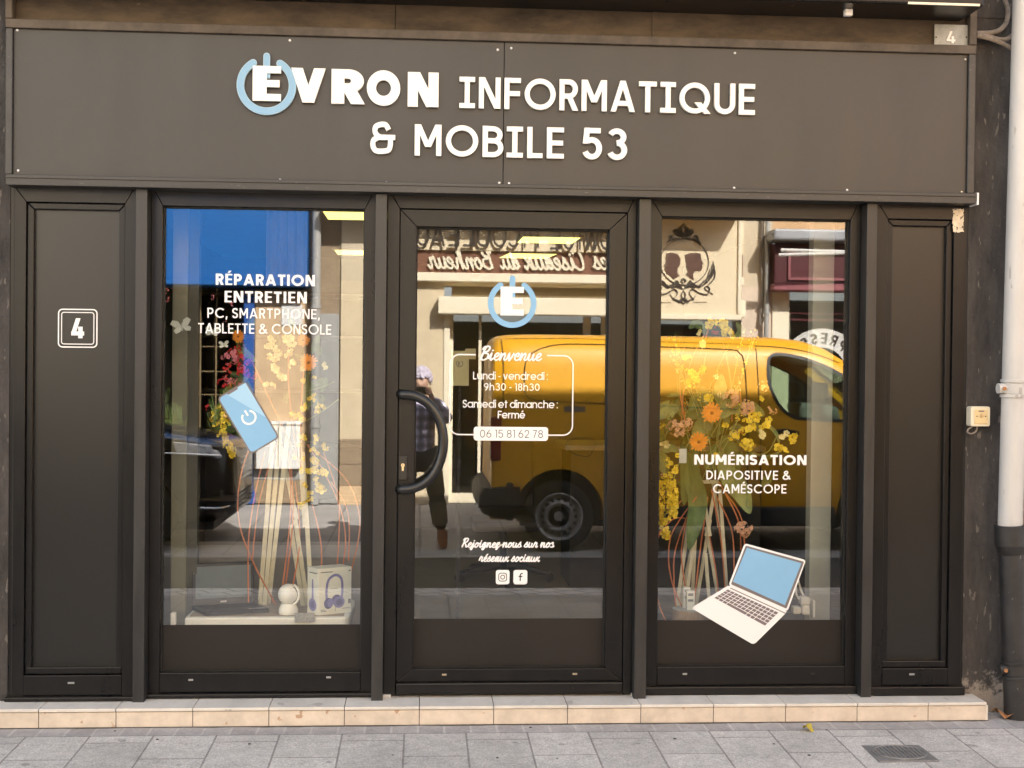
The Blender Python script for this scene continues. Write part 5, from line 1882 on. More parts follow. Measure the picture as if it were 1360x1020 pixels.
def bool_cut(o, cutters):
    for c in cutters:
        m = o.modifiers.new('b', 'BOOLEAN')
        m.operation = 'DIFFERENCE'
        m.solver = 'EXACT'
        m.object = c
    bpy.context.view_layer.update()
    dg = bpy.context.evaluated_depsgraph_get()
    me = bpy.data.meshes.new_from_object(o.evaluated_get(dg))
    o.modifiers.clear()
    old = o.data
    o.data = me
    bpy.data.meshes.remove(old)
    for c in cutters:
        d = c.data
        bpy.data.objects.remove(c)
        bpy.data.meshes.remove(d)
    for p in o.data.polygons:
        p.use_smooth = True
    try:
        o.data.set_sharp_from_angle(angle=math.radians(32))
    except Exception:
        pass


def loft(stations, sect, x0, yc, z0, sgn=1):
    """stations [(L, ...)] -> closed body; sect(station) gives the half outline [(half width, z)] from bottom centre to top centre"""
    mb = MB()
    rings = []
    for stn in stations:
        half = sect(stn)
        ring = [(hw, z) for hw, z in half] + [(-hw, z) for hw, z in half[-2:0:-1]]
        rings.append([(x0 + sgn * stn[0], yc + hw, z0 + z) for hw, z in ring])
    n = len(rings[0])
    vs = [p for r in rings for p in r]
    fs = []
    for i in range(len(rings) - 1):
        for j in range(n):
            fs.append((i * n + j, i * n + (j + 1) % n, (i + 1) * n + (j + 1) % n, (i + 1) * n + j))
    fs += [tuple(range(n - 1, -1, -1)), tuple((len(rings) - 1) * n + j for j in range(n))]
    return mb.add(vs, fs)


def wheel(parent, x, y, z, r, w, rim_r, side, steel=True):
    """side = +1: outer face looks to +y"""
    ax = (0, side, 0)
    t = MB().lathe([(rim_r * .98, -w), (r * .95, -w), (r, -w * .85), (r, -w * .15), (r * .95, -.004), (rim_r * 1.1, .004), (rim_r, -.004), (rim_r * .98, -.03)], (x, y, z), ax, 40)
    wh = t.build('wheel', 'tyre', parent, smooth=True)
    m = MB().lathe([(rim_r * 1.0, -.002), (rim_r * .97, .002), (rim_r * .9, -.012), (rim_r * .86, -.045), (rim_r * .80, -.05), (rim_r * .58, -.018), (rim_r * .54, -.02), (rim_r * .46, -.05), (.05, -.05), (.045, -.03), (0, -.03)], (x, y, z), ax, 40)
    rim = m.build('rim', 'rim', wh, smooth=True)
    mb = MB()
    for k in range(16 if steel else 10):
        q = 2 * PI * k / (16 if steel else 10)
        cx, cz = x + rim_r * .70 * math.cos(q), z + rim_r * .70 * math.sin(q)
        mb.lathe([(0, .004), (rim_r * .075, .004), (rim_r * .075, -.006)], (cx, y - side * .030, cz), ax, 10)
    mb.lathe([(0, .004), (rim_r * .42, .004), (rim_r * .42, -.01)], (x, y - side * .048, z), ax, 24)
    mb.build('rim_holes', 'rubber', wh)
    return wh


# ---- yellow van, tail on the left of the mirror image, nose to +x
VS = 6.21
VZ = -.115
VX = Q(653, 600, VS + .05).x
VY = YG - VS - .975
van = thing('yellow_van', 'yellow panel van parked across the street before the barber shop', 'van', (VX + 2.5, VY, VZ))
SECT = [(0, .30), (.70, .28), (.90, .31), (.962, .40), (.975, .62), (.972, .80), (.968, 1.0), (.955, 1.16), (.935, 1.34), (.908, 1.52), (.882, 1.68), (.856, 1.80), (.815, 1.885), (.74, 1.935), (.55, 1.962), (.28, 1.975), (0, 1.98)]
VST = [(0, 1.88, .93), (.025, 1.93, .965), (.08, 1.965, .985), (.2, 1.98, .997), (.4, 1.985, 1)] + [(.4 + .2 * k, 1.985, 1) for k in range(1, 13)] + \
      [(3.05, 1.965, 1), (3.25, 1.91, .998), (3.45, 1.80, .996), (3.7, 1.60, .995), (3.95, 1.41, .99), (4.15, 1.27, .985), (4.3, 1.20, .98), (4.5, 1.15, .97), (4.75, 1.08, .94), (4.9, 1.03, .90), (4.99, 1.0, .84), (5.04, .98, .76)]


def vsect(stn, inset=0., zmin=None):
    L, zr, ws = stn
    out = []
    for hw, z in SECT:
        zz = z if z <= .95 else .95 + (z - .95) * (zr - .95) / 1.03 * 1.095
        out.append((max(hw * ws - (inset if hw > 0 else 0), 0), zz))
    return out


def van_y(L, z):
    """near side of the van body at length L and height z"""
    for i in range(len(VST) - 1):
        if VST[i][0] <= L <= VST[i + 1][0]:
            t = (L - VST[i][0]) / (VST[i + 1][0] - VST[i][0])
            stn = (L, VST[i][1] * (1 - t) + VST[i + 1][1] * t, VST[i][2] * (1 - t) + VST[i + 1][2] * t)
            s = vsect(stn)
            for (h0, z0), (h1, z1) in zip(s[2:-1], s[3:]):
                if z0 <= z <= z1:
                    k = (z - z0) / max(z1 - z0, 1e-6)
                    return VY + h0 * (1 - k) + h1 * k
    return VY + .97


body = loft(VST, vsect, VX, VY, VZ).build('body', 'van_yellow', van, smooth=True)
body.parent = None
WXR = Q(743, 687, VS).x
WXF = WXR + 3.1
cut = []
RW = .335
for x in (WXR, WXF):
    m = MB().lathe([(0, -1.3), (.425, -1.3), (.425, 1.3), (0, 1.3)], (x, VY, VZ + RW + .03), (0, 1, 0), 48)
    cut.append(m.build('c', 'black', None))
# cab cavity and its openings
cav = [s for s in VST if 2.3 <= s[0] <= 4.3]


def csect(stn):
    s = [(max(h - .05, 0), min(z, stn[1] - .05)) for h, z in vsect(stn)]
    return [(h, max(z, .72)) for h, z in s]


cut.append(loft(cav, csect, VX, VY, VZ).build('c', 'black', None, weld=True))
wpx = [(1021.5, 505), (1022, 482), (1026, 473), (1038, 470), (1062, 474), (1090, 483), (1125, 501), (1165, 530), (1186, 556), (1180, 561), (1070, 556.5), (1050, 552), (1037, 542), (1027, 524)]
wxz = [(Q(u, v, VS + .06).x, Q(u, v, VS + .06).z) for u, v in wpx]
cut.append(MB().prism(cr(wxz, 3, True), VY - 1.4, VY + 1.4).build('c', 'black', None))
zz = [(-.80, 1.24), (.80, 1.24), (.74, 1.52), (.66, 1.80), (-.66, 1.80), (-.74, 1.52)]
m = MB()
n = len(zz)
m.add([(VX + 3.25, VY + a, VZ + b) for a, b in zz] + [(VX + 5.3, VY + a, VZ + b) for a, b in zz], [tuple(range(n)), tuple(range(2 * n - 1, n - 1, -1))] + [(i, i + n, (i + 1) % n + n, (i + 1) % n) for i in range(n)])
cut.append(m.build('c', 'black', None))
bool_cut(body, cut)
body.parent = van
body.matrix_parent_inverse = Matrix.Translation(-Vector(van.location))
if not body.data.materials:
    body.data.materials.append(M['van_yellow'])
# side glass (near and far) and windscreen
for sgn in (1, -1):
    q = cr(wxz, 3, True)
    pts = []
    for x, z in q:
        y = van_y(x - VX, z - VZ) - .012
        pts.append((x, y if sgn > 0 else 2 * VY - y, z))
    MB().poly(pts).build('door_glass', 'car_glass', van, recalc=False)
    L, R = offs(q, .030, True)
    mb = MB()
    vs = []
    for s_ in (L, R):
        vs += [(x, (van_y(x - VX, z - VZ) + .003) if sgn > 0 else 2 * VY - van_y(x - VX, z - VZ) - .003, z) for x, z in s_]
    n = len(q)
    mb.add(vs, [(i, (i + 1) % n, (i + 1) % n + n, i + n) for i in range(n)])
    mb.build('window_seal', 'black_plastic', van, recalc=False)
MB().poly([(VX + 4.19, VY - .8, VZ + 1.235), (VX + 4.19, VY + .8, VZ + 1.235), (VX + 3.44, VY + .66, VZ + 1.81), (VX + 3.44, VY - .66, VZ + 1.81)]).build('windscreen', 'car_glass', van, recalc=False)


def groove(name, px, m='groove', w=.006, closed=False, out=.001):
    q = [(Q(u, v, VS + .04).x, Q(u, v, VS + .04).z) for u, v in px]
    pts = [(x, van_y(x - VX, z - VZ) + out, z) for x, z in cr(q, 5, closed)]
    if closed:
        pts.append(pts[0])
    return MB().tube(pts, w, 5).build(name, m, van)


groove('panel_seam', [(697, 520), (697, 492), (703, 473), (722, 462), (750, 457), (806, 457.5), (870, 460), (970, 464), (984, 468), (990, 480), (992, 520), (992, 600), (990, 680)])
groove('panel_seam', [(697, 512), (698, 522), (706, 530), (730, 533), (800, 536), (900, 540), (985, 544)])
groove('panel_seam', [(1007.5, 462), (1008, 500), (1009, 560), (1009, 680)])
groove('panel_seam', [(1005, 459), (1040, 461), (1080, 468), (1120, 482)], w=.005)
groove('panel_seam', [(667, 450), (668.5, 470), (669, 500), (668, 545)])
groove('fuel_flap', [(752, 586), (775, 581), (790, 587), (786, 600), (778, 606), (758, 600)], w=.004, closed=True)
groove('door_handle', [(1026, 574), (1040, 572), (1060, 575)], 'black_plastic', .02, out=.012)
groove('roof_gutter', [(672, 449.5), (760, 449), (900, 454), (1000, 457)], w=.004)
# sticker, lower cladding, bumper, lamps
a, b = Q(750, 547, VS), Q(778, 540, VS)
xm = (a.x + b.x) / 2
MB().box(a.x, b.x, van_y(xm - VX, a.z - VZ) - .002, van_y(xm - VX, a.z - VZ) + .003, a.z, b.z).build('door_sticker', 'vinyl_grey', van)
MB().box(WXR + .44, WXF - .44, VY - .985, VY + .985, VZ + .26, VZ + .44).build('sill_cladding', 'black_plastic', van, bevel=.02, seg=2)
mb = MB()
for s_ in (1, -1):
    mb.box(VX + .14, WXR - .44, VY + s_ * .90, VY + s_ * .984, VZ + .30, VZ + .66)
mb.build('rear_cladding', 'black_plastic', van, bevel=.015, seg=2)
ring = []
bm_ = MB()
prof = [(-.08, .35), (-.12, .42), (-.12, .52), (-.08, .60), (.0, .62), (.10, .62), (.10, .33), (-.02, .32)]
ys = [(-.99, .17), (-.96, .08), (-.88, .02), (-.7, 0), (0, -.01), (.7, 0), (.88, .02), (.96, .08), (.99, .17)]
vs, fs = [], []
for yy, dx in ys:
    vs += [(VX + px_ + dx, VY + yy, VZ + pz_) for px_, pz_ in prof]
n = len(prof)
for i in range(len(ys) - 1):
    for j in range(n):
        fs.append((i * n + j, i * n + (j + 1) % n, (i + 1) * n + (j + 1) % n, (i + 1) * n + j))
fs += [tuple(range(n)), tuple((len(ys) - 1) * n + j for j in range(n))]
bm_.add(vs, fs).build('rear_bumper', 'black_plastic', van, smooth=True)
prof = [(.10, .30), (.14, .40), (.14, .62), (.05, .74), (-.10, .74), (-.10, .28)]
vs, fs = [], []
for yy, dx in ys:
    vs += [(VX + 5.0 + px_ - dx * 1.4, VY + yy * .96, VZ + pz_) for px_, pz_ in prof]
n = len(prof)
for i in range(len(ys) - 1):
    for j in range(n):
        fs.append((i * n + j, i * n + (j + 1) % n, (i + 1) * n + (j + 1) % n, (i + 1) * n + j))
fs += [tuple(range(n)), tuple((len(ys) - 1) * n + j for j in range(n))]
MB().add(vs, fs).build('front_bumper', 'black_plastic', van, smooth=True)
for s_ in (1, -1):
    z0, z1 = VZ + .86, VZ + 1.28
    yb = VY + s_ * .915
    lm = MB().box(VX - .012, VX + .09, yb - .045, yb + .045, z0, z1).build('tail_lamp', 'red_lens', van, bevel=.015, seg=2)
    MB().box(VX - .018, VX + .06, yb - .035, yb + .035, z0 + .05, z0 + .11).build('reversing_lens', 'white_lens', lm, bevel=.006)
    MB().obox((VX + 4.84, VY + s_ * .78, VZ + .93), (.13, -s_ * .06, -.02), (s_ * .05, .08, 0), (0, 0, .07)).build('headlight', 'white_lens', van, bevel=.02, seg=2)
    MB().obox((VX + 3.95, VY + s_ * 1.10, VZ + 1.22), (.05, 0, 0), (0, .11, 0), (0, 0, .13)).build('wing_mirror', 'black_plastic', van, bevel=.03, seg=2)
for x in (WXR, WXF):
    for s_ in (1, -1):
        wheel(van, x, VY + s_ * .955, VZ + RW, RW, .22, .228, s_)
mb = MB().box(VX + .3, VX + 4.8, VY - .7, VY + .7, VZ + .22, VZ + .32)
mb.box(WXR - .425, WXR + .425, VY - .71, VY + .71, VZ + .321, VZ + .82).box(WXF - .425, WXF + .425, VY - .71, VY + .71, VZ + .321, VZ + .82)
mb.build('underbody', 'cab_trim', van)
# cab: seats, bulkhead grille, wheel
for s_ in (1, -1):
    yq = VY + s_ * .42
    xq = Q(1092, 500, VS + .5).x
    seat = MB().obox((xq + .10, yq, VZ + 1.05), (.09, 0, 0), (0, .22, 0), (-.07, 0, .36)).build('cab_seat', 'seat', van, bevel=.05, seg=3)
    MB().obox((xq - .0, yq, VZ + 1.54), (.05, 0, 0), (0, .13, 0), (-.01, 0, .09)).build('headrest', 'seat', seat, bevel=.03, seg=3)
mb = MB()
for k in range(4):
    z = VZ + 1.12 + k * .085
    mb.tube([(VX + 2.42, VY - .8, z), (VX + 2.42, VY + .8, z)], .012, 6)
mb.build('bulkhead_bars', 'cab_trim', van)
MB().box(VX + 3.8, VX + 4.25, VY - .85, VY + .85, VZ + 1.02, VZ + 1.14).build('dashboard', 'cab_trim', van, bevel=.03, seg=2)
rg = [(VX + 3.66 + .06 * math.cos(q), VY + .42 + .18 * math.cos(q), VZ + 1.16 + .17 * math.sin(q)) for q in [2 * PI * k / 20 for k in range(21)]]
MB().tube(rg, .014, 6).build('steering_wheel', 'cab_trim', van, smooth=True)

# ---- black car on the left, nose to +x
CXN = Q(317.5, 640, 6.7).x
CYC = YG - 6.22 - .93
car = thing('parked_car', 'glossy black car parked with its nose towards the yellow van', 'car', (CXN - 2.2, CYC, VZ))
CST = [(0, .30, .80, .62), (.04, .27, .84, .72), (.10, .25, .87, .80), (.2, .24, .90, .88), (.35, .235, .935, .95), (.6, .23, .97, .99), (.9, .23, 1.005, 1), (1.15, .23, 1.04, 1), (1.4, .23, 1.16, 1), (1.75, .23, 1.38, 1), (2.1, .23, 1.56, 1), (2.5, .23, 1.64, 1), (3.2, .23, 1.65, 1), (3.8, .24, 1.60, .995), (4.15, .26, 1.42, .98), (4.38, .3, 1.14, .95), (4.46, .36, .98, .88)]


def carsect(stn):
    L, zb, zr, ws = stn
    belt = min(zr - .05, .93)
    t = max(zr - .06 - belt, 0)
    pts = [(0, zb), (.70, zb), (.88, zb + .06), (.915, .48), (.925, .64), (.915, belt - .08), (.895, belt), (.895 - .26 * t, belt + t * .95 + .012), (.80 - .26 * t, zr - .012), (.5, zr + .004), (0, zr + .015)]
    return [(h * ws, 1.13 * (min(z, zr + .015) if i > 4 else min(z, zr - .1))) for i, (h, z) in enumerate(pts)]


cb = loft(CST, carsect, CXN, CYC, VZ, -1).build('body', 'car_black', car, smooth=True)
cb.parent = None
cw = [CXN - .86, CXN - 3.55]
cut = [MB().lathe([(0, -1.3), (.385, -1.3), (.385, 1.3), (0, 1.3)], (x, CYC, VZ + .34), (0, 1, 0), 40).build('c', 'black', None) for x in cw]
bool_cut(cb, cut)
cb.parent = car
cb.matrix_parent_inverse = Matrix.Translation(-Vector(car.location))
for x in cw:
    for s_ in (1, -1):
        wheel(car, x, CYC + s_ * .90, VZ + .335, .335, .22, .235, s_, False)
for s_ in (1, -1):
    q = [(-.05 - .02, .86), (-.30, .915), (-.44, .93), (-.42, .83), (-.22, .77), (-.06, .75)]
    MB().obox((CXN - .14, CYC + s_ * .70, VZ + 0.904), (.06, -s_ * .11, 0), (s_ * .02, .02, 0), (-.02, 0, .045)).build('headlight', 'white_lens', car, bevel=.02, seg=2)
    MB().obox((CXN - .36, CYC + s_ * .875, VZ + 0.949), (.17, -s_ * .045, -.02), (s_ * .006, .016, 0), (-.02, 0, .058)).build('headlight', 'white_lens', car, bevel=.012, seg=2)
    MB().obox((CXN - .10, CYC + s_ * .66, VZ + 0.508), (.05, -s_ * .10, 0), (s_ * .02, .03, 0), (0, 0, .06)).build('fog_lamp', 'cab_trim', car, bevel=.02, seg=2)
    MB().tube(cr([(CXN - .04, CYC + s_ * .58, VZ + 0.407), (CXN - .12, CYC + s_ * .78, VZ + 0.395), (CXN - .3, CYC + s_ * .90, VZ + 0.407)], 6), .012, 6).build('bumper_trim', 'chrome', car, smooth=True)
    sw = [(-1.5, 1.0), (-1.95, 1.40), (-2.5, 1.54), (-3.3, 1.54), (-3.9, 1.40), (-3.95, 1.02)]
    pts = []
    for dx, z in sw:
        stn = next(s for a, s in zip(CST, CST[1:]) if s[0] >= -dx)
        ss = carsect(stn)
        hw = .895 - .26 * max(z - .93, 0) + .008
        pts.append((CXN + dx, CYC + s_ * hw, VZ + z * 1.13))
    MB().poly(pts).build('side_window', 'window_dark', car, recalc=False)
    MB().obox((CXN - 1.75, CYC + s_ * 1.0, VZ + 1.153), (.06, 0, 0), (0, .09, 0), (0, 0, .07)).build('wing_mirror', 'car_black', car, bevel=.025, seg=2)
MB().poly([(CXN - 1.25, CYC - .74, VZ + 1.249), (CXN - 1.25, CYC + .74, VZ + 1.249), (CXN - 2.02, CYC + .60, VZ + 1.763), (CXN - 2.02, CYC - .60, VZ + 1.763)]).build('windscreen', 'window_dark', car, recalc=False)
MB().tube([(CXN - .12, CYC + .845, VZ + 0.893), (CXN - .5, CYC + .925, VZ + 0.915), (CXN - 1.4, CYC + .93, VZ + 0.938)], .010, 6).build('body_moulding', 'chrome', car, smooth=True)
mb = MB()
for k in range(5):
    z = VZ + 0.633 + k * .05
    mb.box(CXN - .03, CXN + .012, CYC - .42, CYC + .42, z, z + .018)
mb.build('grille', 'chrome', car, bevel=.004)
mb = MB()
for k in range(4):
    z = VZ + 0.373 + k * .04
    mb.box(CXN - .03, CXN + .008, CYC - .5, CYC + .5, z, z + .012)
mb.build('lower_grille', 'cab_trim', car)
MB().box(CXN - 4.2, CXN - .2, CYC - .7, CYC + .7, VZ + .18, VZ + .25).build('underbody', 'cab_trim', car)

# ================================================================== THE PERSON WITH THE PHONE (only seen mirrored in the door)
M['skin'] = mat('skin', (.52, .32, .23), .5, var=.06)
M['hair_grey'] = mat('grey_lilac_hair', (.55, .50, .60), .8, var=.45, vscale=40)
M['trouser_dark'] = mat('charcoal_cloth', (.035, .035, .038), .9, var=.2)
M['trouser_khaki'] = mat('khaki_cloth', (.16, .135, .085), .9, var=.15)
M['boot'] = mat('brown_boot_leather', (.22, .07, .03), .5, var=.2)
M['phone_black'] = mat('black_phone', (.01, .01, .012), .25)
pm_ = mat('plaid_cloth', (.46, .43, .55), .9)
nt = pm_.node_tree
tc = nd(nt, 'ShaderNodeTexCoord')
lastc = None
bs_ = nt.nodes['Principled BSDF']
src = bs_.inputs['Base Color'].links[0].from_socket
for ax in ('X', 'Z'):
    wv = nd(nt, 'ShaderNodeTexWave', bands_direction=ax)
    wv.inputs['Scale'].default_value = 3.6
    nt.links.new(tc.outputs['Object'], wv.inputs[0])
    r_ = nd(nt, 'ShaderNodeMapRange')
    r_.inputs[3].default_value = .45
    r_.inputs[4].default_value = 1.35
    nt.links.new(wv.outputs[1], r_.inputs[0])
    x_ = nd(nt, 'ShaderNodeMix', data_type='RGBA', blend_type='MULTIPLY')
    x_.inputs[0].default_value = 1
    nt.links.new(src, x_.inputs[6])
    nt.links.new(r_.outputs[0], x_.inputs[7])
    src = x_.outputs[2]
nt.links.new(src, bs_.inputs['Base Color'])
M['plaid'] = pm_


def skinned(name, m, parent, nodes, edges, root, sub=2):
    keys = list(nodes)
    me = bpy.data.meshes.new(name)
    me.from_pydata([nodes[k][0] for k in keys], [(keys.index(a), keys.index(b)) for a, b in edges], [])
    o = bpy.data.objects.new(name, me)
    C.objects.link(o)
    o.modifiers.new('s', 'SKIN')
    sv = me.skin_vertices[0].data
    for k, v in zip(keys, sv):
        r = nodes[k][1]
        v.radius = (r, r) if not isinstance(r, tuple) else r
        v.use_root = (k == root)
    mo = o.modifiers.new('u', 'SUBSURF')
    mo.levels = mo.render_levels = sub
    bpy.context.view_layer.update()
    dg = bpy.context.evaluated_depsgraph_get()
    me2 = bpy.data.meshes.new_from_object(o.evaluated_get(dg))
    o.modifiers.clear()
    o.data = me2
    bpy.data.meshes.remove(me)
    for p in me2.polygons:
        p.use_smooth = True
    me2.materials.clear()
    me2.materials.append(m if not isinstance(m, str) else M[m])
    if parent is not None:
        o.parent = parent
        if parent.type == 'EMPTY':
            o.matrix_parent_inverse = Matrix.Translation(-Vector(parent.location))
    return o


PX, PY, PZ = .0, -6.47, -.114


def W(x, y, z):
    return (PX + x, PY + y, PZ + z * .965)


per = thing('person', 'person in a plaid shirt, khaki trousers and brown boots holding up a phone', 'person', W(0, 0, 0))
N, E_ = {}, []
N['pelvis'] = (W(0, 0, .96), .13); N['waist'] = (W(0, 0, 1.10), .12); N['chest'] = (W(0, .01, 1.32), .14); N['neckb'] = (W(0, .0, 1.46), .065)
N['neck'] = (W(0, .02, 1.52), .05); N['head0'] = (W(0, .045, 1.60), .075); N['head1'] = (W(0, .03, 1.69), .085); N['head2'] = (W(0, .02, 1.75), .06)
E_ += [('pelvis', 'waist'), ('waist', 'chest'), ('chest', 'neckb'), ('neckb', 'neck'), ('neck', 'head0'), ('head0', 'head1'), ('head1', 'head2')]
for s_, n_ in ((1, 'R'), (-1, 'L')):
    N['sh' + n_] = (W(s_ * .17, 0, 1.42), .062); N['el' + n_] = (W(s_ * .26, .10, 1.27), .045); N['wr' + n_] = (W(s_ * .10, .285, 1.50), .028)
    N['hand' + n_] = (W(s_ * .085, .30, 1.56), (.03, .018))
    E_ += [('neckb', 'sh' + n_), ('sh' + n_, 'el' + n_), ('el' + n_, 'wr' + n_), ('wr' + n_, 'hand' + n_)]
    N['hip' + n_] = (W(s_ * .10, 0, .90), .085); N['kn' + n_] = (W(s_ * .16, .02, .50), .058); N['an' + n_] = (W(s_ * .215, -.01, .10), .042); N['toe' + n_] = (W(s_ * .225, .14, .04), .035)
    E_ += [('pelvis', 'hip' + n_), ('hip' + n_, 'kn' + n_), ('kn' + n_, 'an' + n_), ('an' + n_, 'toe' + n_)]
    for k in range(4):
        a, b, c = 'f%d0' % k + n_, 'f%d1' % k + n_, 'f%d2' % k + n_
        z = 1.545 + .019 * k
        ln = (.85, .98, 1.0, .9)[k]
        N[a] = (W(s_ * .082, .318, z), .009); N[b] = (W(s_ * (.082 - .012), .318 + .032 * ln, z + .002), .008); N[c] = (W(s_ * (.082 - .045 * ln), .318 + .036 * ln, z + .004), .007)
        E_ += [('hand' + n_, a), (a, b), (b, c)]
    N['t0' + n_] = (W(s_ * .072, .29, 1.535), .011); N['t1' + n_] = (W(s_ * .05, .292, 1.555), .009); N['t2' + n_] = (W(s_ * .035, .297, 1.575), .008)
    E_ += [('hand' + n_, 't0' + n_), ('t0' + n_, 't1' + n_), ('t1' + n_, 't2' + n_)]
N['nose'] = (W(0, .125, 1.635), .012)
E_ += [('head0', 'nose')]
skinned('body', 'skin', per, N, E_, 'pelvis')


def sub(keys, add):
    return {k: (N[k][0], (N[k][1] if not isinstance(N[k][1], tuple) else N[k][1][0]) + add) for k in keys}


kk = ['pelvis', 'waist', 'chest', 'neckb'] + [a + b for b in 'RL' for a in ('sh', 'el', 'wr')]
nn = sub(kk, .022)
nn['pelvis'] = (W(0, 0, .88), .165)
nn['neckb'] = (W(0, 0, 1.455), .075)
skinned('plaid_shirt', 'plaid', per, nn, [e for e in E_ if e[0] in kk and e[1] in kk], 'pelvis')
for mname, nm, lo, hi in (('trouser_dark', 'trousers', 0, 1),):
    kk = ['pelvis'] + [a + b for b in 'RL' for a in ('hip', 'kn', 'an')]
    nn = sub(kk, .022)
    for b in 'RL':
        s_ = 1 if b == 'R' else -1
        nn['an' + b] = (W(s_ * .207, -.005, .16), .062)
    tr = skinned(nm, mname, per, nn, [e for e in E_ if e[0] in kk and e[1] in kk], 'pelvis')
    for b in 'RL':
        s_ = 1 if b == 'R' else -1
        H_, K_, A_ = Vector(nn['hip' + b][0]), Vector(nn['kn' + b][0]), Vector(nn['an' + b][0])
        MB().tube([H_.lerp(K_, .38), H_.lerp(K_, .7), H_.lerp(K_, .93)], [.094, .09, .084], 20).build('khaki_panel', 'trouser_khaki', tr, smooth=True)
        MB().tube([K_.lerp(A_, .10), K_.lerp(A_, .45), K_.lerp(A_, .78)], [.085, .081, .076], 20).build('khaki_panel', 'trouser_khaki', tr, smooth=True)
for b in 'RL':
    s_ = 1 if b == 'R' else -1
    skinned('boot', 'boot', per, {'a': (W(s_ * .212, -.01, .19), .058), 'b': (W(s_ * .215, -.02, .08), .056), 'h': (W(s_ * .215, -.06, .045), .042), 'c': (W(s_ * .225, .10, .05), .048), 'd': (W(s_ * .23, .185, .04), .036)}, [('a', 'b'), ('b', 'h'), ('b', 'c'), ('c', 'd')], 'b')
rnd = random.Random(11)
mb = MB()
for k in range(260):
    q, f = rnd.uniform(0, 2 * PI), rnd.uniform(-.25, 1)
    d = Vector((math.cos(q) * math.sqrt(1 - f * f), math.sin(q) * math.sqrt(1 - f * f), f))
    if d.y > .45 and f < .12:
        continue
    c_ = Vector(W(0, .015, 1.69)) + Vector((d.x * .092, d.y * .105, d.z * .105))
    r_ = rnd.uniform(.016, .026)
    mb.lathe([(0, r_), (r_ * .8, r_ * .6), (r_, 0), (r_ * .8, -r_ * .6), (0, -r_)], c_, (rnd.gauss(0, 1), rnd.gauss(0, 1), rnd.gauss(0, 1)), 6)
mb.build('curly_hair', 'hair_grey', per, smooth=True)
for s_ in (1, -1):
    MB().lathe([(0, .012), (.009, .008), (.012, 0)], W(s_ * .032, .105, 1.665), (0, 1, 0), 10).build('eye', 'phone_black', per, smooth=True)
    MB().lathe([(0, .01), (.02, .008), (.026, 0), (.02, -.008), (0, -.01)], W(s_ * .088, .02, 1.645), (1, 0, 0), 10).build('ear', 'skin', per, smooth=True)
MB().box(*[a for p in zip(W(-.022, .108, 1.585), W(.022, .118, 1.592)) for a in p]).build('mouth', 'leaf_brown', per, bevel=.003)
ph = thing('mobile_phone', 'black mobile phone held up in both hands of the person', 'phone', W(0, .32, 1.57))
MB().box(*[a for p in zip(W(-.078, .300, 1.535), W(.078, .309, 1.612)) for a in p]).build('phone_case', 'phone_black', ph, bevel=.003, seg=2)
MB().lathe([(0, .002), (.008, .002), (.009, 0)], W(.05, .309, 1.59), (0, 1, 0), 12).build('camera_lens', 'window_dark', ph)

# ================================================================== INSIDE THE SHOP
M['lamp'] = emit('lamp_panel', (1.0, .84, .22), .5)
M['lamp_small'] = emit('lamp_strip', (1.0, .88, .55), .35)
M['shelf_white'] = mat('white_shelf', (.86, .85, .77), .45, var=.04)
M['shelf_wood'] = mat('pale_wood', (.36, .30, .22), .6, var=.2, streak=(.5, 6, 6))
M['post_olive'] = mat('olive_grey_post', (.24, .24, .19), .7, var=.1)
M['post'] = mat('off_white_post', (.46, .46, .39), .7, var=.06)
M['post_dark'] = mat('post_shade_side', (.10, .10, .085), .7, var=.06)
M['lap_black'] = mat('black_laptop', (.012, .012, .013), .45, var=.1)
M['lap_screen'] = mat('laptop_screen', (.13, .165, .18), .4, spec=.3)
M['print_lilac'] = mat('lilac_print', (.25, .25, .52), .5, var=.05)
M['print_lilac2'] = mat('dark_lilac_print', (.13, .13, .30), .5, var=.05)
M['carton'] = mat('white_carton', (.88, .88, .78), .5, var=.02)
M['carton_side'] = mat('white_carton_side', (.66, .67, .60), .5, var=.02)
M['print_grey'] = mat('grey_print', (.25, .25, .26), .6)
M['silver_card'] = mat('silver_card', (.38, .38, .37), .4, .3, var=.35, vscale=120)
M['stick'] = mat('pale_stick', (.70, .66, .48), .7, var=.12, vscale=20)
M['twig'] = mat('orange_twig', (.62, .20, .08), .6, var=.15)
M['petal_orange'] = mat('orange_petals', (.80, .28, .015), .55, var=.15, vscale=60)
M['petal_core'] = mat('flower_core', (.28, .09, .01), .8)
M['petal_yellow'] = mat('yellow_petals', (.80, .60, .04), .55, var=.15, vscale=60)
M['petal_pale'] = mat('pale_yellow_petals', (.78, .70, .34), .55, var=.15, vscale=60)
M['petal_red'] = mat('red_petals', (.55, .025, .03), .55, var=.25, vscale=60)
M['petal_pink'] = mat('pink_petals_light', (.66, .22, .28), .55, var=.3, vscale=60)
M['petal_salmon'] = mat('salmon_petals', (.62, .34, .20), .6, var=.3, vscale=60)
M['petal_violet'] = mat('violet_petals', (.32, .05, .34), .6, var=.3, vscale=60)
M['leaf_green'] = mat('display_leaf', (.085, .14, .03), .5, var=.35, vscale=14)
M['leaf_pale'] = mat('pale_display_leaf', (.22, .27, .09), .55, var=.3, vscale=14)
M['paper_grey'] = mat('grey_paper', (.55, .58, .53), .7, var=.08)
M['bark'] = mat('stump_wood', (.36, .25, .15), .8, var=.3, vscale=14, streak=(6, 6, .6))

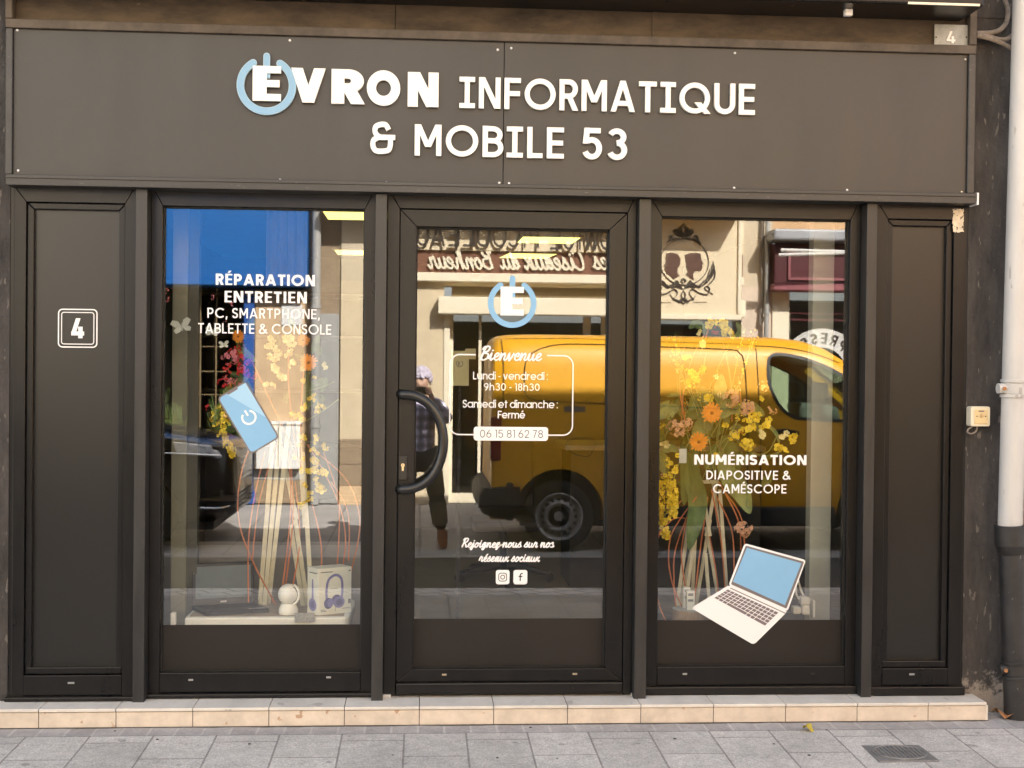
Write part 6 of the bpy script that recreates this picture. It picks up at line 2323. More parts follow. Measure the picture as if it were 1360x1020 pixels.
a, b = P(353, 372, 1.1), P(408, 372, 1.1)
hc = thing('hanging_sheet', 'pale hanging sheet behind the upper right of the left window', 'curtain', ((a.x + b.x) / 2, 1.1, a.z))
M['sheet'] = mat('lilac_grey_cloth', (.42, .38, .42), .9, var=.1)
q_ = [(a.x + (b.x - a.x) * k / 24, 1.1 + .02 * math.sin(k * 1.3)) for k in range(25)]
MB().add([(x, y, a.z) for x, y in q_] + [(x, y, 2.615) for x, y in q_], [(k, k + 1, k + 26, k + 25) for k in range(24)]).build('cloth', 'sheet', hc, smooth=True, recalc=False)
MB().box(a.x - .02, b.x + .02, 1.09, 1.12, a.z - .022, a.z - .001).build('bottom_bar', 'room_wall', hc)
# ceiling lamps
lamps = [((429, 281), (536, 281), (436, 291.5), 'wide ceiling lamp panel nearest the left window'),
         ((444, 332), (512, 332), (449, 338.5), 'far ceiling lamp panel seen through the left window'),
         ((695, 314.5), (771, 316), (687, 322.5), 'ceiling lamp panel high behind the door glass'),
         ((676, 336.5), (740, 337.5), (663, 342.5), 'lower ceiling lamp panel just above the door logo')]
for a, b, c, lb in lamps:
    A_, B_, D_ = GZ(*a, 2.6), GZ(*b, 2.6), GZ(*c, 2.6)
    lt = thing('ceiling_lamp', lb, 'ceiling lamp', ((A_.x + B_.x) / 2, A_.y, 2.6), 'ceiling lamps in the shop')
    dy = abs(A_.y - D_.y)
    sk = D_.x - A_.x
    MB().poly([(D_.x, D_.y, 2.60), (D_.x + B_.x - A_.x, D_.y, 2.60), (B_.x, A_.y, 2.60), (A_.x, A_.y, 2.60)]).build('diffuser', 'lamp', lt, recalc=False)
    MB().box(min(A_.x, D_.x) - .02, max(B_.x, D_.x + B_.x - A_.x) + .02, min(A_.y, D_.y) - .02, max(A_.y, D_.y) + .02, 2.602, 2.619).build('frame', 'room_ceiling', lt)
for u0, u1, v, y, lb in ((219, 236, 387, 5.2, 'topmost of the short light strips far back on the left'), (224, 244, 391.5, 5.0, 'second of the short light strips far back on the left'), (234, 254, 396.5, 4.8, 'third of the short light strips far back on the left'), (245, 262, 400.5, 4.6, 'lowest of the short light strips far back on the left')):
    a, b = P(u0, v, y), P(u1, v, y)
    lt = thing('light_strip', lb, 'light strip', tuple((a + b) / 2), 'light strips at the back')
    MB().box(a.x, b.x, y - .01, y + .03, a.z - .005, a.z + .005).build('tube', 'lamp_small', lt)
    MB().box(a.x, b.x, y - .02, y + .04, a.z + .0052, a.z + .02).build('housing', 'room_dark', lt)

# shelves, dark screens in the room
rk = thing('back_shelving', 'dark shelving unit standing far back on the left of the room', 'shelving', (-1.0, 5.3, .09))
MB().box(-2.2, -.35, 5.32, 5.36, .09, 2.55).build('back_board', 'room_dark', rk)
for z in (.5, .95, 1.4, 1.85, 2.2):
    MB().box(-2.2, -.35, 4.95, 5.318, z, z + .025).build('shelf_board', 'room_wall', rk)
ct = thing('counter', 'dark shop counter behind the right window', 'counter', (1.7, 3.4, .09))
MB().box(1.05, 2.40, 3.1, 3.7, .09, 1.05).build('counter_body', 'room_dark', ct)
MB().box(1.0, 2.42, 3.05, 3.75, 1.052, 1.09).build('counter_top', 'shelf_wood', ct, bevel=.005)
pb_ = thing('partition_board', 'low grey partition standing behind the left window display', 'partition', (-.9, .75, .09))
M['partition'] = mat('grey_partition', (.24, .23, .215), .8, var=.08)
MB().box(-1.60, -.22, .745, .765, .09, .70).build('board', 'partition', pb_)
MB().box(-1.60, -.22, .742, .768, .701, .715).build('top_edge', 'room_wall', pb_)
bo = thing('logo_notice', 'pale yellow notice with a small round letter logo behind the door glass', 'notice', tuple(P(612, 510, 1.6)))
a, b = P(599, 512, 1.6), P(623, 466, 1.6)
M['notice'] = mat('pale_yellow_card', (.78, .76, .50), .6, var=.03)
MB().box(a.x, b.x, 1.6, 1.615, a.z, b.z).build('card', 'notice', bo)
a2 = P(632, 463, 1.63)
MB().box(P(618, 463, 1.63).x, a2.x, 1.63, 1.64, P(618, 477, 1.63).z, a2.z).build('card', 'notice', bo)
MB().box(a.x + .04, a.x + .06, 1.605, 1.64, .09, a.z).build('stand', 'room_dark', bo)
MB().box(a.x - .02, a.x + .12, 1.58, 1.70, .088, .10).build('stand_foot', 'room_dark', bo)
c = P(610.3, 483, 1.597)
mb = MB()
rr_ = .0185
L, R = offs(arc(c.x, c.z, rr_, rr_, 125, 415, 24), .004)
mb.strip(L, R, 1.597)
mb.build('logo_ring', 'print_grey', bo, recalc=False)
mb = MB()
g, adv = glyph('E', .26)
put(mb, g, lambda a, b: (c.x - .008 + a * .02, c.z - .011 + b * .022), .26, 1.5965)
mb.build('logo_letter', 'print_grey', bo, recalc=False)

# office chair
base = GZ(668, 770, .09)
oc = thing('office_chair', 'dark swivel office chair with a star base behind the door glass', 'office chair', (base.x, base.y, .088))
for k in range(5):
    q = math.radians(200 + 72 * k)
    tip = Vector((base.x + .34 * math.cos(q), base.y + .34 * math.sin(q), .15))
    lg = MB().tube([(base.x, base.y, .20), tuple(tip)], [.032, .02], 8).build('leg', 'black', oc, smooth=True)
    MB().lathe([(0, -.02), (.03, -.02), (.03, .02), (0, .02)], (tip.x, tip.y, .12), (-math.sin(q), math.cos(q), 0), 14).build('caster', 'rubber', lg)
MB().tube([(base.x, base.y, .18), (base.x, base.y, .46)], .03, 12).build('column', 'black', oc, smooth=True)
MB().box(base.x - .24, base.x + .24, base.y - .24, base.y + .24, .46, .54).build('seat', 'room_dark', oc, bevel=.04, seg=3)
MB().obox((base.x + .02, base.y + .26, .85), (.22, 0, 0), (0, .03, 0), (0, .04, .26)).build('backrest', 'room_dark', oc, bevel=.03, seg=3)

# posts beside the displays
for ua, ub, uc, lb in ((228.5, 249, 262, 'pale upright post standing behind the left edge of the left window'), (1079, 1107, 1107, 'pale upright post standing behind the right edge of the right window')):
    x0, x1, x2 = P(ua, 450, .42).x, P(ub, 450, .42).x, P(uc, 450, .42).x
    d = thing('display_post', lb, 'post', (x0, .42, .09))
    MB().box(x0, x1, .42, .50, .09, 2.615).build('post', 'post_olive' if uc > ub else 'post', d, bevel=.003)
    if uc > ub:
        MB().box(x1 + .001, x2, .45, .52, .09, 2.615).build('shaded_side', 'post_dark', d)  # shaded side of the post, painted as a darker strip
# decks
dk = thing('window_deck', 'dark deck carrying the flower display of the right window', 'deck', (1.5, .3, .3))
MB().box(WR[0] + .03, WR[1] - .02, .165, .75, .30, .345).build('deck_board', 'room_dark', dk)
MB().box(WR[0] + .03, WR[1] - .02, .74, .76, .09, .299).build('deck_front', 'room_dark', dk)
dk = thing('display_table', 'low white topped display table behind the left window', 'table', tuple(P(355, 830, .4)))
sx0, sx1 = P(245, 820, .22).x, P(464.5, 820, .22).x
pts = [(sx0 + .0, .22), (sx1 - .035, .22)] + [(sx1 - .035 + .035 * math.cos(q), .255 + .035 * math.sin(q)) for q in (-1.2, -.8, -.4, 0)] + [(sx1, .70), (sx0 - .0, .70)]
mb = MB()
n = len(pts)
mb.add([(x, y, .385) for x, y in pts] + [(x, y, .428) for x, y in pts], [tuple(range(n - 1, -1, -1)), tuple(range(n, 2 * n))] + [(i, (i + 1) % n, (i + 1) % n + n, i + n) for i in range(n)])
mb.build('table_edge', 'shelf_white', dk, bevel=.008, seg=2)
MB().box(sx0 + .02, sx1 - .03, .245, .68, .4285, .4305).build('table_top', 'shelf_wood', dk)
for x in (sx0 + .06, sx1 - .08):
    MB().box(x - .02, x + .02, .3, .62, .09, .384).build('leg', 'shelf_white', dk)
ZS = .431
# black laptop
lpt = thing('laptop_computer', 'open black laptop standing on the white display table', 'laptop', tuple(P(300, 815, .25)))
FL, FR, BL, BR = P(273, 820.5, .235), P(357.5, 811, .33), P(255, 812, .40), P(340, 804.5, .49)
FLx, FRx, BLx, BRx = [Vector((q.x, q.y, ZS)) for q in (FL, FR, BL, BR)]
BRx = FRx + BLx - FLx
mb = MB()
vs = [tuple(q + Vector((0, 0, z))) for z in (.001, .020) for q in (FLx, FRx, BRx, BLx)]
mb.add(vs, [(3, 2, 1, 0), (4, 5, 6, 7), (0, 1, 5, 4), (1, 2, 6, 5), (2, 3, 7, 6), (3, 0, 4, 7)])
mb.build('base', 'lap_black', lpt, bevel=.003, seg=2)
ex_, ey_ = (FRx - FLx), (BLx - FLx)
kb = MB()
for r in range(5):
    for c_ in range(14):
        o_ = FLx + ex_ * (.06 + .88 * c_ / 14) + ey_ * (.45 + .09 * r) + Vector((0, 0, .0205))
        a, b = ex_ * (.88 / 14 * .84), ey_ * .075
        kb.add([o_, o_ + a, o_ + a + b, o_ + b, o_ + Vector((0, 0, .002)), o_ + a + Vector((0, 0, .002)), o_ + a + b + Vector((0, 0, .002)), o_ + b + Vector((0, 0, .002))], [(4, 5, 6, 7), (0, 1, 5, 4), (1, 2, 6, 5), (2, 3, 7, 6), (3, 0, 4, 7)])
kb.build('keyboard', 'rubber', lpt)
o_ = FLx + ex_ * .70 + ey_ * .05 + Vector((0, 0, .0206))
MB().poly([o_, o_ + ex_ * .26, o_ + ex_ * .26 + ey_ * .14, o_ + ey_ * .14]).build('label_sticker', 'silver_card', lpt, recalc=False)
hin = BLx + Vector((0, 0, .018))
exn = ex_.normalized()
up_ = (P(334, 752, .52) - P(340, 804, .49))
lidv = Vector((-.012, .060, .195))
th = Vector((0, .008, .003))
mb = MB()
vs = [tuple(q) for q in (hin, hin + ex_, hin + ex_ + lidv, hin + lidv, hin + th, hin + ex_ + th, hin + ex_ + lidv + th, hin + lidv + th)]
mb.add(vs, [(3, 2, 1, 0), (4, 5, 6, 7), (0, 1, 5, 4), (1, 2, 6, 5), (2, 3, 7, 6), (3, 0, 4, 7)])
lid = mb.build('screen_lid', 'lap_black', lpt, bevel=.003, seg=2)
nrm = ex_.cross(lidv).normalized()
nrm = nrm if nrm.y < 0 else -nrm
q = lambda s, t, d=.0008: hin + ex_ * s + lidv * t + nrm * d
MB().poly([q(.055, .16), q(.945, .16), q(.945, .93), q(.055, .93)]).build('screen', 'lap_screen', lid, recalc=False)
mb = MB()
items, Wt = layout('ASUS', .2, .12)
for ch, g, x, adv in items:
    for k, p in enumerate(g):
        if p[0] == 'P':
            mb.poly([q(.45 + .10 * (a + x) / Wt, .055 + .042 * b, .001 + .0002 * k) for a, b in p[1]])
        else:
            L, R = offs(p[1], .2, p[2])
            m_ = len(L)
            mb.add([q(.45 + .10 * (a + x) / Wt, .055 + .042 * b, .001 + .0002 * k) for a, b in L + R], [(i, (i + 1) % m_, (i + 1) % m_ + m_, i + m_) for i in range(m_ if p[2] else m_ - 1)])
mb.build('maker_name', 'vinyl', lid, recalc=False)
# white round camera
cp = P(383, 811, .30)
wc = thing('security_camera', 'white round indoor camera on a cup foot on the display table', 'camera', (cp.x, .30, ZS))
cz = ZS + .105
MB().lathe([(0, 0), (.043, 0), (.046, .006), (.046, .022), (.034, .050), (.0, .050)], (cp.x, .30, ZS), n=28).build('foot', 'shelf_white', wc, smooth=True)
MB().lathe([(.050 * math.sin(PI * k / 16), -.050 * math.cos(PI * k / 16)) for k in range(17)], (cp.x, .30, cz - .012), n=28).build('ball', 'shelf_white', wc, smooth=True)
rg = [(cp.x + .012 + .040 * math.cos(q), .275 - .018 * math.sin(q) * 0, cz - .010 + .050 * math.sin(q)) for q in [math.radians(-70 + 140 * k / 14) for k in range(15)]]
MB().tube(rg, .006, 8).build('ring_arm', 'shelf_white', wc, smooth=True)
MB().tube([(p_[0] - .010, p_[1] + .006, p_[2]) for p_ in rg[2:-2]], .006, 8).build('lens_slit', 'rubber', wc, smooth=True)
# headphone box
A_, B_, D_ = P(422.5, 815, .25), P(466.5, 809, .335), P(408, 812, .33)
A_, B_, D_ = [Vector((q_.x, q_.y, ZS)) for q_ in (A_, B_, D_)]
hb = thing('headphone_box', 'white cardboard box printed with lilac headphones at the right of the display table', 'box', tuple(A_))
H_ = Vector((0, 0, .222))
C2 = B_ + D_ - A_
mb = MB()
mb.add([A_, B_, C2, D_, A_ + H_, B_ + H_, C2 + H_, D_ + H_], [(3, 2, 1, 0), (4, 5, 6, 7), (0, 1, 5, 4), (1, 2, 6, 5), (2, 3, 7, 6), (3, 0, 4, 7)])
mb.build('carton', 'carton', hb, bevel=.001)
fe, se = B_ - A_, D_ - A_
fn = Vector((fe.y, -fe.x, 0)).normalized()
sn = Vector((-se.y, se.x, 0)).normalized()
fn = fn if fn.y < 0 else -fn
sn = sn if sn.x < 0 else -sn
F_ = lambda s, t, d=.0012: A_ + fe * s + H_ * t + fn * d
S_ = lambda s, t, d=.0012: A_ + se * s + H_ * t + sn * d


def face_strip(mb, fmap, pts, w, closed=False, asp=1.0, d=.0012):
    L, R = offs([(a * asp, b) for a, b in pts], w, closed)
    m_ = len(L)
    mb.add([fmap(a / asp, b, d) for a, b in L + R], [(i, (i + 1) % m_, (i + 1) % m_ + m_, i + m_) for i in range(m_ if closed else m_ - 1)])


asp = fe.length / .222
mb = MB()
face_strip(mb, F_, cr([(.26, .28), (.24, .5), (.30, .74), (.50, .84), (.68, .76), (.72, .55), (.70, .34)], 6), .055, False, asp)
mb.build('headband_print', 'print_lilac', hb, recalc=False)
for cx_, cz_, rx_, rz_, mm, d in ((.30, .24, .13, .12, 'print_lilac2', .0014), (.36, .25, .09, .10, 'print_lilac', .0016), (.55, .30, .15, .115, 'print_lilac2', .0014), (.62, .25, .17, .125, 'print_lilac', .0018), (.63, .245, .10, .075, 'print_lilac2', .0021)):
    MB().poly([F_(a, b, d) for a, b in arc(cx_, cz_, rx_, rz_, 0, 345, 24)]).build('ear_cup_print', mm, hb, recalc=False)
mb = MB()
for s0, s1, t0, t1 in ((.06, .42, .905, .925), (.90, .97, .90, .93), (.36, .58, .545, .555), (.90, .98, .20, .30), (.08, .24, .07, .085), (.72, .95, .10, .112), (.08, .2, .10, .112)):
    mb.poly([F_(s0, t0), F_(s1, t0), F_(s1, t1), F_(s0, t1)])
mb.build('small_print', 'print_grey', hb, recalc=False)
mb = MB()
face_strip(mb, F_, cr([(.52, .18), (.51, .1), (.50, .06)], 4), .012, False, asp, .0023)
mb.build('lead_print', 'print_grey', hb, recalc=False)
MB().poly([S_(a, b, .0012) for a, b in arc(.5, .20, .34, .14, 0, 345, 20)]).build('ear_cup_print', 'print_lilac', hb, recalc=False)
MB().poly([S_(a, b, .0015) for a, b in arc(.5, .20, .18, .08, 0, 345, 16)]).build('ear_cup_print', 'print_lilac2', hb, recalc=False)
MB().poly([S_(a, b, .0012) for a, b in [(.40, .30), (.60, .30), (.56, .75), (.46, .75)]]).build('band_print', 'print_lilac', hb, recalc=False)
MB().poly([S_(a, b, .0012) for a, b in [(.1, .88), (.8, .88), (.8, .90), (.1, .90)]]).build('small_print', 'print_grey', hb, recalc=False)
a, b = P(391, 826.5, .205), P(417.5, 814, .205)
tag(MB().box(a.x, b.x, .205, .209, a.z, b.z).build('price_card', 'silver_card', None), 'small silvery price card leaning at the table edge below the white camera', 'price card')
a = P(230, 822, .2)
tag(MB().box(a.x - .012, a.x + .012, .19, .22, a.z - .03, a.z + .03).tube([(a.x, .205, a.z - .03), (a.x + .01, .205, a.z - .1)], .005, 6).build('wall_plug', 'shelf_white', None, bevel=.004), 'white plug in the bottom left corner of the left window', 'plug')


# ------------------------------------------------------------------ flowers
def petals(mb, c, r, n, w, ax, cup, rnd, r0=.15):
    ax = Vector(ax).normalized()
    a = ax.orthogonal().normalized()
    b = ax.cross(a)
    for k in range(n):
        q = 2 * PI * (k + rnd.uniform(-.15, .15)) / n
        d = a * math.cos(q) + b * math.sin(q)
        e = ax.cross(d)
        rr = r * rnd.uniform(.85, 1.08)
        p0 = c + d * r * r0
        p1 = c + d * rr * .55 + ax * cup * r * .35
        p2 = c + d * rr * .9 + ax * cup * r * .55
        p3 = c + d * rr + ax * cup * r * .5
        ww = w * r
        mb.add([p0 - e * ww * .35, p0 + e * ww * .35, p1 + e * ww, p2 + e * ww * .75, p3, p2 - e * ww * .75, p1 - e * ww], [(0, 1, 2, 6), (2, 3, 5, 6), (3, 4, 5)])
    return mb


def gerbera(parent, u, v, y, r_px, m, rnd):
    c = P(u, v, y)
    r = r_px * (y - CAM.y) / FPX
    ax = Vector((rnd.uniform(-.3, .3), -1, rnd.uniform(-.1, .4)))
    mb = petals(MB(), c, r, 17, .13, ax, .15, rnd)
    petals(mb, c + ax.normalized() * r * .08, r * .8, 15, .14, ax, .3, rnd)
    petals(mb, c + ax.normalized() * r * .14, r * .5, 12, .16, ax, .5, rnd)
    o = mb.build('gerbera_flower', m, parent, recalc=False)
    MB().lathe([(0, r * .22), (r * .16, r * .2), (r * .24, r * .08), (r * .2, 0)], c, ax, 12).build('flower_core', 'petal_core', o, smooth=True)
    return o


def blossom(parent, u, v, y, r_px, m, rnd, name='blossom'):
    c = P(u, v, y)
    r = r_px * (y - CAM.y) / FPX
    mb = MB()
    for k in range(3):
        ax = Vector((rnd.gauss(0, .6), -1, rnd.gauss(0, .6)))
        cc_ = c + Vector((rnd.gauss(0, .35), rnd.gauss(0, .3), rnd.gauss(0, .35))) * r
        petals(mb, cc_, r * rnd.uniform(.6, .85), 5, .42, ax, rnd.uniform(.3, .9), rnd)
    return mb.build(name, m, parent, recalc=False)


def cluster(parent, u, v, y, r_px, n, m, rnd, name='flower_cluster', small=.26):
    c = P(u, v, y)
    r = r_px * (y - CAM.y) / FPX
    mb = MB()
    for k in range(n):
        d = Vector((rnd.gauss(0, 1), rnd.gauss(0, 1), rnd.gauss(0, 1))).normalized()
        if d.y > .5:
            d.y = -d.y
        petals(mb, c + d * r * rnd.uniform(.6, 1), r * small * rnd.uniform(.8, 1.25), 5, .40, d + Vector((0, -.5, 0)), .4, rnd)
    return mb.build(name, m, parent, recalc=False)


def raceme(parent, pts, y, r_px, n, m, rnd, name='hanging_raceme'):
    mb = MB()
    q = cr([tuple(P(u, v, y)) for u, v in pts], 8)
    r = r_px * (y - CAM.y) / FPX
    for k in range(n):
        t = rnd.random() ** .8
        c = Vector(q[min(int(t * len(q)), len(q) - 1)])
        w = r * (1 - .65 * t)
        d = Vector((rnd.gauss(0, .6), rnd.gauss(0, .6), rnd.gauss(0, .4)))
        petals(mb, c + d * w, r * .38 * rnd.uniform(.7, 1.2), 4, .5, d + Vector((0, -.8, 0)), .8, rnd)
    return mb.build(name, m, parent, recalc=False)


def leaf(parent, pts, y, w_px, m, rnd, name='leaf'):
    """curved leaf along the photo polyline pts"""
    q = cr([tuple(P(u, v, y + .03 * math.sin(k))) for k, (u, v) in enumerate(pts)], 6)
    n = len(q)
    w = w_px * (y - CAM.y) / FPX
    vs, fs = [], []
    tw = rnd.uniform(-.5, .5)
    for i, p in enumerate(q):
        t = i / (n - 1)
        p = Vector(p)
        d = (Vector(q[min(i + 1, n - 1)]) - Vector(q[max(i - 1, 0)])).normalized()
        e = d.cross(Vector((tw * .6, -1, 0))).normalized()
        nn_ = e.cross(d)
        ww = w * (math.sin(PI * min(t * .93 + .05, 1)) ** .8)
        fold = .35
        rip = .12 * math.sin(i * 1.9)
        for s_ in (-1, -.5, 0, .5, 1):
            vs.append(p + e * ww * s_ + nn_ * ww * (fold * abs(s_) + rip * s_))
    for i in range(n - 1):
        for j in range(4):
            a_ = i * 5 + j
            fs.append((a_, a_ + 1, a_ + 6, a_ + 5))
    return MB().add(vs, fs).build(name, m, parent, smooth=True, recalc=False)


def stick(parent, a, b, y0, y1, w=.008):
    p, q = P(*a, y0), P(*b, y1)
    d = (q - p).normalized()
    e = d.cross(Vector((0, 1, 0))).normalized()
    f_ = d.cross(e)
    mb = MB()
    mb.obox((p + q) / 2, e * w, f_ * w * .45, (q - p) / 2)
    return mb.build('flat_stick', 'stick', parent)


def twig(parent, pts, y, r=.0042, m='twig', rnd=random, name='twig'):
    q = [tuple(P(u, v, y + rnd.uniform(-.04, .04))) for u, v in pts]
    return MB().tube(cr(q, 7), r, 6).build(name, m, parent, smooth=True)


rnd = random.Random(21)
fa = thing('flower_arrangement', 'tall arrangement of pale sticks, orange twigs and artificial flowers in the left window', 'flower arrangement', tuple(P(370, 812, .5)))
for a, b in (((364, 560), (345, 806)), ((373, 563), (351, 806)), ((384, 560), (356, 806)), ((366, 562), (394, 690)), ((386, 697), (403, 808)), ((392, 690), (409, 806)), ((402, 600), (414, 800)), ((396, 560), (405, 700))):
    stick(fa, a, b, .52 + rnd.uniform(-.05, .05), .55 + rnd.uniform(-.05, .05), .0105)
for pts in ([(335, 585), (319, 635), (317, 690), (334, 742), (366, 803)], [(352, 600), (338, 660), (330, 720), (330, 800)], [(366, 590), (344, 668), (335, 745)], [(383, 600), (386, 680), (374, 790)], [(386, 610), (389, 690), (377, 795)],
            [(408, 590), (432, 630), (452, 675), (459, 720), (452, 770)], [(420, 600), (462, 640), (478, 695), (466, 760)], [(430, 600), (450, 670), (447, 765)], [(415, 670), (426, 720), (427, 770)], [(440, 640), (462, 680), (463, 745)], [(392, 640), (398, 720), (384, 800)],
            [(400, 620), (372, 560), (330, 470), (315, 440)], [(398, 610), (400, 540), (405, 470)], [(396, 620), (384, 520), (383, 450)]):
    twig(fa, pts, .46, .0036, 'twig', rnd)
gerbera(fa, 410, 482, .34, 12, 'petal_orange', rnd)
gerbera(fa, 317, 447, .36, 9, 'petal_orange', rnd)
gerbera(fa, 403, 452, .40, 9, 'petal_orange', rnd)
for u, v, r_ in ((378, 449, 9), (388, 452, 8), (360, 471, 7), (365, 487, 7), (383, 470, 7), (386, 482, 6), (403, 540, 6), (391, 552, 6), (423, 544, 6), (400, 553, 5), (404, 580, 6), (418, 582, 6), (398, 590, 5), (418, 611, 7), (418, 627, 7), (429, 627, 7), (424, 647, 7), (430, 651, 5), (412, 656, 5), (401, 670, 6), (411, 662, 4)):
    blossom(fa, u, v, .36 + rnd.uniform(-.05, .05), r_, 'petal_pale' if v < 500 else 'petal_yellow', rnd)
for u, v, r_, n, m in ((306, 474, 11, 26, 'petal_pink'), (318, 474, 9, 20, 'petal_red'), (322, 489, 10, 20, 'petal_red'), (303, 490, 8, 14, 'petal_red'), (296, 508, 8, 18, 'petal_red'), (316, 509, 6, 14, 'petal_pink'), (330, 478, 7, 14, 'petal_violet'), (329, 497, 6, 12, 'petal_violet'), (283, 395, 4, 8, 'petal_pink'), (308, 404, 4, 9, 'petal_pink'), (300, 430, 5, 9, 'petal_pink'), (274, 541, 5, 9, 'petal_red')):
    cluster(fa, u, v, .40, r_, n, m, rnd)
raceme(fa, [(300, 548), (296, 570), (303, 590), (310, 604)], .42, 9, 60, 'petal_yellow', rnd)
raceme(fa, [(223, 385), (222, 400)], .42, 4, 14, 'petal_pink', rnd)
for pts, w_ in (([(330, 500), (312, 512), (296, 522)], 6), ([(335, 520), (320, 500), (305, 495)], 5), ([(410, 495), (405, 520), (409, 545)], 5), ([(415, 470), (420, 455), (424, 445)], 5), ([(360, 440), (368, 452), (366, 465)], 5), ([(296, 530), (288, 545), (284, 560)], 4), ([(406, 500), (414, 515), (412, 530)], 4), ([(225, 515), (222, 525), (221, 535)], 4), ([(330, 520), (318, 535), (300, 545)], 6), ([(340, 480), (325, 468), (312, 460)], 5)):
    leaf(fa, pts, .42, w_, 'leaf_green' if rnd.random() < .6 else 'leaf_pale', rnd)
for k in range(30):
    u, v = (rnd.gauss(308, 14), rnd.gauss(500, 34)) if k % 2 else (rnd.gauss(405, 16), rnd.gauss(520, 50))
    if not (270 < u < 470 and 430 < v < 680):
        continue
    q = rnd.uniform(0, 2 * PI)
    ln = rnd.uniform(6, 12)
    leaf(fa, [(u - ln * math.cos(q), v - ln * math.sin(q)), (u, v + rnd.uniform(-3, 3)), (u + ln * math.cos(q), v + ln * math.sin(q))], .46 + rnd.uniform(-.03, .06), rnd.uniform(3, 6), 'leaf_green', rnd)
for k in range(14):
    u, v = rnd.gauss(312, 12), rnd.gauss(492, 26)
    cluster(fa, u, v, .42, rnd.uniform(4, 7), 12, rnd.choice(['petal_red', 'petal_red', 'petal_pink', 'petal_violet', 'petal_orange']), rnd)
for k in range(18):
    blossom(fa, rnd.gauss(378, 20), rnd.uniform(440, 520), .40, rnd.uniform(4, 7), 'petal_pale', rnd)
for k in range(20):
    blossom(fa, rnd.gauss(412, 12), rnd.uniform(500, 670), .40, rnd.uniform(3, 5), 'petal_yellow', rnd)
for pts in ([(405, 520), (425, 515), (444, 507)], [(405, 560), (430, 545), (450, 530)], [(303, 492), (310, 470), (318, 452)]):
    twig(fa, pts, .42, .0022, 'leaf_pale', rnd, 'stem')

fa = thing('flower_arrangement', 'autumn arrangement of orange gerberas, yellow sprays and sticks in the right window', 'flower arrangement', tuple(P(930, 812, .45)))
for a, b in (((931, 640), (943, 712)), ((951, 642), (938, 712)), ((943, 690), (924, 806)), ((938, 700), (955, 800)), ((933, 660), (902, 808)), ((915, 690), (899, 806)), ((956, 650), (966, 795)), ((937, 735), (942, 800)), ((923, 715), (919, 800)), ((947, 640), (955, 700)), ((929, 640), (954, 640)), ((925, 690), (912, 790))):
    stick(fa, a, b, .46 + rnd.uniform(-.05, .05), .48 + rnd.uniform(-.05, .05), .0085)
for pts in ([(925, 660), (894, 705), (888, 740), (893, 775), (906, 806)], [(915, 680), (897, 730), (895, 770), (898, 810)], [(912, 690), (905, 735), (911, 785)], [(940, 660), (930, 730), (922, 800)], [(945, 650), (958, 720), (964, 800)], [(952, 660), (972, 705), (975, 760)], [(955, 640), (980, 690), (984, 730)], [(960, 650), (985, 690), (990, 760)], [(930, 650), (905, 665), (880, 700), (868, 730)], [(867, 770), (876, 805), (884, 824)], [(940, 700), (951, 760), (955, 800)], [(920, 690), (893, 690), (870, 720)]):
    twig(fa, pts, .43, .0036, 'twig', rnd)
for pts in ([(905, 560), (908, 520), (918, 480), (935, 445), (950, 425)], [(972, 560), (972, 520), (966, 480), (960, 455)], [(985, 545), (982, 510), (980, 500)], [(928, 512), (934, 490), (938, 470)], [(910, 560), (903, 520), (904, 480), (910, 460)], [(930, 470), (940, 440), (944, 420)]):
    twig(fa, pts, .40, .0034, 'twig', rnd, 'twig')
gerbera(fa, 945, 549, .30, 15, 'petal_orange', rnd)
gerbera(fa, 928, 587, .28, 13.5, 'petal_orange', rnd)
for u, v, r_, m in ((945, 429, 8, 'petal_yellow'), (958, 431, 9, 'petal_yellow'), (965, 440, 8, 'petal_yellow'), (971, 445, 6, 'petal_yellow'), (928, 443, 5, 'petal_pale'), (912, 476, 6, 'petal_yellow'), (934, 456, 6, 'petal_pale'), (922, 497, 9, 'petal_yellow'), (925, 503, 7, 'petal_yellow'), (914, 512, 5, 'petal_yellow'),
                    (1006, 548, 9, 'petal_yellow'), (1015, 562, 8, 'petal_yellow'), (999, 567, 8, 'petal_yellow'), (962, 565, 6, 'petal_yellow'), (1013, 578, 7, 'petal_pale'), (1039, 578, 7, 'petal_pale'), (1053, 583, 8, 'petal_yellow'), (1039, 597, 9, 'petal_yellow'), (991, 560, 6, 'petal_yellow'), (883, 588, 6, 'petal_pale')):
    blossom(fa, u, v, .30 + rnd.uniform(-.04, .06), r_, m, rnd)
for u, v, r_, n, m in ((974, 578, 9, 30, 'petal_yellow'), (993, 590, 10, 34, 'petal_yellow'), (985, 572, 7, 20, 'petal_yellow'), (898, 570, 13, 30, 'petal_salmon'), (912, 563, 9, 22, 'petal_salmon'), (972, 528, 12, 34, 'petal_salmon'), (992, 541, 11, 30, 'petal_salmon'), (987, 702, 12, 36, 'petal_salmon'), (982, 500, 5, 12, 'petal_red'), (950, 440, 6, 12, 'petal_red'), (890, 552, 8, 16, 'leaf_pale')):
    cluster(fa, u, v, .34 + rnd.uniform(-.03, .04), r_, n, m, rnd)
raceme(fa, [(895, 608), (891, 640), (893, 668), (894, 684)], .28, 10, 110, 'petal_yellow', rnd)
raceme(fa, [(877, 632), (876, 660), (881, 690), (885, 712)], .30, 9, 110, 'petal_yellow', rnd)
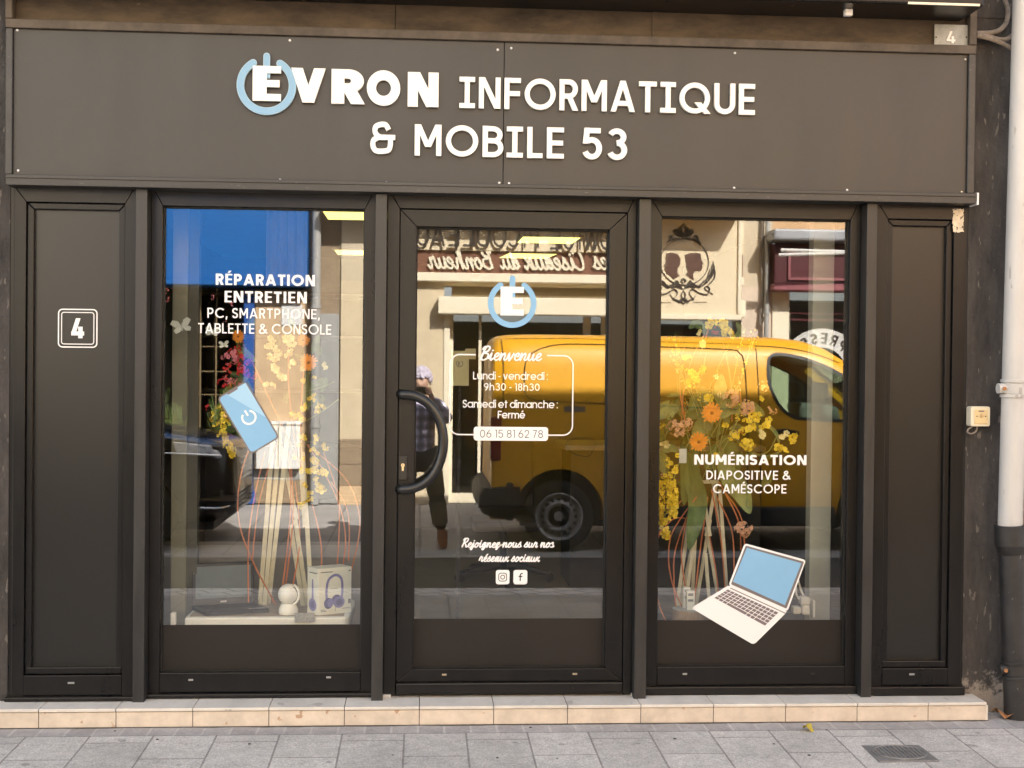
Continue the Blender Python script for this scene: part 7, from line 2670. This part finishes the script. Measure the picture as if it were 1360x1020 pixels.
for pts, w_, m in (([(925, 592), (918, 625), (926, 665), (921, 700), (915, 730)], 13, 'leaf_green'), ([(905, 590), (912, 630), (908, 670)], 9, 'leaf_green'), ([(955, 600), (968, 630), (985, 655), (996, 682)], 14, 'leaf_pale'), ([(920, 580), (934, 563), (948, 556)], 12, 'leaf_pale'), ([(960, 545), (955, 520), (958, 497)], 10, 'leaf_pale'), ([(958, 555), (968, 540), (985, 548)], 11, 'leaf_pale'),
                   ([(915, 545), (926, 528), (946, 520)], 9, 'leaf_green'), ([(912, 556), (925, 546), (946, 536)], 9, 'leaf_green'), ([(872, 556), (888, 545), (902, 540)], 8, 'leaf_pale'), ([(872, 600), (880, 612), (884, 630)], 9, 'leaf_pale'), ([(958, 580), (970, 600), (966, 625)], 10, 'leaf_green'), ([(1000, 600), (985, 610), (975, 600)], 7, 'leaf_green'), ([(975, 450), (985, 440), (978, 428)], 6, 'leaf_green'), ([(940, 445), (925, 430), (915, 436)], 6, 'leaf_green'),
                   ([(900, 600), (890, 595), (880, 600)], 6, 'leaf_pale'), ([(880, 570), (874, 580), (872, 595)], 7, 'leaf_green'), ([(1015, 560), (1030, 575), (1035, 590)], 3, 'leaf_pale'), ([(950, 590), (945, 610), (936, 622)], 9, 'leaf_green'), ([(985, 600), (975, 620), (980, 640)], 8, 'leaf_green')):
    leaf(fa, pts, .38, w_, m, rnd)
for pts in ([(1000, 605), (1020, 600), (1030, 582)], [(993, 596), (1012, 606), (1036, 600)], [(872, 640), (890, 560), (912, 540)], [(880, 700), (900, 620), (930, 560)]):
    twig(fa, pts, .40, .003, 'leaf_pale', rnd, 'stem')
for k in range(46):
    u, v = rnd.gauss(945, 42), rnd.gauss(572, 38)
    if not (874 < u < 1030 and 490 < v < 650):
        continue
    q = rnd.uniform(0, 2 * PI)
    ln = rnd.uniform(7, 14)
    leaf(fa, [(u - ln * math.cos(q), v - ln * math.sin(q)), (u, v + rnd.uniform(-4, 4)), (u + ln * math.cos(q), v + ln * math.sin(q))], .44 + rnd.uniform(-.03, .08), rnd.uniform(3, 6.5), 'leaf_green' if rnd.random() < .7 else 'leaf_pale', rnd)
for k in range(30):
    u, v = rnd.gauss(940, 42), rnd.gauss(555, 48)
    if k % 2:
        u, v = rnd.gauss(958, 45), rnd.gauss(548, 50)
        if 876 < u < 1050 and 440 < v < 610:
            blossom(fa, u, v, .36, rnd.uniform(4, 7), rnd.choice(['petal_yellow', 'petal_yellow', 'petal_pale']), rnd)
        continue
    if 874 < u < 1050 and 490 < v < 650:
        cluster(fa, u, v, .42, rnd.uniform(4, 8), 14, rnd.choice(['petal_salmon', 'petal_yellow', 'petal_pale', 'petal_orange']), rnd)
for k in range(18):
    u1, v1 = rnd.uniform(884, 1004), rnd.uniform(436, 545)
    u0, v0 = rnd.uniform(918, 956), rnd.uniform(590, 640)
    um, vm = (u0 + u1) / 2 + rnd.uniform(-14, 14), (v0 + v1) / 2
    y_ = .38 + rnd.uniform(-.04, .06)
    twig(fa, [(u0, v0), (um, vm), (u1, v1)], y_, .0018, 'leaf_pale', rnd, 'spray_stem')
    raceme(fa, [(u1, v1), (u1 * .7 + um * .3, v1 * .7 + vm * .3), (u1 * .45 + um * .55, v1 * .45 + vm * .55)], y_, rnd.uniform(3, 5.5), 16, rnd.choice(['petal_yellow', 'petal_yellow', 'petal_pale', 'petal_orange']), rnd, 'upright_spray')
a, b = P(902, 615, .29), P(912, 596, .29)
MB().box(a.x, b.x, .29, .291, a.z, b.z).build('paper_tag', 'paper_grey', fa)
# stump and the small boxes on it
a, b = P(893, 812, .34), P(944, 812, .34)
stp = thing('wood_stump', 'low round wooden stump under the sticks of the right window display', 'stump', ((a.x + b.x) / 2, .36, .345))
r_ = (b.x - a.x) / 2
zt = P(920, 813, .36 - r_).z
MB().lathe([(0, 0), (r_ * .98, 0), (r_, .02), (r_ * .97, zt - .345 - .004), (r_ * .95, zt - .345)], ((a.x + b.x) / 2, .36, .345), n=28).build('bark', 'bark', stp, smooth=True)
MB().lathe([(r_ * .95, 0), (0, .0005)], ((a.x + b.x) / 2, .36, zt), n=28).build('cut_face', 'paper_grey', stp)
for u0, u1, v0, v1, y, lb in ((907.5, 917, 780, 813, .36, 'taller narrow white carton at the back of the stump'), (912, 923, 785.5, 815, .31, 'shorter white carton at the front of the stump')):
    a, b = P(u0, v1, y), P(u1, v0, y)
    bx = thing('small_carton', lb, 'box', (a.x, y, zt), 'small cartons on the stump')
    MB().box(a.x, b.x, y, y + .03, zt + .0015, b.z).build('carton', 'carton', bx, bevel=.001)
    mb = MB()
    for t in (.86, .80, .55, .5):
        z = zt + (b.z - zt) * t
        mb.box(a.x + .006, b.x - .008, y - .0008, y - .0002, z - .0035, z + .0035)
    mb.build('small_print', 'print_grey', bx)
# plugs on the right
a = P(1063, 804, .34)
sk = thing('plug_adapter', 'white socket adapters with leads behind the laptop picture of the right window', 'plug', (a.x, .34, a.z))
for (u0, u1, v0, v1) in ((1062, 1075, 792, 803), (1064, 1075, 803.5, 816), (1052, 1063, 805, 815)):
    p0, p1 = P(u0, v1, .34), P(u1, v0, .34)
    MB().box(p0.x, p1.x, .32, .37, p0.z, p1.z).build('adapter', 'shelf_white', sk, bevel=.008, seg=2)
p0, p1 = P(1075.5, 818, .38), P(1079, 795, .38)
MB().box(p0.x, p1.x, .33, .42, p0.z, p1.z).build('socket_plate', 'shelf_white', sk, bevel=.003)
for pts in ([(1062, 797), (1058, 790), (1057, 778)], [(1068, 792), (1064, 784), (1060, 770)]):
    MB().tube(cr([tuple(P(u, v, .35)) for u, v in pts], 5), .005, 6).build('lead', 'shelf_white', sk, smooth=True)
# paper butterflies hung behind the glass
for u, v, s_, tilt, lb in ((242, 434, 15, .25, 'largest grey paper butterfly at the left edge of the left window'), (282, 441, 10, -.1, 'middle paper butterfly half behind the white lettering'), (297.5, 458, 7.5, .1, 'smallest paper butterfly above the pink flower')):
    c = P(u, v, .24)
    sc_ = s_ * (.24 - CAM.y) / FPX
    bt = thing('paper_butterfly', lb, 'paper butterfly', tuple(c), 'paper butterflies in the window')
    for sg in (-1, 1):
        for up_w in (1, 0):
            ang = (.55 if up_w else -.55)
            d = Vector((sg * math.cos(ang + tilt * sg), -.25, math.sin(ang + tilt * sg)))
            e = Vector((-d.z * sg, 0, d.x * sg)).normalized()
            L_ = sc_ * (1.0 if up_w else .8)
            pts = [c, c + d * L_ * .5 + e * L_ * .36, c + d * L_ * .95 + e * L_ * .28, c + d * L_ * 1.0 - e * L_ * .12, c + d * L_ * .5 - e * L_ * .26]
            MB().poly(pts).build('wing', 'paper_grey', bt, recalc=False)
    MB().tube([c + Vector((0, -.004, -sc_ * .35)), c + Vector((0, -.004, sc_ * .35))], .003, 6).build('thorax', 'paper_grey', bt)
